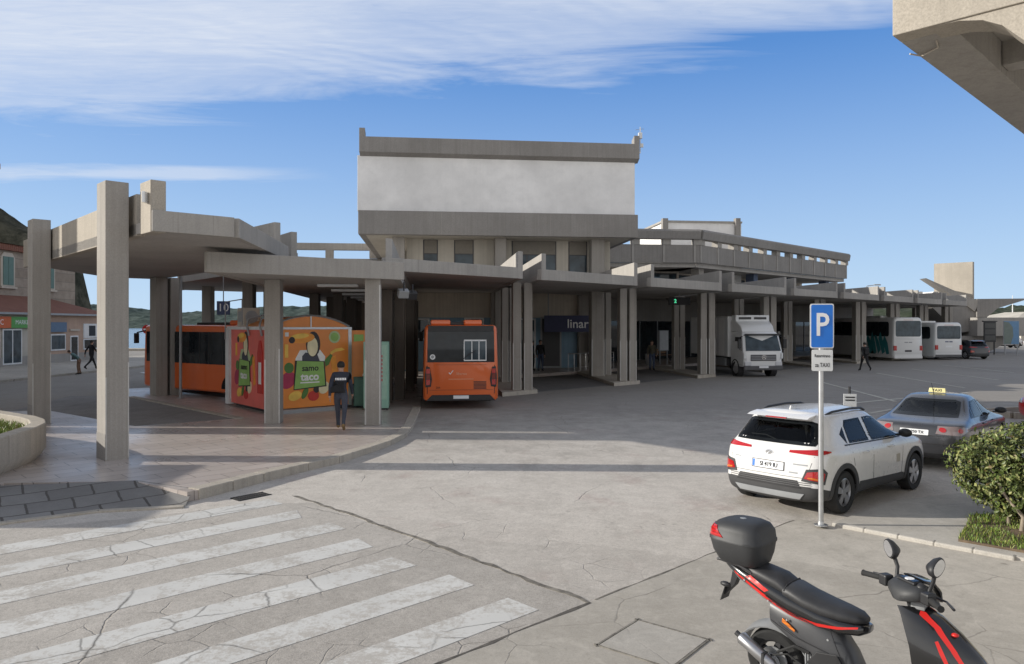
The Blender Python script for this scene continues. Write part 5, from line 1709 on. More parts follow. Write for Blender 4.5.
for k in range(30000):
    c_, r_ = lob[rnd.randrange(len(lob))]
    u_ = rnd.uniform(-1, 1); a = rnd.uniform(0, 2 * PI); s = math.sqrt(1 - u_ * u_)
    n_ = Vector((s * math.cos(a), s * math.sin(a), u_))
    rr = rnd.uniform(0.7, 1.02) + 0.22 * mnoise.noise(n_ * 2.6 + Vector(c_)) + (rnd.uniform(0, 0.16) if rnd.random() < 0.06 else 0)
    p = Vector((c_[0] + n_.x * r_[0] * rr, c_[1] + n_.y * r_[1] * rr, c_[2] + n_.z * r_[2] * rr))
    if mnoise.noise(p * 4.5) < -0.24: continue
    if p.z < zg + 0.16: continue
    d = (n_ + Vector((rnd.uniform(-1, 1), rnd.uniform(-1, 1), rnd.uniform(-0.6, 1.0))) * 0.9).normalized()
    t1 = d.orthogonal().normalized(); t1 = (Matrix.Rotation(rnd.uniform(0, 6.3), 3, d) @ t1); t2 = d.cross(t1)
    L_ = rnd.uniform(0.018, 0.048); w_ = L_ * rnd.uniform(0.4, 0.62)
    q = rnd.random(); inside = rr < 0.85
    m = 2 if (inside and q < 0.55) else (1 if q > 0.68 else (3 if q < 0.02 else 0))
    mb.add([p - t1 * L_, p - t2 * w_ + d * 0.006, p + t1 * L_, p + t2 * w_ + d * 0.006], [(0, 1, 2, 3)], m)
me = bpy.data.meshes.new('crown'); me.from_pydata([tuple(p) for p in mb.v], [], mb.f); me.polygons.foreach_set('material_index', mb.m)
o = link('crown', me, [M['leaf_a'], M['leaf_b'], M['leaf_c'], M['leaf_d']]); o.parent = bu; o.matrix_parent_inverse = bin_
for k in range(20):
    a = rnd.uniform(0, 6.3); bx = 7.5 + 0.6 * math.cos(a) + (k % 3) * 0.12; by = 10.65 + 0.3 * math.sin(a)
    tx = bx + rnd.uniform(-0.35, 0.35); ty = by + rnd.uniform(-0.1, 0.4)
    o = MB().tube([(bx, by, zg), (bx + rnd.uniform(-.05, .05), by, 0.1), (bx * 0.5 + tx * 0.5, by * 0.5 + ty * 0.5, 0.38), (tx, ty, 0.8)], [0.034, 0.028, 0.022, 0.012], 7).build('stem', M['stem'], None, 60)
    o.parent = bu; o.matrix_parent_inverse = bin_

# ------------------------------------------------------------------ furniture of the dim concourse
def bench(label, p, rz):
    r = thing('bench', label, 'bench', p, rz, 'benches in the concourse')
    mb = MB()
    for i in range(4): mb.box(-0.9, 0.9, -0.2 + i * 0.11, -0.11 + i * 0.11, 0.43, 0.46)
    mb.build('seat', plain('bench slats', (0.25, 0.14, 0.07), 0.6), r)
    mb = MB()
    for i in range(3): mb.box(-0.9, 0.9, 0.25, 0.28, 0.55 + i * 0.12, 0.64 + i * 0.12)
    mb.build('backrest', plain('bench slats', (0.25, 0.14, 0.07), 0.6), r)
    for s in (-0.75, 0.7):
        MB().extr([(s, -0.18, 0), (s, -0.12, 0), (s, 0.12, 0.42), (s, 0.24, 0.42), (s, 0.31, 0.9), (s, 0.27, 0.9), (s, 0.2, 0.429), (s, -0.2, 0.429)], (0.05, 0, 0)).build('leg', M['dark_metal'], r)


for k, lab in ((1.45, 'wooden bench in the concourse right of the dark blue sign'), (2.45, 'wooden bench in the concourse behind the white truck'), (3.5, 'wooden bench in the concourse behind the parking sign')):
    bench(lab, pair(k) + V * 12.5 + Z * 0.15, A_ROW)
for k, lab in ((1.2, 'white framed timetable board left of the green lit number'), (2.2, 'white framed timetable board in the bay left of the truck'), (4.3, 'white framed timetable board behind the pillars left of the teal coach')):
    tb_ = thing('timetable_board', lab, 'notice board', pair(k) + V * 9.2 + Z * 0.15, A_ROW, 'timetable boards of the bays')
    MB().box(-0.55, 0.55, -0.04, 0.04, 0.9, 2.3).build('frame', M['grey_metal'], tb_, None, 0.01)
    MB().box(-0.5, 0.5, -0.048, -0.041, 0.95, 2.25).build('sheet', M['white_metal'], tb_)
    for s in (-0.45, 0.4): MB().box(s, s + 0.06, -0.03, 0.03, 0, 0.9).build('leg', M['grey_metal'], tb_)
for p, lab in ((pair(0.3) + V * 9.0, 'grey litter bin behind the pillars right of the orange bus'), (pair(1.95) + V * 9, 'grey litter bin in the bay left of the truck')):
    lb__ = thing('litter_bin', lab, 'litter bin', p + Z * 0.15, 0, 'litter bins in the concourse')
    MB().lathe([(0.2, 0), (0.24, 0.1), (0.26, 0.75), (0.22, 0.76), (0.2, 0.2)], 16).build('bin', M['grey_metal'], lb__, 40)
    MB().lathe([(0.27, 0.76), (0.27, 0.8), (0.2, 0.8), (0.2, 0.76)], 16, 0, 'Z', True).build('rim', M['dark_metal'], lb__, 40)
# pale panel front of a van standing deep in the bay left of the truck
# ------------------------------------------------------------------ vehicles
def ring(xr, xf, w, zr, zf, nr=(0.0, 0.012, 0.05, 0.16, 0.42), nf=(0.5, 0.22, 0.08, 0.015, 0.0), wr=(0, .45, .78, .95, .995), wf=(.985, .92, .74, .42, 0), zs=None):
    pts = []
    for d, k in zip(nr, wr): pts.append((xr + d, k * w))
    a = xr + nr[-1]; b = xf - nf[0]
    for q in (0.2, 0.4, 0.6, 0.8): pts.append((a + (b - a) * q, w))
    for d, k in zip(nf, wf): pts.append((xf - d, k * w))
    out = []
    for x, y in pts:
        s = (x - xr) / (xf - xr)
        z = zr + (zf - zr) * s
        if zs: z = zs(x, y, z)
        out.append(Vector((x, y, z)))
    return out


def body_mesh(name, rows, levels, wheels, wr, paint, black, nblack, cutw=0.52, wide=1.2):
    # half rings from sill to roof, mirrored, smoothed, with the wheel wells cut out
    n = len(rows[0])
    bm = bmesh.new()
    L_ = [[bm.verts.new(p) for p in r] for r in rows]
    Rr = []
    for r, l in zip(rows, L_):
        Rr.append([l[i] if i in (0, n - 1) else bm.verts.new((p.x, -p.y, p.z)) for i, p in enumerate(r)])
    for i in range(len(rows) - 1):
        for j in range(n - 1):
            f = bm.faces.new((L_[i][j], L_[i + 1][j], L_[i + 1][j + 1], L_[i][j + 1])); f.material_index = 1 if i < nblack else 0
            f = bm.faces.new((Rr[i][j + 1], Rr[i + 1][j + 1], Rr[i + 1][j], Rr[i][j])); f.material_index = 1 if i < nblack else 0
    for T, mi, flip in ((0, 1, False), (len(rows) - 1, 0, True)):
        for j in range(n - 1):
            vs = [L_[T][j], L_[T][j + 1], Rr[T][j + 1], Rr[T][j]]
            vs2 = []
            for v in vs:
                if v not in vs2: vs2.append(v)
            f = bm.faces.new(vs2 if not flip else vs2[::-1]); f.material_index = mi
    bmesh.ops.recalc_face_normals(bm, faces=bm.faces)
    me = bpy.data.meshes.new(name); bm.to_mesh(me); bm.free()
    o = bpy.data.objects.new(name, me); C.objects.link(o)
    for mm in (paint, black, M['well']): me.materials.append(mm)
    md = o.modifiers.new('smooth', 'SUBSURF'); md.levels = levels; md.render_levels = levels
    cm = MB()
    for x in wheels:
        for s in (-1, 1):
            y0, y1 = (cutw, wide) if s > 0 else (-wide, -cutw)
            st = cm.mark(); cm.lathe([(0.01, y0), (wr, y0), (wr, y1), (0.01, y1)], 28, 2, 'Y'); cm.xf(Matrix.Translation((x, 0, wr * 0.93)), st)
    cme = cm.mesh('cut'); 
    for mm in (paint, black, M['well']): cme.materials.append(mm)
    co = bpy.data.objects.new('cut', cme); C.objects.link(co)
    bpy.context.view_layer.update()
    dg = bpy.context.evaluated_depsgraph_get()
    solid = bpy.data.meshes.new_from_object(o.evaluated_get(dg), depsgraph=dg)
    bv = bmesh.new(); bv.from_mesh(solid); bvh = BVHTree.FromBMesh(bv); bv.free()
    bo = o.modifiers.new('wells', 'BOOLEAN'); bo.operation = 'DIFFERENCE'; bo.object = co; bo.solver = 'EXACT'
    bpy.context.view_layer.update()
    dg = bpy.context.evaluated_depsgraph_get()
    res = bpy.data.meshes.new_from_object(o.evaluated_get(dg), depsgraph=dg)
    bpy.data.objects.remove(o); bpy.data.objects.remove(co)
    return res, bvh


def wheel(parent, x, y, r, w, spokes=5, side=1, steer=0.0, name='wheel', two_tone=True):
    # tyre and rim; side +1 faces +y
    h = bpy.data.objects.new(name, None); h.empty_display_size = 0.1; C.objects.link(h); h.parent = parent; h.location = (x, y, r); h.rotation_euler = (0, 0, steer)
    ri_ = r * 0.66
    prof = [(ri_, -w / 2 * 0.9), (r * 0.93, -w / 2), (r * 0.99, -w / 2 * 0.75), (r, -w * 0.2), (r, w * 0.2), (r * 0.99, w / 2 * 0.75), (r * 0.93, w / 2), (ri_, w / 2 * 0.9), (ri_ * 0.99, 0)]
    MB().lathe(prof, 32, 0, 'Y', True).build('tyre', M['rubber'], h, 40)
    f = side * w * 0.36
    mb = MB()
    mb.lathe([(ri_, f * 1.1), (ri_ * 0.93, f * 1.15), (ri_ * 0.88, f * 0.6), (ri_, f * 0.4)], 32, 0, 'Y', True)
    for k in range(spokes):
        a = 2 * PI * k / spokes
        st = mb.mark()
        mb.extr([(-0.035 * r / 0.33, 0, 0.04), (0.035 * r / 0.33, 0, 0.04), (0.06 * r / 0.33, 0, ri_ * 0.92), (-0.06 * r / 0.33, 0, ri_ * 0.92)], (0, f * 0.35, 0))
        mb.xf(Matrix.Rotation(a, 4, 'Y') @ Matrix.Translation((0, f * 0.7, 0)), st)
    mb.lathe([(0.001, f * 1.1), (0.06 * r / 0.33, f * 1.1), (0.075 * r / 0.33, f * 0.6), (0.001, f * 0.6)], 14, 0, 'Y')
    mb.build('rim', M['alloy'], h, 35)
    MB().lathe([(0.001, f * 0.35), (ri_ * 0.97, f * 0.35), (ri_ * 0.97, f * 0.2), (0.001, f * 0.2)], 24, 0, 'Y').build('brake_disc', M['dark_metal'], h)
    return h


def arch_poly(x, zc, r0, r1, a0=-12, a1=192, n=18):
    o = [(x + r1 * math.cos(rad(a0 + (a1 - a0) * k / n)), zc + r1 * math.sin(rad(a0 + (a1 - a0) * k / n))) for k in range(n + 1)]
    i = [(x + r0 * math.cos(rad(a0 + (a1 - a0) * k / n)), zc + r0 * math.sin(rad(a0 + (a1 - a0) * k / n))) for k in range(n + 1)]
    return o + i[::-1]


RIGHT = (Vector((0, -3, 0)), Vector((1, 0, 0)), Z)          # outline (x, z) seen from the car's right
LEFT = (Vector((0, 3, 0)), Vector((-1, 0, 0)), Z)           # outline (-x, z) seen from its left
REAR = (Vector((-4, 0, 0)), Vector((0, -1, 0)), Z)          # outline (-y, z) seen from behind
FRONT = (Vector((4, 0, 0)), Vector((0, 1, 0)), Z)


def open_window(me, poly, view):
    # take away the body skin behind a pane
    o, u, w_ = view; n = u.cross(w_)
    bm = bmesh.new(); bm.from_mesh(me)
    kill = []
    for f in bm.faces:
        if f.normal.dot(n) < 0.15 or (f.calc_center_median() - o).dot(n) > 0: continue
        if any(in_poly(((v.co - o).dot(u), (v.co - o).dot(w_)), poly) for v in f.verts) or in_poly(((f.calc_center_median() - o).dot(u), (f.calc_center_median() - o).dot(w_)), poly):
            kill.append(f)
    bmesh.ops.delete(bm, geom=kill, context='FACES')
    bm.to_mesh(me); bm.free()


def pane(root, me, bvh, name, poly, view, ins=0.035, step=0.05):
    inn = inset(poly, ins)
    open_window(me, inset(poly, ins + 0.004), view)
    fr = patch(bvh, poly, *view, 0.004, step, hole=inn).build(name, M['glass_car'], root, 60)
    patch(bvh, inset(poly, ins - 0.004), *view, 0.002, step, skirt=0.0).build('pane', M['pane'], fr, 60)


def side_panes(root, me, bvh, name, poly):
    pane(root, me, bvh, name, poly, RIGHT)
    pane(root, me, bvh, name, [(-p[0], p[1]) for p in poly], LEFT)


def cabin(root, rear_x, front_x, zf, hw):
    # seats, dashboard and lining seen through the glass
    for x in (rear_x, front_x):
        for s in (-1, 1):
            y = s * hw * 0.5
            st = MB().loft([[(x - .05 - .16 * q, y + a * .22, zf + .1 + .56 * q) for a in (-1, 1)] + [(x + .08 - .16 * q, y + a * .22, zf + .1 + .56 * q) for a in (1, -1)] for q in (0, .5, 1)]).build('seat', M['seat_cloth'], root, None, 0.04)
            MB().ball((x - .2, y, zf + .77), (.06, .13, .1), 10, 8).build('head_rest', M['seat_cloth'], st, 60)
        MB().box(x - .05, x + .45, -hw * .9, hw * .9, zf, zf + .14).build('seat_base', M['seat_cloth'], root, None, 0.04)
    MB().box(front_x + .55, front_x + .95, -hw, hw, zf + .1, zf + .5).build('dashboard', M['cabin'], root, None, 0.06)
    sw_ = MB().lathe([(.17, 0), (.19, .012), (.17, .024)], 20, 0, 'X', True).build('steering_wheel', M['cabin'], root, 60, loc=(front_x + .45, hw * .5, zf + .5))
    MB().box(rear_x - .6, front_x + .9, -hw, hw, zf - .06, zf - .03).build('cabin_floor', M['cabin'], root)
    for s in (-1, 1): MB().box(rear_x - .5, front_x + .8, s * (hw + .07) - .01, s * (hw + .07) + .01, zf - .02, zf + .5).build('door_lining', M['cabin'], root)


def sides(root, bvh, name, poly, mat, off=0.004, step=0.06, parent_of=None):
    out = []
    for o, u, w_ in (RIGHT, LEFT):
        pl_ = [(p[0] * (1 if u.x > 0 else -1), p[1]) for p in poly]
        out.append(patch(bvh, pl_, o, u, w_, off, step).build(name, mat, root, 60))
    return out


def suv(name, label, loc, rz, paint, plate_text='', detail=True, group=None):
    root = thing(name, label, 'car', loc, rz, group)
    def zlow(x, y, z):
        return z
    rows = [
        ring(-1.95, 1.98, 0.70, .20, .20),
        ring(-2.06, 2.09, 0.865, .25, .24),
        ring(-2.09, 2.13, 0.90, .46, .42, zs=lambda x, y, z: z if abs(x) > 1.75 else 0.34),
        ring(-2.06, 2.12, 0.905, .72, .66),
        ring(-2.03, 2.02, 0.905, .92, .84),
        ring(-1.98, 1.84, 0.875, 1.01, .95),
        ring(-1.93, 1.02, 0.815, 1.075, 1.05, nf=(0.55, 0.3, 0.14, 0.03, 0.0)),
        ring(-1.64, 0.42, 0.665, 1.44, 1.43, nf=(0.45, 0.25, 0.12, 0.03, 0.0)),
        ring(-1.60, 0.20, 0.60, 1.535, 1.53, nf=(0.45, 0.25, 0.12, 0.03, 0.0)),
        ring(-1.45, 0.0, 0.33, 1.572, 1.575, nf=(0.45, 0.25, 0.12, 0.03, 0.0))]
    me, bvh = body_mesh('body', rows, 3, (-1.30, 1.30), 0.375, paint, M['cladding'], 2)
    body = link('body', me, [paint, M['cladding'], M['well']], root, 50)
    # glass
    cabin(root, -0.75, 0.25, 0.52, 0.66)
    side_panes(root, body.data, bvh, 'side_window', [(-1.02, 1.07), (-0.36, 1.055), (-0.40, 1.42), (-0.92, 1.415), (-1.0, 1.33)])
    side_panes(root, body.data, bvh, 'side_window', [(-0.26, 1.05), (0.78, 1.03), (0.62, 1.14), (0.18, 1.39), (-0.05, 1.42), (-0.29, 1.42)])
    sides(root, bvh, 'quarter_window', [(-1.12, 1.09), (-1.09, 1.07), (-1.06, 1.32), (-1.22, 1.22)], M['glass_car'])
    rw = [(-0.68, 1.08), (0.68, 1.08), (0.7, 1.12), (0.59, 1.40), (0.5, 1.43), (-0.5, 1.43), (-0.59, 1.40), (-0.7, 1.12)]
    pane(root, body.data, bvh, 'rear_window', rw, REAR, 0.05)
    pane(root, body.data, bvh, 'windscreen', [(-0.62, 1.06), (0.62, 1.06), (0.55, 1.38), (0.42, 1.43), (-0.42, 1.43), (-0.55, 1.38)], FRONT, 0.05)
    # wheel arch cladding
    for x in (-1.30, 1.30): sides(root, bvh, 'wheel_arch', arch_poly(x, .35, .365, .445), M['cladding'], 0.012, 0.05)
    # spoiler
    sp__ = MB().loft([[(-1.68, y, 1.47 - 0.0 * abs(y)), (-1.80, y, 1.478), (-1.72, y, 1.505), (-1.5, y, 1.535)] for y in (-0.53, -0.3, 0, 0.3, 0.53)], 0, True).build('spoiler', paint, root, 40)
    MB().box(-1.815, -1.79, -0.18, 0.18, 1.468, 1.486).build('brake_lamp', M['red_lamp'], sp__)
    for s in (-1, 1):
        MB().tube([(0.1, s * .53, 1.50), (-0.05, s * .545, 1.545), (-0.5, s * .565, 1.565), (-1.1, s * .565, 1.55), (-1.3, s * .55, 1.505)], 0.02, 8).build('roof_rail', M['black_plastic'], root, 60)
    MB().extr([(-1.15, 0, 1.56), (-1.38, 0, 1.545), (-1.34, 0, 1.625)], (0, 0.02, 0)).build('roof_fin', paint, root)
    # slim tail lamps at the shoulder and clusters down in the bumper
    for s in (-1, 1):
        d = Vector((-1, 0.75 * s, 0)).normalized(); u_ = Vector((-d.y, d.x, 0)); o = d * 4
        hh = Vector((0, 0, 0))
        # corner point in (u, z): project the corner (-1.95, s*.86)
        def cu_(x, y): return Vector((x, y, 0)).dot(u_)
        pts = [(cu_(-2.0, s * .34), .965), (cu_(-1.95, s * .80), .955), (cu_(-1.72, s * .885), .985), (cu_(-1.72, s * .885), 1.005), (cu_(-1.95, s * .8), 1.035), (cu_(-2.0, s * .36), 1.0)]
        if s < 0: pass
        patch(bvh, pts, o, u_, Z, 0.01, 0.04).build('tail_lamp', M['red_lamp'], root, 60)
        pts = [(cu_(-2.03, s * .60), .60), (cu_(-1.93, s * .86), .56), (cu_(-1.9, s * .875), .68), (cu_(-1.95, s * .86), .73), (cu_(-2.03, s * .66), .70)]
        bz = [(cu_(-2.03, s * .55), .56), (cu_(-1.9, s * .875), .52), (cu_(-1.84, s * .885), .70), (cu_(-1.93, s * .87), .77), (cu_(-2.03, s * .64), .74)]
        patch(bvh, bz, o, u_, Z, 0.008, 0.04).build('lamp_surround', M['cladding'], root, 60)
        lamp = patch(bvh, pts, o, u_, Z, 0.016, 0.04).build('tail_lamp', M['red_lamp'], root, 60)
        ap = [(cu_(-2.03, s * .66), .605), (cu_(-1.94, s * .84), .58), (cu_(-1.935, s * .85), .605), (cu_(-2.03, s * .67), .63)]
        patch(bvh, ap, o, u_, Z, 0.02, 0.04).build('indicator', M['amber_lamp'], lamp, 60)
        # head lamps
        d = Vector((1, 0.7 * s, 0)).normalized(); u2 = Vector((-d.y, d.x, 0))
        q = [(Vector((x, y, 0)).dot(u2), z) for x, y, z in ((2.06, s * .5, .80), (1.86, s * .86, .78), (1.8, s * .87, .83), (2.0, s * .6, .86))]
        patch(bvh, q, d * 4, u2, Z, 0.008, 0.05).build('headlamp', M['clear_lamp'], root, 60)
        # mirrors and handles
        mr = MB().ball((0.66, s * 0.99, 1.1), (0.075, 0.115, 0.075), 12, 8).build('wing_mirror', M['black_plastic'] if s < 0 else paint, root, 60)
        MB().box(0.62, 0.72, min(s * .84, s * .93), max(s * .84, s * .93), 1.045, 1.075).build('arm', M['black_plastic'], mr)
        for x in (-0.62, 0.32):
            MB().tube([(x - 0.1, s * .895, .90), (x - 0.06, s * .925, .905), (x + 0.06, s * .925, .905), (x + 0.1, s * .895, .9)], 0.014, 6).build('door_handle', paint, root, 60)
    if detail:
        for poly in ([(-0.355, .36), (-0.345, .36), (-0.325, 1.05), (-0.335, 1.05)], [(0.72, .4), (0.73, .4), (0.80, .85), (0.795, 1.02), (0.785, 1.02), (0.79, .85)], [(-1.0, .72), (-0.99, .72), (-1.06, 1.05), (-1.07, 1.05)], [(-0.98, .40), (0.75, .40), (0.75, .408), (-0.98, .408)]):
            sides(root, bvh, 'door_seam', poly, M['ink'], 0.0015, 0.1)
        sides(root, bvh, 'sill_trim', [(-0.85, .335), (0.85, .335), (0.8, .40), (-0.82, .45)], M['cladding'], 0.006, 0.08)
        sides(root, bvh, 'window_trim', [(-1.2, 1.045), (0.8, 1.005), (0.8, 1.022), (-1.2, 1.062)], M['black_plastic'], 0.006, 0.08)
        patch(bvh, [(-0.56, .44), (0.56, .44), (0.5, .56), (-0.5, .56)], *REAR, 0.006, 0.06).build('bumper_insert', M['black_plastic'], root, 60)
        patch(bvh, [(-0.52, .27), (0.52, .27), (0.6, .36), (-0.6, .36)], *REAR, 0.012, 0.06).build('skid_plate', M['grey_metal'], root, 60)
        for z in (.47, .50, .53): patch(bvh, [(-0.7, z), (0.7, z), (0.7, z + .01), (-0.7, z + .01)], *REAR, 0.012, 0.08).build('bumper_rib', M['grey_plastic'], root, 60)
        for poly in ([(-0.62, .60), (0.62, .60), (0.62, .607), (-0.62, .607)], [(-0.64, .61), (-0.633, .61), (-0.72, .94), (-0.727, .94)], [(0.633, .61), (0.64, .61), (0.727, .94), (0.72, .94)]):
            patch(bvh, poly, *REAR, 0.0015, 0.1).build('tailgate_seam', M['ink'], root, 60)
        # oval badge and small lettering
        em = patch(bvh, ell(0, .93, .075, .042, 20), *REAR, 0.008, 0.03).build('badge', M['chrome'], root, 60)
        patch(bvh, ell(0, .93, .06, .03, 20), *REAR, 0.010, 0.03).build('badge_inlay', M['grey_plastic'], em, 60)
        patch(bvh, [(-0.035, .905), (-0.02, .905), (0.035, .955), (0.02, .955)], *REAR, 0.013, 0.03).build('badge_stroke', M['chrome'], em, 60)
        for y0, z0, w_ in ((-0.62, .80, .12), (0.42, .79, .22), (0.36, .66, .14)):
            patch(bvh, [(y0, z0), (y0 + w_, z0), (y0 + w_, z0 + .022), (y0, z0 + .022)], *REAR, 0.004, 0.05).build('badge_lettering', M['grey_metal'], root, 60)
        patch(bvh, rrect(-0.285, 0.285, .672, .813, .01, 2), *REAR, 0.006, 0.08).build('plate_frame', M['grey_plastic'], root, 60)
        pp = patch(bvh, rrect(-0.27, 0.27, .685, .80, .01, 2), *REAR, 0.012, 0.08).build('number_plate', M['plate'], root, 60)
        patch(bvh, [(-0.265, .69), (-0.225, .69), (-0.225, .795), (-0.265, .795)], *REAR, 0.0145, 0.05).build('blue_band', M['sign_blue'], pp)
        hit = bvh.ray_cast(Vector((-4, 0, .742)), Vector((1, 0, 0)))[0]
        lettering(plate_text, 0.098, (hit.x - 0.014, -0.02, .742), (0, -1, 0), (0.08, 0, 1), M['ink'], pp, 'plate_text', off=0.003, sx=0.85, bold=0.001)
        patch(bvh, [(0.52, .60), (0.66, .60), (0.66, .74), (0.52, .74)], RIGHT[0], RIGHT[1], RIGHT[2], 0.003, 0.06).build('door_sticker', M['render_cream'], root, 60)
        st = MB().tube([(-1.86, -0.05, 1.12), (-1.80, 0.18, 1.17), (-1.78, 0.45, 1.16)], 0.012, 6).build('rear_wiper', M['black_plastic'], root)
    for x in (-1.30, 1.30):
        for s in (-1, 1):
            wheel(root, x, s * 0.79, 0.335, 0.21, 5, s, 0.0)
    return root


def sedan(name, label, loc, rz, paint, plate_text='', detail=True, taxi=False, group=None):
    root = thing(name, label, 'car', loc, rz, group)
    NR = (0.0, 0.015, 0.07, 0.2, 0.5)
    rows = [
        ring(-2.2, 2.2, 0.68, .20, .20, NR),
        ring(-2.33, 2.33, 0.85, .24, .24, NR),
        ring(-2.37, 2.37, 0.885, .45, .42, NR),
        ring(-2.36, 2.36, 0.895, .68, .62, NR),
        ring(-2.31, 2.28, 0.89, .86, .74, NR),
        ring(-2.25, 2.12, 0.85, .955, .80, NR),
        ring(-1.62, 1.10, 0.79, 1.0, .96, (0, 0.03, 0.12, 0.28, 0.55), (0.6, 0.32, 0.15, 0.03, 0.0)),
        ring(-0.95, 0.40, 0.62, 1.355, 1.35, (0, 0.03, 0.1, 0.2, 0.4), (0.45, 0.25, 0.12, 0.03, 0.0)),
        ring(-0.78, 0.22, 0.54, 1.425, 1.42, (0, 0.03, 0.1, 0.2, 0.35), (0.4, 0.25, 0.12, 0.03, 0.0)),
        ring(-0.6, 0.1, 0.28, 1.455, 1.455, (0, 0.03, 0.1, 0.15, 0.25), (0.3, 0.2, 0.1, 0.03, 0.0))]
    me, bvh = body_mesh('body', rows, 3, (-1.34, 1.34), 0.345, paint, paint, 0)
    body = link('body', me, [paint, M['cladding'], M['well']], root, 50)
    cabin(root, -0.7, 0.3, 0.45, 0.64)
    side_panes(root, body.data, bvh, 'side_window', [(-1.0, .99), (-0.22, .97), (-0.25, 1.33), (-0.62, 1.315), (-0.82, 1.22)])
    side_panes(root, body.data, bvh, 'side_window', [(-0.13, .97), (0.85, .945), (0.7, 1.05), (0.22, 1.29), (0.0, 1.33), (-0.16, 1.33)])
    sides(root, bvh, 'quarter_window', [(-1.25, 1.0), (-1.06, .99), (-0.9, 1.18)], M['glass_car'])
    pane(root, body.data, bvh, 'rear_window', [(-0.62, 1.03), (0.62, 1.03), (0.53, 1.31), (0.42, 1.35), (-0.42, 1.35), (-0.53, 1.31)], REAR, 0.05)
    pane(root, body.data, bvh, 'windscreen', [(-0.62, .98), (0.62, .98), (0.52, 1.30), (0.42, 1.35), (-0.42, 1.35), (-0.52, 1.30)], FRONT, 0.05)
    for s in (-1, 1):
        d = Vector((-1, 0.8 * s, 0)).normalized(); u_ = Vector((-d.y, d.x, 0))
        def cu_(x, y): return Vector((x, y, 0)).dot(u_)
        pts = [(cu_(-2.34, s * .40), .74), (cu_(-2.2, s * .80), .72), (cu_(-1.92, s * .885), .80), (cu_(-1.95, s * .88), .87), (cu_(-2.2, s * .8), .90), (cu_(-2.3, s * .45), .90)]
        tl = patch(bvh, pts, d * 4, u_, Z, 0.008, 0.05).build('tail_lamp', M['smoked_lamp'], root, 60)
        for cx_, cz_, r__, mt in ((cu_(-2.3, s * .52), .825, .05, 'red_lamp'), (cu_(-2.14, s * .78), .815, .045, 'red_lamp')):
            patch(bvh, ell(cx_, cz_, r__ * 1.1, r__, 16), d * 4, u_, Z, 0.014, 0.04).build('lamp_lens', M[mt], tl, 60)
        d = Vector((1, 0.7 * s, 0)).normalized(); u2 = Vector((-d.y, d.x, 0))
        q = [(Vector((x, y, 0)).dot(u2), z) for x, y, z in ((2.33, s * .42, .62), (2.1, s * .84, .64), (1.9, s * .87, .76), (2.22, s * .5, .72))]
        patch(bvh, q, d * 4, u2, Z, 0.008, 0.05).build('headlamp', M['clear_lamp'], root, 60)
        mr = MB().ball((0.72, s * 0.97, 1.03), (0.08, 0.12, 0.075), 12, 8).build('wing_mirror', M['black_plastic'], root, 60)
        MB().box(0.68, 0.76, min(s * .82, s * .9), max(s * .82, s * .9), .975, 1.0).build('arm', M['black_plastic'], mr)
        for x in (-0.5, 0.42):
            MB().tube([(x - 0.1, s * .885, .84), (x - 0.06, s * .912, .845), (x + 0.06, s * .912, .845), (x + 0.1, s * .885, .84)], 0.014, 6).build('door_handle', paint, root, 60)
    if detail:
        for poly in ([(-0.22, .36), (-0.212, .36), (-0.17, .96), (-0.18, .96)], [(0.86, .4), (0.87, .4), (0.9, .75), (0.89, .93), (0.88, .93)], [(-1.02, .66), (-1.01, .66), (-1.08, .98), (-1.09, .98)]):
            sides(root, bvh, 'door_seam', poly, M['ink'], 0.0015, 0.1)
        sides(root, bvh, 'side_moulding', [(-0.95, .56), (1.0, .54), (1.0, .575), (-0.95, .595)], paint, 0.012, 0.08)
        pp = patch(bvh, rrect(-0.26, 0.26, .70, .81, .01, 2), *REAR, 0.01, 0.08).build('number_plate', M['plate'], root, 60)
        hit = bvh.ray_cast(Vector((-4, 0, .755)), Vector((1, 0, 0)))[0]
        lettering(plate_text, 0.09, (hit.x - 0.012, -0.02, .755), (0, -1, 0), (0, 0, 1), M['ink'], pp, 'plate_text', off=0.004, sx=0.85, bold=0.001)
        patch(bvh, [(-0.62, .70), (-0.3, .705), (0.3, .705), (0.62, .70), (0.62, .692), (-0.62, .692)], *REAR, 0.002, 0.1).build('boot_seam', M['ink'], root, 60)
        patch(bvh, [(-0.85, .52), (0.85, .52), (0.85, .535), (-0.85, .535)], *REAR, 0.006, 0.1).build('bumper_seam', M['black_plastic'], root, 60)
        patch(bvh, [(-0.6, .25), (0.6, .25), (0.6, .33), (-0.6, .33)], *REAR, 0.006, 0.08).build('bumper_insert', M['black_plastic'], root, 60)
        MB().tube([(-0.78, 0, 1.42), (-1.0, 0, 1.72)], [0.008, 0.004], 5).build('aerial', M['black_plastic'], root)
    for x in (-1.34, 1.34):
        for s in (-1, 1):
            wheel(root, x, s * 0.775, 0.315, 0.2, 7, s)
    return root


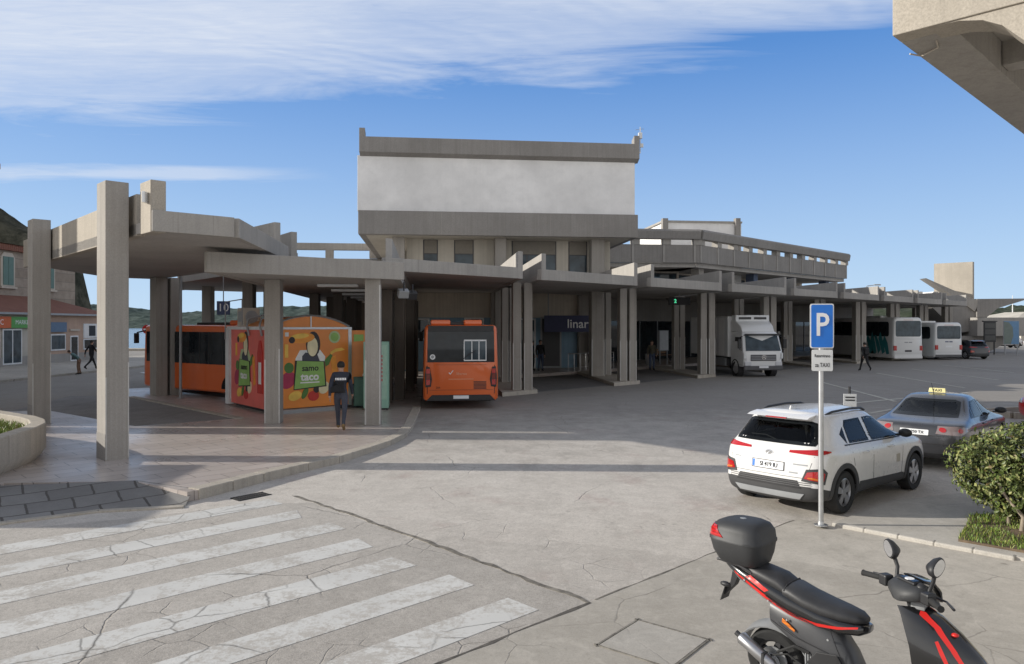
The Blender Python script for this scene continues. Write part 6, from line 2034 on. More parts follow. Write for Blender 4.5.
kona = suv('parked_car', 'white crossover car with black wheel arch cladding parked behind the parking sign pole', (5.65, 13.2, -0.16), rad(40), M['white_car'], 'SI 419 IU')
tx = sedan('taxi_car', 'dark silver saloon taxi with a yellow roof sign parked beyond the white car', (9.84, 17.0, -0.11), rad(47), M['silver_car'], 'SI 250 TX')
tx.scale = (1.0, 1.02, 0.96)
ts = bpy.data.objects.new('roof_sign', None); C.objects.link(ts); ts.parent = tx; ts.location = (-0.5, 0, 1.465); ts.scale = (0.85, 0.85, 0.85)
ty = plain('yellow taxi sign', (0.75, 0.68, 0.32), 0.4, vary=0.05)
MB().loft([[(-0.05, -0.2, 0), (0.05, -0.2, 0), (0.05, 0.2, 0), (-0.05, 0.2, 0)], [(-0.035, -0.18, 0.12), (0.035, -0.18, 0.12), (0.035, 0.18, 0.12), (-0.035, 0.18, 0.12)]]).build('box', ty, ts, None, 0.008)
lettering('TAXI', 0.1, (-0.046, 0, 0.06), (0, -1, 0), (0.12, 0, 1), M['dark_metal'], ts, off=0.003, bold=0.001)

sedan('parked_car', 'red car just cut by the right edge of the picture', (17.12, 21.2, -0.08), rad(180), M['red_car'], detail=False)
suv('parked_car', 'dark blue estate car parked beside the plain white coach', (38.2, 63.0, -0.015), rad(96.4), M['dark_car'], detail=False)
suv('parked_car', 'white car parked in front of the quay hall behind the poster stand', (60.5, 92, 0.0), rad(170), M['white_car'], detail=False)
sedan('parked_car', 'blue grey car parked left of the white van by the quay hall', (54.5, 88, 0.0), rad(20), M['silver_car'], detail=False)

# ------------------------------------------------------------------ buses
def bus_body(L_, W_, H_, z0=0.3, r=0.22, rear=0.22, tumble=0.04):
    # x = 0 at the rear, forward is +x
    def sec(x, ins):
        w = W_ / 2 - ins; zt = H_ - ins * 0.6; rr = r
        pts = [(-w + 0.05, z0), (-w, z0 + 0.06), (-w, z0 + 0.9)]
        wt = w - tumble
        for k in range(6):
            a = PI - PI / 2 * k / 5
            pts.append((-(wt - rr) + rr * math.cos(a), zt - rr + rr * math.sin(a)))
        return [(x, y, z) for y, z in pts] + [(x, -y, z) for y, z in pts[::-1]]
    st = [(0.0, rear), (0.025, rear * 0.6), (0.075, rear * 0.3), (0.16, rear * 0.08), (0.26, 0.0)]
    secs = [sec(*s) for s in st] + [sec(L_ - d, i) for d, i in st[::-1]]
    return MB().loft(secs)


def sq(mb_, x, y0, y1, z0, z1, th=0.004):
    return mb_.box(x - th, x, y0, y1, z0, z1)


def city_bus(label, loc, rz, L_=10.0, W_=2.55, H_=2.82, rear_axle=2.6):
    r = thing('city_bus', label, 'bus', loc, rz, 'orange city buses')
    bus_body(L_, W_, H_, 0.28, 0.16, 0.1).build('body', M['orange'], r, 35)
    h = W_ / 2
    # rear face, seen from behind (x = 0)
    blk = MB().extr([(0, y, z) for y, z in ((-h + 0.14, 1.56), (h - 0.14, 1.56), (h - 0.16, 2.62), (h - 0.22, 2.76), (-h + 0.22, 2.76), (-h + 0.16, 2.62))], (-0.012, 0, 0)).build('rear_window', M['glass'], r)
    MB().box(-0.02, -0.012, -0.06, 0.06, 2.62, 2.64).build('brake_lamp', M['red_lamp'], blk)
    MB().box(-0.03, 0.05, -h + 0.17, h - 0.17, 2.6, 2.79).build('top_band', M['black_plastic'], r, None, 0.01)
    # faint view through to the front windows
    fr = MB().box(-0.0145, -0.0125, -0.86, -0.12, 1.66, 2.3).build('window_label', M['glass_blue'], blk)
    mb = MB()
    for y in (-0.86, -0.62, -0.38, -0.12): mb.box(-0.017, -0.0135, y, y + 0.03, 1.62, 2.3)
    mb.box(-0.017, -0.0135, -0.86, -0.1, 2.27, 2.32); mb.box(-0.0171, -0.0136, -0.86, -0.1, 1.6, 1.64)
    mb.build('window_bars', M['white_metal'], blk)
    MB().extr([(-0.013, y, z) for y, z in ell(h - 0.32, 1.74, 0.09, 0.09, 18)], (-0.003, 0, 0)).build('speed_sticker', M['white_ink'], blk)
    MB().extr([(-0.0165, y, z) for y, z in ell(h - 0.32, 1.74, 0.055, 0.055, 18)], (-0.002, 0, 0)).build('speed_ring', M['grey_metal'], blk)
    for s in (-1, 1):
        pl_ = [(s * (h - 0.08), 0.72), (s * (h - 0.26), 0.74), (s * (h - 0.3), 1.0), (s * (h - 0.22), 1.4), (s * (h - 0.1), 1.42), (s * (h - 0.06), 1.1)]
        sur = MB().extr([(0.03, y, z) for y, z in pl_], (-0.05, 0, 0)).build('lamp_surround', M['black_plastic'], r, None, 0.008)
        for z0, z1, mt in ((0.8, 0.98, 'red_lamp'), (1.0, 1.16, 'amber_lamp'), (1.18, 1.34, 'red_lamp')):
            MB().box(-0.028, -0.021, s * (h - 0.17) - 0.065, s * (h - 0.17) + 0.065, z0, z1).build('tail_lamp', M['red_lamp'] if mt == 'red_lamp' else plain('dim amber', (0.2, 0.03, 0.02), 0.15), sur)
        MB().box(0.5, L_ - 0.3, s * (h + 0.001) - 0.004, s * (h + 0.001) + 0.004, 1.32, 2.55).build('side_glazing', M['glass'], r)
        for x in (rear_axle, L_ - (2.2 if L_ > 9 else 1.3)):
            wheel(r, x, s * (h - 0.16), 0.42, 0.26, 8, s)
            MB().extr([(x + 0.52 * math.cos(a_), s * (h + 0.002), 0.42 + 0.52 * math.sin(a_)) for a_ in [PI * k / 12 for k in range(13)]], (0, s * 0.004, 0)).build('wheel_housing', M['well'], r)
        mr = MB().tube([(L_ - 0.2, s * (h - 0.1), 2.6), (L_ + 0.25, s * (h + 0.12), 2.5)], 0.03, 6).build('mirror_arm', M['black_plastic'], r)
        MB().box(L_ + 0.18, L_ + 0.28, s * (h + 0.15) - 0.1, s * (h + 0.15) + 0.1, 2.05, 2.48).build('mirror', M['black_plastic'], mr, None, 0.03)
        for k in range(5):
            x = 1.9 + k * 1.55
            if x > L_ - 0.5: continue
            MB().box(x, x + 0.06, s * (h + 0.007) - 0.003, s * (h + 0.007) + 0.003, 1.32, 2.55).build('window_pillar', M['black_plastic'], r)
    for y0 in ((4.1, 8.0) if L_ > 9 else (4.4,)):
        MB().box(y0 - 0.6, y0 + 0.6, -h - 0.012, -h - 0.006, 0.38, 2.5).build('door', M['glass'], r)
        MB().box(y0 - 0.03, y0 + 0.03, -h - 0.018, -h - 0.0121, 0.38, 2.5).build('door_seal', M['orange'], r)
    # bumper, plate, roof pods, lettering
    MB().extr([(-0.0, y, z) for y, z in ((-h + 0.1, 0.26), (h - 0.1, 0.26), (h - 0.3, 0.46), (-h + 0.3, 0.46))], (-0.03, 0, 0)).build('bumper', M['black_plastic'], r, None, 0.01)
    MB().box(-0.036, -0.0305, -0.26, 0.26, 0.33, 0.44).build('number_plate', M['plate'], r)
    MB().box(-0.008, 0.0, -h + 0.42, h - 0.42, 1.47, 1.476).build('panel_seam', M['black_plastic'], r)
    MB().box(-0.008, 0.0, -h + 0.2, h - 0.2, 0.62, 0.628).build('panel_seam', M['black_plastic'], r)
    mb = MB().extr([(-0.001, -y, z) for y, z in ((-0.42, 1.2), (-0.36, 1.14), (-0.26, 1.28), (-0.28, 1.29), (-0.36, 1.175), (-0.4, 1.22))], (-0.005, 0, 0)).build('tick_mark', M['white_ink'], r)
    lettering('libertas', 0.12, (-0.002, -0.02, 1.17), (0, -1, 0), Z, plain('pale ink', (0.75, 0.4, 0.25), 0.5), r, off=0.003)
    MB().box(-0.005, -0.001, -0.42, 0.42, 0.98, 1.0).build('caption', plain('pale ink', (0.72, 0.35, 0.2), 0.5), r)
    lettering('204', 0.1, (-0.002, h - 0.5, 0.7), (0, -1, 0), Z, M['ink'], r, 'fleet_number', off=0.003)
    for y0, y1 in ((0.35, 1.02), (-0.72, -0.1)):
        MB().box(0.15, 1.9, y0, y1, H_ - 0.01, H_ + 0.17).build('roof_pod', M['orange'], r, None, 0.05)
    MB().box(0.3, L_ * 0.6, -0.6, 0.7, H_ - 0.02, H_ + 0.1).build('roof_unit', M['black_plastic'], r, None, 0.03)
    for k in range(6): MB().box(-0.012, 0.0, -h + 0.42, -h + 0.85, 0.66 + k * 0.045, 0.685 + k * 0.045).build('vent_slat', M['black_plastic'], r)
    MB().tube([(-0.03, 0.02, 1.6), (-0.035, -0.3, 1.85), (-0.03, -0.5, 1.95)], 0.012, 6).build('rear_wiper', M['black_plastic'], r)
    MB().box(-0.014, 0.0, -h + 0.13, -h + 0.15, 0.5, 1.45).build('panel_seam', M['black_plastic'], r); MB().box(-0.014, 0.0, h - 0.15, h - 0.13, 0.5, 1.45).build('panel_seam', M['black_plastic'], r)
    # front face
    MB().extr([(L_, y, z) for y, z in ((-h + 0.12, 1.1), (h - 0.12, 1.1), (h - 0.16, 2.7), (-h + 0.16, 2.7))], (0.012, 0, 0)).build('windscreen', M['glass'], r)
    for s in (-1, 1): MB().box(L_ - 0.02, L_ + 0.014, s * 0.95 - 0.16, s * 0.95 + 0.16, 0.62, 0.82).build('headlamp', M['clear_lamp'], r, None, 0.03)
    return r


b1 = city_bus('orange city bus seen from behind, parked at the kerb right of the painted kiosk', (-1.72, 25.15, -0.015), rad(90) + A_HALL)
b2 = city_bus('orange city bus seen from its side behind the platform pillars at stand 10', (-8.5, 27.75, -0.015), rad(144), L_=7.7, rear_axle=1.5)


def coach(label, loc, rz, L_, W_, H_, teal, name_text):
    r = thing('coach', label, 'coach', loc, rz, 'white coaches standing in the far bays')
    h = W_ / 2
    bus_body(L_, W_, H_, 0.22, 0.3, 0.16, 0.06).build('body', M['white_paint'], r, 35)
    MB().extr([(0, y, z) for y, z in rrect(-h + 0.2, h - 0.2, H_ * 0.56, H_ - 0.28, 0.14)], (-0.012, 0, 0)).build('rear_window', M['glass_blue'], r)
    MB().box(-0.02, -0.012, -0.4, 0.4, H_ - 0.22, H_ - 0.2).build('brake_lamp', M['red_lamp'], r)
    for s in (-1, 1):
        MB().extr([(x, s * (h + 0.001), z) for x, z in rrect(0.55, L_ - 0.4, H_ * 0.56, H_ - 0.35, 0.2)], (0, s * 0.006, 0)).build('side_glazing', M['glass'], r)
        MB().box(-0.02, 0.08, min(s * (h - 0.05), s * (h - 0.30)), max(s * (h - 0.05), s * (h - 0.30)), 0.82, 1.2).build('tail_lamp', M['red_lamp'], r, None, 0.02)
        for x in (2.9, L_ - 2.6):
            wheel(r, x, s * (h - 0.16), 0.5, 0.28, 10, s)
            MB().extr([(x + 0.6 * math.cos(a_), s * (h + 0.002), 0.5 + 0.6 * math.sin(a_)) for a_ in [PI * k / 12 for k in range(13)]], (0, s * 0.004, 0)).build('wheel_housing', M['well'], r)
        mr = MB().tube([(L_ - 0.2, s * (h - 0.1), H_ - 0.4), (L_ + 0.4, s * (h + 0.15), H_ - 0.6)], 0.035, 6).build('mirror_arm', M['black_plastic'], r)
        MB().box(L_ + 0.33, L_ + 0.43, s * (h + 0.15) - 0.12, s * (h + 0.15) + 0.12, H_ - 1.2, H_ - 0.6).build('mirror', M['black_plastic'], mr, None, 0.03)
        for k in range(int(L_ / 1.8) - 1):
            x = 1.9 + k * 1.8
            MB().box(x, x + 0.05, s * (h + 0.009) - 0.002, s * (h + 0.009) + 0.002, H_ * 0.56, H_ - 0.35).build('window_pillar', M['black_plastic'], r)
        if teal:
            tm = plain('teal graphic', (0.03, 0.22, 0.24), 0.35)
            for q in range(5):
                a = 0.5 + q * 0.55
                pts = [(a, 0.55 + 0.15 * q % 0.4), (a + 0.35, 0.5), (a + 0.85, 1.5 + 0.25 * (q % 3)), (a + 0.6, 2.0 + 0.3 * (q % 2)), (a + 0.2, 1.4)]
                MB().extr([(x, s * (h + 0.008), z) for x, z in pts], (0, s * (0.002 + 0.001 * q), 0)).build('teal_stripe', tm, r)
    MB().box(-0.016, 0.0, -0.28, 0.28, 0.72 if teal else 1.0, 0.86 if teal else 1.14).build('number_plate', M['dark_metal'] if teal else M['plate'], r)
    MB().box(-0.012, 0.0, -h + 0.15, h - 0.15, 1.72, 1.735).build('panel_seam', M['grey_metal'], r)
    MB().box(-0.012, 0.0, -h + 0.15, h - 0.15, 0.62, 0.632).build('panel_seam', M['grey_metal'], r)
    MB().box(-0.03, 0.05, -h + 0.08, h - 0.08, 0.2, 0.42).build('bumper', M['white_paint'] if teal else M['grey_plastic'], r, None, 0.03)
    for q, (y0, wd) in enumerate(((-0.32, 0.28), (0.02, 0.3))):
        MB().box(-0.008, 0.0, y0, y0 + wd, 1.42, 1.5).build('lettering_mark', M['dark_blue'] if not teal else M['grey_metal'], r)
    MB().extr([(L_, y, z) for y, z in ((-h + 0.2, 1.1), (h - 0.2, 1.1), (h - 0.25, H_ - 0.2), (-h + 0.25, H_ - 0.2))], (0.012, 0, 0)).build('windscreen', M['glass'], r)
    MB().box(2.5, 4.6, -0.7, 0.7, H_ - 0.04, H_ + 0.14).build('roof_unit', M['white_paint'], r, None, 0.05)
    return r


coach('tall white coach with a teal pattern on its flank, left of the two parked coaches', (30.85, 58.0, -0.015), rad(96.4), 12.0, 2.5, 3.42, True, '')
coach('plain white coach with rounded rear window beside the dark car', (35.3, 60.2, -0.015), rad(96.4), 11.0, 2.45, 3.02, False, '')

# ------------------------------------------------------------------ refrigerated truck (front towards the lot)
tr = thing('refrigerated_truck', 'white refrigerated truck with a cooling unit above its cab, nosing out of a bay', 'truck', (13.5, 40.0, -0.01), rad(-90) + A_HALL)
# +x forward: the bumper is x = 0, the body runs back to -8
def cabsec(z, x0, x1, w):
    return [(x, y, z) for x, y in ((x1 - 0.1, -w), (x1, -w + 0.16), (x1 + 0.02, 0), (x1, w - 0.16), (x1 - 0.1, w), (x0, w), (x0, -w))]
cabm = MB().loft([cabsec(0.55, -1.75, -0.02, 1.07), cabsec(1.25, -1.75, 0.0, 1.1), cabsec(1.45, -1.75, -0.02, 1.1), cabsec(2.28, -1.75, -0.3, 1.04), cabsec(2.45, -1.75, -0.5, 0.95)])
cab = cabm.build('cab', M['white_paint'], tr, 30, 0.03)
ws = MB().extr([(-0.03 + 0.0, y, z) for y, z in ()] or [(0.0, -0.98, 1.42), (0.03, 0, 1.42), (0.0, 0.98, 1.42), (-0.29, 0.9, 2.22), (-0.27, 0, 2.24), (-0.29, -0.9, 2.22)], (0.012, 0, 0.005)).build('windscreen', M['glass_blue'], cab)
MB().extr([(-0.22, -1.02, 2.23), (-0.22, 1.02, 2.23), (0.02, 1.0, 2.3), (0.02, -1.0, 2.3)], (0.0, 0, 0.04)).build('sun_visor', M['dark_metal'], cab)
for s in (-1, 1):
    MB().extr([(-1.25, s * 1.085, 1.45), (-0.25, s * 1.085, 1.4), (-0.42, s * 1.045, 2.15), (-1.25, s * 1.045, 2.15)], (0, s * 0.008, 0.0)).build('side_window', M['glass'], cab)
    MB().extr([(-1.3, s * 1.1, 0.65), (-0.2, s * 1.1, 0.65), (-0.2, s * 1.1, 0.66), (-1.3, s * 1.1, 0.66)], (0, s * 0.01, 0)).build('door_seam', M['grey_plastic'], cab)
    ma = MB().tube([(-0.3, s * 1.05, 2.2), (-0.15, s * 1.28, 2.15), (-0.15, s * 1.28, 1.5), (-0.3, s * 1.08, 1.45)], 0.02, 6).build('mirror_arm', M['black_plastic'], cab)
    MB().box(-0.2, -0.1, s * 1.28 - 0.09, s * 1.28 + 0.09, 1.55, 2.05).build('mirror', M['black_plastic'], ma, None, 0.02)
    MB().box(-0.08, 0.035, min(s * 0.68, s * 1.05), max(s * 0.68, s * 1.05), 0.62, 0.84).build('headlamp', M['clear_lamp'], cab, None, 0.03)
    MB().box(-0.05, 0.03, min(s * 1.0, s * 1.1), max(s * 1.0, s * 1.1), 1.0, 1.32).build('corner_deflector', M['white_metal'], cab, None, 0.02)
gr_ = MB().box(-0.02, 0.03, -0.72, 0.72, 0.88, 1.22).build('grille', M['grey_plastic'], cab, None, 0.02)
for z in (0.95, 1.03, 1.11): MB().box(0.03, 0.045, -0.7, 0.7, z, z + 0.025).build('grille_bar', M['grey_metal'], gr_)
# round badge with three spokes
bd = MB().lathe([(0.125, 0.05), (0.125, 0.07), (0.105, 0.07), (0.105, 0.05)], 24, 0, 'X', True).build('badge', M['chrome'], gr_, loc=(0, 0, 1.08))
mb = MB()
for k in range(3):
    st = mb.mark(); mb.box(0.05, 0.066, -0.014, 0.014, 0, 0.11); mb.xf(Matrix.Rotation(2 * PI * k / 3, 4, 'X'), st)
mb.build('badge_spokes', M['chrome'], bd)
MB().box(-0.1, 0.06, -1.1, 1.1, 0.38, 0.62).build('bumper', M['grey_plastic'], tr, None, 0.04)
MB().box(0.06, 0.068, -0.26, 0.26, 0.5, 0.61).build('number_plate', M['plate'], tr)
MB().box(-7.8, -1.9, -1.2, 1.2, 1.02, 3.3).build('cargo_box', M['white_paint'], tr, None, 0.03)
for s in (-1, 1):
    MB().box(-4.2, -2.4, s * 1.203 - 0.003, s * 1.203 + 0.003, 1.1, 3.2).build('side_door', M['render_white'], tr)
    MB().box(-3.33, -3.28, s * 1.209 - 0.003, s * 1.209 + 0.003, 1.1, 3.2).build('door_bar', M['grey_metal'], tr)
dfl = MB().loft([[(-1.85, y * 1.05, 2.45), (-0.62, y * 0.92, 2.44), (-0.8, y * 0.92, 2.75), (-1.3, y * 0.98, 3.02), (-1.85, y * 1.05, 3.05)] for y in (-1, -0.6, 0, 0.6, 1)], 0, True).build('wind_deflector', M['white_paint'], tr, 40, 0.03)
MB().extr([(-0.72, -0.5, 2.5), (-0.72, 0.5, 2.5), (-0.78, 0.5, 2.64), (-0.78, -0.5, 2.64)], (0.02, 0, 0)).build('vent', M['dark_metal'], dfl)
cu_u = MB().box(-1.9, -1.35, -0.98, 0.98, 2.9, 3.36).build('cooling_unit', M['white_metal'], tr, None, 0.05)
for y0 in (-0.8, 0.08): MB().box(-1.35, -1.342, y0, y0 + 0.72, 3.12, 3.25).build('vent', M['dark_metal'], cu_u)
MB().box(-7.6, -0.4, -0.42, 0.42, 0.62, 1.02).build('chassis', M['dark_metal'], tr)
for s in (-1, 1):
    wheel(tr, -1.15, s * 0.95, 0.42, 0.26, 8, s, 0.12); wheel(tr, -5.9, s * 0.93, 0.42, 0.4, 8, s)
    MB().lathe([(0.44, -0.16), (0.5, -0.16), (0.5, 0.16), (0.44, 0.16)], 24, 0, 'Y', True).build('mudguard', M['dark_metal'], tr, 40, loc=(-1.15, s * 0.95, 0.44))
    MB().box(-4.9, -2.4, s * 1.1 - 0.03, s * 1.1 + 0.03, 0.5, 0.95).build('side_guard', M['grey_metal'], tr)
MB().box(-2.8, -2.3, -1.05, 1.05, 0.5, 0.95).build('fuel_tank', M['dark_metal'], tr, None, 0.05)

# white van by the quay hall
vn = thing('delivery_van', 'white delivery van parked by the quay hall at the far right', 'van', (61.5, 85, 0), rad(185))
prof = [(-2.6, 0.35), (2.55, 0.35), (2.6, 0.9), (2.0, 1.2), (1.3, 2.0), (0.9, 2.3), (-2.5, 2.35), (-2.62, 1.2)]
MB().extr([(x, -0.95, z) for x, z in prof], (0, 1.9, 0)).build('body', M['white_paint'], vn, None, 0.08)
for s in (-1, 1):
    MB().extr([(0.5, s * 0.955, 1.2), (1.75, s * 0.955, 1.2), (1.2, s * 0.955, 1.95), (0.5, s * 0.955, 1.95)], (0, s * 0.006, 0)).build('side_window', M['glass'], vn)
    for x in (-1.6, 1.6): wheel(vn, x, s * 0.85, 0.35, 0.22, 6, s)
MB().extr([(2.0, -0.8, 1.25), (2.0, 0.8, 1.25), (1.35, 0.75, 1.98), (1.35, -0.75, 1.98)], (0.03, 0, 0.02)).build('windscreen', M['glass'], vn)
MB().box(2.5, 2.62, -0.9, -0.55, 0.75, 0.95).build('headlamp', M['clear_lamp'], vn)
MB().box(2.5, 2.62, 0.55, 0.9, 0.75, 0.95).build('headlamp', M['clear_lamp'], vn)
# ------------------------------------------------------------------ scooter
def sup(x, zc, hw, hh, p=2.6, n=18, yc=0.0, tilt=0.0):
    out = []
    for k in range(n):
        a = 2 * PI * k / n
        c_, s_ = math.cos(a), math.sin(a)
        y = hw * math.copysign(abs(c_) ** (2 / p), c_); z = hh * math.copysign(abs(s_) ** (2 / p), s_)
        out.append((x - z * tilt, yc + y, zc + z))
    return out


def bvh_of(mb):
    return BVHTree.FromPolygons([tuple(v) for v in mb.v], mb.f)


sc = thing('scooter', 'black sports scooter with red stripes and a black top case in the foreground', 'scooter', (2.16, 6.05, zg + 0.007), rad(-47))
sc.scale = (1.09, 1.09, 1.09)
M['gloss_black'] = plain('gloss black plastic', (0.009, 0.009, 0.01), 0.22, vary=0.1, coat=1.0)
M['seat_black'] = plain('seat vinyl', (0.03, 0.03, 0.032), 0.5, vary=0.15, scale=14, bump=0.12)
M['case_black'] = plain('grained black case', (0.032, 0.033, 0.035), 0.55, vary=0.12, scale=8, bump=0.18)
M['grey_panel'] = plain('dark grey body panel', (0.06, 0.061, 0.065), 0.4, vary=0.1, scale=5)
M['silver_panel'] = plain('silver grey plastic', (0.24, 0.245, 0.25), 0.4, vary=0.1, scale=5)
M['red_stripe'] = plain('red decal', (0.62, 0.025, 0.02), 0.3, vary=0.06)


def swheel(parent, x, z, r, w, steer=0.0):
    h = bpy.data.objects.new('wheel', None); C.objects.link(h); h.parent = parent; h.location = (x, 0, z); h.rotation_euler = (0, 0, steer)
    MB().lathe([(r * 0.62, -w * .4), (r * 0.86, -w * .5), (r * 0.97, -w * .3), (r, 0), (r * 0.97, w * .3), (r * 0.86, w * .5), (r * 0.62, w * .4)], 36, 0, 'Y', True).build('tyre', M['rubber'], h, 40)
    mb = MB(); mb.lathe([(r * .64, -w * .38), (r * .56, -w * .3), (r * .56, w * .3), (r * .64, w * .38)], 36, 0, 'Y', True)
    for k in range(5):
        st = mb.mark(); mb.extr([(-.02, -.02, .03), (.02, -.02, .03), (.03, -.015, r * .6), (-.012, -.015, r * .6)], (0, .035, 0)); mb.xf(Matrix.Rotation(2 * PI * k / 5, 4, 'Y'), st)
    mb.lathe([(0.001, -.05), (.045, -.05), (.05, .05), (0.001, .05)], 16, 0, 'Y')
    mb.build('rim', M['dark_metal'], h, 35)
    MB().lathe([(.05, -.062), (.105, -.062), (.105, -.056), (.05, -.056)], 28, 0, 'Y', True).build('brake_disc', M['steel'], h)
    return h


swheel(sc, 0.0, .235, .235, .125)
# tail fairing: a slim wedge rising to the rear
tail = MB().loft([sup(-.43, .885, .035, .014), sup(-.38, .875, .075, .03), sup(-.25, .825, .12, .06), sup(-.05, .76, .145, .085), sup(.15, .70, .155, .09), sup(.35, .66, .155, .075), sup(.5, .645, .14, .06), sup(.62, .645, .10, .045), sup(.67, .655, .05, .025)])
tb = bvh_of(tail)
tf = tail.build('tail_fairing', M['gloss_black'], sc, 60)
for s in (-1, 1):
    o_, u_ = (RIGHT[0], RIGHT[1]) if s < 0 else (LEFT[0], LEFT[1])
    def sd(pts): return [(p[0] * (1 if s < 0 else -1), p[1]) for p in pts]
    patch(tb, sd([(-.30, .842), (-.20, .808), (-.05, .748), (.1, .685), (.22, .65), (.36, .643), (.50, .655), (.62, .672), (.62, .662), (.5, .638), (.36, .622), (.2, .628), (.06, .672), (-.08, .735), (-.20, .79), (-.29, .828)]), o_, u_, Z, 0.003, 0.03).build('red_stripe', M['red_stripe'], tf, 60)
    patch(tb, sd([(-.20, .826), (-.03, .757), (.0, .775), (-.02, .785), (-.16, .84)]), o_, u_, Z, 0.003, 0.025).build('red_lettering', M['red_stripe'], tf, 60)
    patch(tb, sd([(-.36, .852), (-.2, .778), (0, .70), (.15, .64), (.2, .615), (.0, .67), (-.2, .76), (-.36, .835)]), o_, u_, Z, 0.003, 0.03).build('grey_edge', M['silver_panel'], tf, 60)
MB().box(-.455, -.425, -.05, .05, .872, .9).build('tail_lamp', M['red_lamp'], tf, None, 0.006)
# seat in two levels
MB().loft([sup(-.27, .875, .06, .02), sup(-.24, .88, .105, .04), sup(-.1, .855, .125, .055), sup(.04, .825, .13, .062), sup(.10, .80, .13, .05), sup(.13, .785, .13, .042)]).build('pillion_seat', M['seat_black'], sc, 60)
MB().loft([sup(.10, .785, .135, .05), sup(.14, .785, .145, .06), sup(.25, .75, .15, .058), sup(.38, .725, .145, .055), sup(.5, .715, .125, .048), sup(.6, .71, .09, .038), sup(.65, .705, .045, .02)]).build('rider_seat', M['seat_black'], sc, 60)
MB().tube([(.115, -.137, .80), (.12, -.10, .838), (.125, 0, .846), (.12, .10, .838), (.115, .137, .80)], .006, 6).build('seat_seam', M['ink'], sc)
# body under the seat and tunnel to the floor
ub = MB().loft([sup(-.02, .60, .09, .10), sup(.12, .56, .125, .13), sup(.3, .5, .135, .17), sup(.45, .44, .13, .19), sup(.56, .36, .115, .13), sup(.62, .30, .10, .06)])
ub.build('side_panel', M['grey_panel'], sc, 60)
MB().extr([(.28, -.139, .34), (.5, -.139, .30), (.56, -.132, .36), (.5, -.14, .46), (.36, -.142, .44)], (0, -.006, 0)).build('side_vent', M['black_plastic'], sc, None, 0.004)
MB().box(.32, .95, -.16, .16, .235, .285).build('floorboard', M['black_plastic'], sc, None, 0.02)
am = MB().extr([(.10, -.128, .575), (.20, -.138, .53), (.205, -.138, .545), (.105, -.128, .605)], (0, -.012, 0)).build('amber_reflector', M['amber_lamp'], sc, None, 0.003)
# engine, swing arm, exhaust, rear mudguard
MB().loft([sup(-.06, .25, .05, .06, yc=.09), sup(.1, .27, .07, .09, yc=.07), sup(.3, .3, .08, .1, yc=.02), sup(.42, .32, .06, .07)]).build('engine', M['dark_metal'], sc, 50)
mb = MB()
for k in range(7): mb.box(.26 + k * .018, .266 + k * .018, -.11, .05, .3, .42)
mb.build('cooling_fins', M['grey_metal'], sc)
MB().tube([(.34, -.08, .28), (.2, -.14, .2), (.08, -.15, .22), (.02, -.155, .27)], .018, 8).build('exhaust_pipe', M['steel'], sc, 60)
ex = MB().tube([(.06, -.165, .235), (.04, -.165, .25), (-.20, -.165, .375), (-.215, -.165, .383)], [.03, .047, .047, .036], 16).build('silencer', plain('brushed silencer', (0.45, 0.45, 0.46), 0.3, 0.9), sc, 40)
MB().tube([(-.213, -.165, .382), (-.25, -.165, .402)], .02, 10).build('tail_pipe', M['dark_metal'], ex)
MB().box(-.02, .0, -.215, -.15, .25, .33).build('silencer_strap', M['dark_metal'], ex)
mg = MB()
rings = []
for k in range(13):
    a = rad(28 + 140 * k / 12); r_ = .29
    rings.append([(r_ * math.cos(a), y, .235 + (r_ - abs(y) * .5) * math.sin(a) + 0.0) for y in (-.085, -.06, 0, .06, .085)] + [((r_ - .012) * math.cos(a), y, .235 + (r_ - .012 - abs(y) * .5) * math.sin(a)) for y in (.08, .055, 0, -.055, -.08)])
mg.loft(rings); mg.build('rear_mudguard', M['silver_panel'], sc, 50)
MB().tube([(-.02, .12, .24), (.06, .12, .45), (.1, .11, .6)], [.02, .028, .028], 10).build('shock_absorber', M['red_stripe'], sc, 50)
mb = MB()
for k in range(12): mb.lathe([(.03, 0), (.038, .008), (.03, .016)], 12, 0, 'Z', True); mb.xf(Matrix.Translation((-.005 + .008 * k, .12, .33 + .018 * k)), len(mb.v) - 36)
mb.build('spring', M['dark_metal'], sc)
# plate bracket hanging from the tail
pbk = MB().extr([(-.30, -.03, .80), (-.34, -.03, .70), (-.43, -.03, .60), (-.45, -.03, .61), (-.38, -.03, .72), (-.36, -.03, .82)], (0, .06, 0)).build('plate_bracket', M['black_plastic'], sc, None, 0.006)
MB().extr([(-.445, -.06, .565), (-.445, .06, .565), (-.40, .06, .70), (-.40, -.06, .70)], (-.006, 0, -.003)).build('plate_holder', M['black_plastic'], pbk)
for s in (-1, 1): MB().ball((-.36, s * .13, .73), (.045, .025, .02), 10, 6).build('indicator', M['black_plastic'], pbk, 60)
# rack and top case
MB().box(-.46, -.16, -.1, .1, .885, .905).build('rack', M['dark_metal'], sc, None, 0.008)
MB().tube([(-.15, -.11, .86), (-.25, -.13, .9), (-.42, -.12, .91), (-.46, 0, .91), (-.42, .12, .91), (-.25, .13, .9), (-.15, .11, .86)], .013, 8).build('grab_rail', M['dark_metal'], sc, 60)
tc = thing('top_case', 'black moulded top case with red corner reflectors strapped behind the scooter seat', 'top case', (0, 0, 0))


def case_ring(z, x0, x1, w, p=4.2, n=32):
    cx_, hx = (x0 + x1) / 2, (x1 - x0) / 2
    out = []
    for k in range(n):
        a = 2 * PI * k / n
        c_, s_ = math.cos(a), math.sin(a)
        x = cx_ + hx * math.copysign(abs(c_) ** (2 / p), c_)
        y = w * math.copysign(abs(s_) ** (2 / p), s_) * (1 - 0.10 * max(0, -(x - cx_) / hx))
        out.append((x, y, z))
    return out


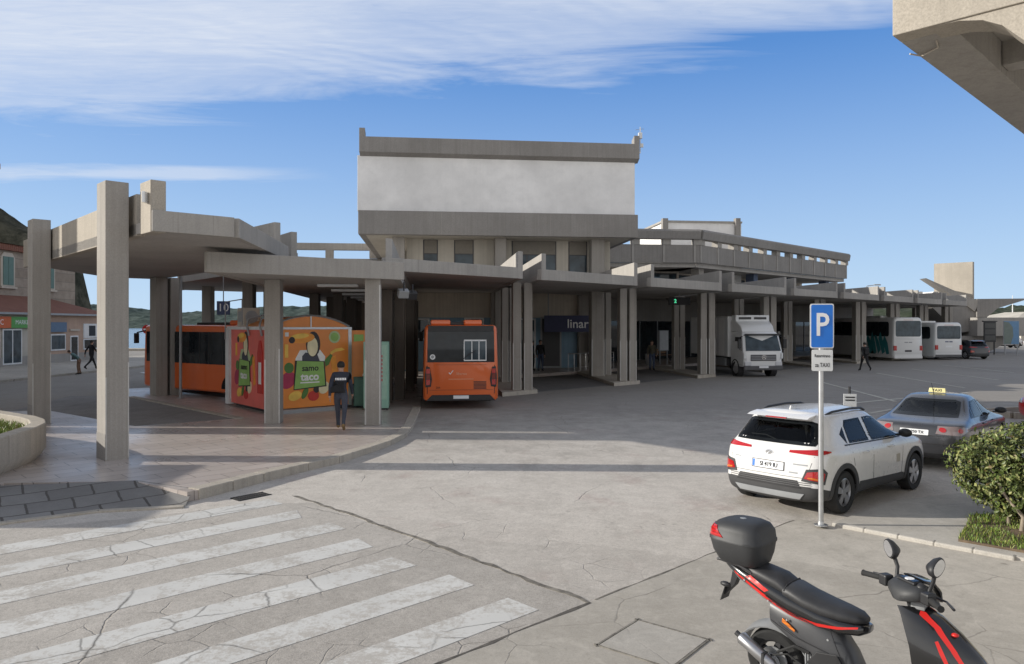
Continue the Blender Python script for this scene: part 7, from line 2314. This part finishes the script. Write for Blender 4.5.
lo = MB().loft([case_ring(.912, -.46, -.17, .13), case_ring(.93, -.49, -.15, .155), case_ring(1.0, -.53, -.13, .185), case_ring(1.075, -.55, -.12, .20), case_ring(1.085, -.55, -.12, .20)])
base_o = lo.build('base_shell', M['case_black'], None, 45)
up = MB().loft([case_ring(1.088, -.557, -.113, .207), case_ring(1.105, -.557, -.113, .207), case_ring(1.112, -.552, -.118, .2), case_ring(1.17, -.54, -.125, .195), case_ring(1.215, -.505, -.15, .175, 3.6), case_ring(1.235, -.45, -.19, .135, 3.2), case_ring(1.243, -.38, -.25, .06, 2.6)])
ub_ = bvh_of(up)
lid_o = up.build('lid', M['case_black'], None, 45)
seam = MB().loft([case_ring(1.083, -.547, -.123, .197), case_ring(1.09, -.547, -.123, .197)]).build('lid_seam', M['ink'], None)
Msc = Matrix.Translation(sc.location) @ Matrix.Rotation(rad(-47), 4, 'Z') @ Matrix.Scale(1.09, 4)
extra = []
for s in (-1, 1):
    d = Vector((-1, s * 0.75, 0)).normalized(); u_ = Vector((-d.y, d.x, 0))
    q = [(Vector((x, y, 0)).dot(u_), z) for x, y, z in ((-.55, s * .05, 1.118), (-.545, s * .14, 1.116), (-.40, s * .2, 1.118), (-.47, s * .175, 1.195), (-.535, s * .08, 1.195))]
    extra.append(patch(ub_, q, d * 2, u_, Z, 0.006, 0.02).build('red_reflector', M['red_lamp'], None, 50))
extra.append(MB().box(-.555, -.545, -.035, .035, 1.03, 1.075).build('lock', M['dark_metal'], None, None, 0.004))
extra.append(patch(ub_, ell(-.33, 0, .025, .018, 14), (0, 0, 3), (1, 0, 0), (0, 1, 0), 0.003, 0.02).build('badge', M['grey_metal'], None))
tc.matrix_world = Msc
tc.location = sc.location + Vector((math.cos(rad(-47)), math.sin(rad(-47)), 0)) * .05 - Z * .02; tc.rotation_euler = (0, 0, rad(-47)); tc.scale = (1.09,) * 3
for o in [base_o, lid_o, seam] + extra: o.parent = tc
# leg shield and nose
def shield_sec(x, z, hw, th, n=10):
    # a curved panel section, swept across y, bowed forward in the middle
    f = [(x + th * 0.5 - (y_ / max(hw, 1e-3)) ** 2 * th * 1.3, y_, z) for y_ in [hw * (2 * k / n - 1) for k in range(n + 1)]]
    b = [(p[0] - th, p[1], p[2] - 0.01) for p in f[::-1]]
    return f + b


ls_ = MB().loft([shield_sec(.99, .90, .075, .07), shield_sec(1.07, .86, .095, .10), shield_sec(1.16, .78, .13, .13), shield_sec(1.25, .68, .15, .16), shield_sec(1.32, .58, .155, .19), shield_sec(1.33, .50, .14, .19), shield_sec(1.28, .43, .10, .14)])
lb_ = bvh_of(ls_)
lsO = ls_.build('leg_shield', M['gloss_black'], sc, 50)
inn = MB().loft([sup(.93, .90, .06, .04), sup(.945, .8, .10, .05, tilt=.3), sup(.96, .68, .15, .06, tilt=.3), sup(.95, .52, .17, .06), sup(.9, .38, .165, .06), sup(.84, .29, .15, .03)])
# the inner panel is lofted downward: sections lie across the rider's knees
inn = MB()
secs = []
for x, z, hw, d_ in ((.965, .905, .055, .05), (.99, .83, .085, .07), (1.045, .72, .115, .10), (1.10, .60, .125, .11), (1.10, .48, .13, .11), (1.03, .36, .14, .10), (.93, .28, .14, .06)):
    secs.append([(x + d_ * .5 * math.cos(2 * PI * k / 16), hw * math.copysign(abs(math.sin(2 * PI * k / 16)) ** .7, math.sin(2 * PI * k / 16)), z) for k in range(16)])
inn.loft(secs); inn.build('inner_shield', M['grey_panel'], sc, 50)
for s in (-1, 1):
    o_, u_ = (RIGHT[0], RIGHT[1]) if s < 0 else (LEFT[0], LEFT[1])
    def sd(pts): return [(p[0] * (1 if s < 0 else -1), p[1]) for p in pts]
    patch(lb_, sd([(1.0, .885), (1.03, .88), (1.12, .815), (1.22, .70), (1.31, .57), (1.285, .575), (1.19, .70), (1.09, .81), (1.0, .868)]), o_, u_, Z, 0.005, 0.02).build('red_stripe', M['red_stripe'], lsO, 60)
    patch(lb_, sd([(1.12, .745), (1.16, .68), (1.205, .585), (1.23, .48), (1.215, .48), (1.185, .585), (1.14, .67), (1.105, .738)]), o_, u_, Z, 0.005, 0.02).build('red_stripe', M['red_stripe'], lsO, 60)
    MB().extr([(1.04, s * .118, .74), (1.10, s * .13, .67), (1.15, s * .135, .54), (1.10, s * .135, .46), (1.05, s * .128, .56)], (0, s * .012, 0)).build('carbon_panel', M['cladding'], lsO, None, 0.006)
MB().ball((1.2, -.06, .79), (.022, .022, .012), 10, 6).build('badge', M['red_stripe'], lsO, 60)
MB().loft([sup(.94, .90, .055, .05), sup(.98, .90, .065, .055), sup(1.02, .89, .05, .045)]).build('collar', M['silver_panel'], sc, 50)
# steering assembly, turned to the left
st_ = bpy.data.objects.new('steering', None); C.objects.link(st_); st_.parent = sc; st_.location = (.93, -.02, .965); st_.rotation_euler = (0, 0, rad(60))
hc = MB().loft([sup(-.11, .0, .045, .03), sup(-.07, .025, .13, .05), sup(0.0, .035, .16, .06), sup(.07, .01, .13, .06), sup(.14, -.04, .08, .05), sup(.19, -.08, .035, .03)])
hcO = hc.build('handlebar_cover', M['case_black'], st_, 50)
MB().loft([sup(.03, .10, .10, .012), sup(.10, .085, .10, .02), sup(.17, .02, .075, .02), sup(.215, -.055, .035, .012)]).build('fly_screen', M['gloss_black'], st_, 50)
MB().box(-.045, .03, -.075, .075, .075, .1).build('instrument_panel', M['ink'], hcO, None, 0.012)
MB().box(-.035, .02, -.06, .06, .1, .103).build('dial_glass', M['glass'], hcO)
MB().loft([sup(.17, -.07, .06, .035), sup(.205, -.085, .035, .02)]).build('headlamp', M['clear_lamp'], st_, 50)
MB().tube([(0, 0, -.02), (.03, 0, -.12)], .035, 10).build('stem', M['black_plastic'], st_)
for s in (-1, 1):
    gpz = MB().tube([(-.02, s * .15, .035), (-.045, s * .21, .04), (-.085, s * .33, .035), (-.09, s * .345, .035)], [.016, .019, .019, .022], 12).build('grip', M['rubber'], st_, 60)
    MB().box(-.07, .0, min(s * .15, s * .22), max(s * .15, s * .22), .0, .075).build('switch_block', M['black_plastic'], st_, None, 0.012)
    MB().tube([(.03, s * .17, .035), (.05, s * .24, .03), (.0, s * .35, .025)], [.008, .007, .009], 8).build('brake_lever', M['dark_metal'] if s < 0 else M['black_plastic'], st_, 60)
    MB().ball((-.02 + .02, s * .09, .07), (.035, .035, .03), 10, 6).build('cable_guide', M['black_plastic'], hcO, 60)
    ar = MB().tube([(.01, s * .14, .06), (.03, s * .155, .13), (.02, s * .18, .20)], [.013, .012, .014], 8).build('mirror_arm', M['black_plastic'], st_, 60)
    # mirror shell facing back towards the rider
    sh_ = MB(); sh_.loft([sup(-.012, 0, .072, .046, 2.3), sup(0.0, 0, .078, .05, 2.3), sup(.03, 0, .065, .04, 2.3), sup(.06, 0, .025, .016, 2.3)])
    gl_ = MB(); gl_.loft([sup(-.0145, 0, .064, .039, 2.3), sup(-.0125, 0, .064, .039, 2.3)])
    mm = Matrix.Translation((.012, s * .205, .235)) @ Matrix.Rotation(-.28 if s > 0 else 1.9, 4, 'Z') @ Matrix.Rotation(s * .5, 4, 'X') @ Matrix.Rotation(0.12, 4, 'Y')
    sh_.xf(mm); gl_.xf(mm)
    sho = sh_.build('mirror', M['black_plastic'], st_, 50); gl_.build('mirror_glass', M['mirror'], sho)
MB().tube([(.02, .1, .05), (.06, .14, -.0), (.1, .08, -.08), (.05, .02, -.16)], .007, 6).build('brake_cable', M['rubber'], st_)
fw_ = swheel(sc, 1.29, .235, .235, .12, rad(44))
MB().tube([(1.06, 0, .62), (1.19, 0, .40), (1.29, 0, .28)], [.04, .05, .03], 10).build('fork', M['dark_metal'], sc, 60)
rings = []
for k in range(11):
    a = rad(30 + 125 * k / 10); r_ = .265
    rings.append([(1.29 + r_ * math.cos(a), y, .235 + (r_ - abs(y) * .5) * math.sin(a)) for y in (-.075, -.05, 0, .05, .075)] + [(1.29 + (r_ - .01) * math.cos(a), y, .235 + (r_ - .01 - abs(y) * .5) * math.sin(a)) for y in (.07, .05, 0, -.05, -.07)])
MB().loft(rings).build('front_mudguard', M['gloss_black'], sc, 50)
MB().tube([(.42, .1, .25), (.36, .24, .02), (.40, .26, .01)], .012, 6).build('side_stand', M['dark_metal'], sc)

# small fittings of the scooter: fasteners, cables, badges, panel gaps
for x, z, y in ((.14, .60, -.14), (.44, .55, -.146), (.34, .33, -.146), (.52, .40, -.142), (.0, .70, -.148), (-.2, .80, -.13)):
    MB().lathe([(.001, 0), (.009, 0), (.007, -.006), (.001, -.006)], 10, 0, 'Y').build('fastener', M['steel'], sc, loc=(x, y, z))
MB().tube([(.0, -.13, .30), (.15, -.15, .36), (.3, -.15, .30), (.5, -.12, .26)], .007, 6).build('brake_cable', M['rubber'], sc)
MB().tube([(.05, -.10, .33), (.2, -.14, .43), (.3, -.13, .41)], .012, 6).build('fuel_hose', M['rubber'], sc)
MB().box(.22, .34, -.155, -.1, .22, .3).build('carburettor', M['alloy'], sc, None, 0.012)
MB().lathe([(.001, -.16), (.06, -.16), (.07, -.14), (.07, -.1), (.001, -.1)], 18, 0, 'Y').build('clutch_cover', M['grey_metal'], sc, 40, loc=(.0, .0, .235))
MB().tube([(.02, -.145, .57), (.2, -.15, .50), (.42, -.148, .46)], .003, 5).build('panel_gap', M['ink'], sc)
MB().tube([(.45, -.142, .63), (.5, -.14, .5), (.56, -.125, .36)], .003, 5).build('panel_gap', M['ink'], sc)
MB().tube([(-.02, -.15, .735), (.15, -.162, .665), (.35, -.16, .628)], .003, 5).build('panel_gap', M['ink'], sc)
for q in ((.085, .09), (.085, -.06)):
    MB().tube([(.0, q[1], .05), (.07, q[1] * 1.5, .0), (.09, q[1] * .8, -.1), (.06, 0, -.2)], .006, 6).build('control_cable', M['rubber'], st_)
MB().lathe([(.001, .1035), (.028, .1035), (.03, .100)], 18).build('dial', M['white_ink'], hcO, loc=(-.01, .0, .001))


# ------------------------------------------------------------------ people
CLOTH = {}


def cloth(name, col, rough=0.85):
    if name not in CLOTH: CLOTH[name] = plain(name, col, rough, vary=0.18, scale=9, bump=0.25)
    return CLOTH[name]


SKIN = plain('skin', (0.42, 0.25, 0.18), 0.55, vary=0.06)


def person(label, loc, yaw, h, jacket, trousers, shoes, hairc, pose='stand', ph=0.0, group=None, lean=0.0):
    s = h / 1.77
    k = {}
    sw = {'walk': 0.42, 'stand': 0.06, 'bend': 0.12}[pose]
    k['pelvis'] = (0, 0, .95, .135); k['spine'] = (lean * .1, 0, 1.14, .125); k['chest'] = (lean * .22, 0, 1.34, .15)
    k['neck'] = (lean * .32 + .01, 0, 1.50, .058); k['jaw'] = (lean * .38 + .035, 0, 1.58, .07); k['head'] = (lean * .42 + .03, 0, 1.665, .094); k['crown'] = (lean * .45 + .015, 0, 1.725, .065)
    edges = [('pelvis', 'spine'), ('spine', 'chest'), ('chest', 'neck'), ('neck', 'jaw'), ('jaw', 'head'), ('head', 'crown')]
    for n_, q in (('l', 1), ('r', -1)):
        f = sw * q * math.cos(ph)                       # leg swing, arms opposite
        bx = lean * .25
        k[n_ + 'sho'] = (bx, q * .185, 1.435, .072); k[n_ + 'elb'] = (bx - .04 - f * .42 + lean * .1, q * .245, 1.15, .052)
        k[n_ + 'wri'] = (bx + .05 - f * .75 + lean * .3, q * .255, .915, .034); k[n_ + 'pal'] = (bx + .075 - f * .82 + lean * .32, q * .255, .85, .036)
        k[n_ + 'hip'] = (0, q * .095, .90, .108)
        kz = .50 + (.03 if f < 0 else 0.0)
        k[n_ + 'kne'] = (f * .40 + .045, q * .10, kz, .068)
        back = f < -.15
        k[n_ + 'ank'] = (f * .95 - (.09 if back else 0.02), q * .10, .20 if back else .095, .043)
        ax, az = k[n_ + 'ank'][0], k[n_ + 'ank'][2]
        k[n_ + 'hee'] = (ax - .05, q * .10, az - .045, .04); k[n_ + 'toe'] = (ax + (.12 if back else .17), q * .115, .04 if not back else .06, .036)
        edges += [('chest', n_ + 'sho'), (n_ + 'sho', n_ + 'elb'), (n_ + 'elb', n_ + 'wri'), (n_ + 'wri', n_ + 'pal'), ('pelvis', n_ + 'hip'), (n_ + 'hip', n_ + 'kne'), (n_ + 'kne', n_ + 'ank'), (n_ + 'ank', n_ + 'hee'), (n_ + 'ank', n_ + 'toe')]
    if pose == 'bend':
        for nm in ('spine', 'chest', 'neck', 'jaw', 'head', 'crown', 'lsho', 'rsho', 'lelb', 'relb', 'lwri', 'rwri', 'lpal', 'rpal'):
            x, y, z, r = k[nm]; d = z - .95; a = 0.85
            k[nm] = (x + d * math.sin(a), y, .95 + d * math.cos(a) - x * .3, r)
    names = list(k); idx = {n_: i for i, n_ in enumerate(names)}
    me = bpy.data.meshes.new('person')
    me.from_pydata([tuple(c * s for c in k[n_][:3]) for n_ in names], [(idx[a], idx[b]) for a, b in edges], [])
    o = bpy.data.objects.new('person', me); C.objects.link(o)
    o.modifiers.new('skin', 'SKIN')
    sv = me.skin_vertices[0].data
    for i, n_ in enumerate(names):
        r = k[n_][3] * s
        flat = {'chest': (1.18, .82), 'spine': (1.1, .88), 'pelvis': (1.1, .92)}.get(n_, (1, 1))
        sv[i].radius = (r * flat[0], r * flat[1]); sv[i].use_root = n_ == 'pelvis'
    sb_ = o.modifiers.new('round', 'SUBSURF'); sb_.levels = 2; sb_.render_levels = 2
    bpy.context.view_layer.update()
    res = baked(o); bpy.data.objects.remove(o)
    # clothing by the nearest limb
    seg = []
    for a, b in edges:
        nm = b
        if nm in ('jaw', 'head', 'crown'): mi = 0
        elif nm[1:] == 'pal': mi = 0
        elif nm[1:] in ('kne', 'ank', 'hip'): mi = 2
        elif nm[1:] in ('hee', 'toe'): mi = 3
        else: mi = 1
        seg.append((Vector(k[a][:3]) * s, Vector(k[b][:3]) * s, mi))
    pts_ = [Vector(v.co) for v in res.vertices]
    polys = [list(p.vertices) for p in res.polygons]
    mats = []
    for p in res.polygons:
        c = p.center; best = (9, 0)
        for a, b, mi in seg:
            ab = b - a; t_ = max(0, min(1, (c - a).dot(ab) / ab.length_squared)); d = (c - a - ab * t_).length
            if d < best[0]: best = (d, mi)
        mi = best[1]
        if mi == 1 and c.z < .93 * s and pose != 'bend' and abs(c.y) < .17 * s: mi = 2
        mats.append(mi)
    mb = MB(); mb.v = pts_; mb.f = polys; mb.m = mats
    # fingers, nose and ears joined into the same mesh
    for n_, q in (('l', 1), ('r', -1)):
        w_ = Vector(k[n_ + 'wri'][:3]); p_ = Vector(k[n_ + 'pal'][:3]); d = (p_ - w_).normalized()
        fw_d = Vector((1, 0, 0)) - d * d.x; fw_d.normalize(); inn_ = Vector((0, -q, 0))
        for f_, ln in enumerate((.065, .076, .072, .055)):
            b0 = p_ + d * .02 + fw_d * (.027 - .018 * f_)
            mb.tube([b0 * s, (b0 + d * ln * .5 + inn_ * .006) * s, (b0 + d * ln * .95 + inn_ * .022) * s], [.0095 * s, .009 * s, .007 * s], 6, 0)
        b0 = p_ - d * .02 + fw_d * .028
        mb.tube([b0 * s, (b0 + fw_d * .022 + d * .025) * s, (b0 + fw_d * .026 + d * .055 + inn_ * .008) * s], [.012 * s, .011 * s, .008 * s], 6, 0)
    hd = Vector(k['head'][:3])
    mb.ball((hd + Vector((.098, 0, -.02))) * s, (.016 * s, .013 * s, .022 * s), 8, 6, 0)
    for q in (1, -1): mb.ball((hd + Vector((-.005, q * .088, -.012))) * s, (.018 * s, .009 * s, .028 * s), 8, 6, 0)
    for q in (1, -1): mb.ball((hd + Vector((.086, q * .032, .008))) * s, (.009 * s, .012 * s, .008 * s), 6, 5, 3)
    mb.ball((hd + Vector((.088, 0, -.062))) * s, (.008 * s, .022 * s, .006 * s), 6, 5, 0)
    me2 = bpy.data.meshes.new('person'); me2.from_pydata([tuple(v) for v in mb.v], [], mb.f); me2.polygons.foreach_set('material_index', mb.m)
    p = link('person', me2, [SKIN, jacket, trousers, shoes], None, 80, loc=loc)
    p.rotation_euler = (0, 0, yaw)
    tag(p, label, 'person', group)
    # hair: a cap over the back and top of the head
    hb = MB(); rings = []
    for i in range(7):
        t_ = rad(-35 + 125 * i / 6)
        rings.append([((hd.x - .012) * s + .104 * s * math.cos(t_) * math.cos(a) * (1.0 if math.cos(a) < 0.3 else .8), hd.y * s + .1 * s * math.cos(t_) * math.sin(a), (hd.z + .012) * s + .105 * s * math.sin(t_) + max(0, math.cos(a)) * .06 * s * (1 if i < 3 else 0)) for a in [2 * PI * q / 14 for q in range(14)]])
    hb.loft(rings)
    hb.build('hair', cloth('hair ' + str(hairc), hairc, 0.7), p, 70)
    return p


navy = cloth('navy jacket', (0.028, 0.033, 0.05)); blk = cloth('black cloth', (0.014, 0.014, 0.016)); slate = cloth('slate trousers', (0.055, 0.06, 0.08))
shoe = cloth('dark shoes', (0.02, 0.018, 0.016)); brown = cloth('brown shoes', (0.22, 0.14, 0.06)); teal = cloth('teal cloth', (0.09, 0.16, 0.16)); olive = cloth('olive jacket', (0.07, 0.065, 0.045)); bluej = cloth('blue jeans', (0.05, 0.07, 0.12))
man = person('man in a navy jacket with white back lettering walking past the painted kiosk', (-4.5, 19.6, 0.02), rad(97), 1.82, navy, slate, brown, (0.012, 0.01, 0.008), 'walk', 0.55)
# lettering band across his back
lb2 = MB()
bk = bvh_of(MB().add([v.co for v in man.data.vertices], [list(p.vertices) for p in man.data.polygons]))
for i in range(7):
    y0 = .14 - i * .041
    patch(bk, [(-y0, 1.335), (-y0 + .03, 1.335), (-y0 + .03, 1.395), (-y0, 1.395)], (-1, 0, 0), (0, -1, 0), Z, .006, .03, 0, lb2)
lb2.build('back_lettering', M['white_ink'], man)
pd = MB(); patch(bk, [(-.17, 1.0), (.17, 1.0), (.18, 1.31), (-.18, 1.31)], (-1, 0, 0), (0, -1, 0), Z, .004, .04, 0, pd)
pd.build('dark_back_panel', blk, man, 60)
person('person all in black walking along the pavement by the peach shop', (-25.4, 45.0, 0.1), rad(60), 1.78, blk, blk, shoe, (0.02, 0.015, 0.01), 'walk', 0.3)
person('person in teal bending forward in front of the peach shop', (-24.4, 42.0, 0.0), rad(200), 1.62, teal, cloth('tan trousers', (0.2, 0.12, 0.08)), shoe, (0.05, 0.03, 0.02), 'bend', 1.2)
person('person in black standing by the glazed door, right of two', (1.62, 42.6, 0.15), rad(-70), 1.8, blk, bluej, shoe, (0.015, 0.012, 0.01), 'stand', 0.4)
person('person in dark clothes half hidden behind the pillar by the door', (1.15, 43.0, 0.15), rad(-30), 1.72, navy, blk, shoe, (0.02, 0.015, 0.01), 'stand', 1.0)
person('person in olive jacket standing in the dim concourse left of the truck', (8.15, 43.4, 0.15), rad(-90), 1.75, olive, bluej, shoe, (0.03, 0.02, 0.012), 'stand', 0.2)
wk = person('person in black with a backpack walking across the lot beside the teal coach', (21.5, 45.4, -0.015), rad(95), 1.76, blk, blk, shoe, (0.015, 0.012, 0.01), 'walk', 0.3)
bp = MB().loft([sup(-.13, 1.02, .14, .03), sup(-.2, 1.1, .16, .1), sup(-.22, 1.28, .16, .16), sup(-.14, 1.42, .13, .05)])
MB().box(-.27, -.12, -.15, .15, 1.02, 1.42).build('backpack', cloth('black backpack', (0.02, 0.02, 0.022)), wk, None, 0.05, 3)
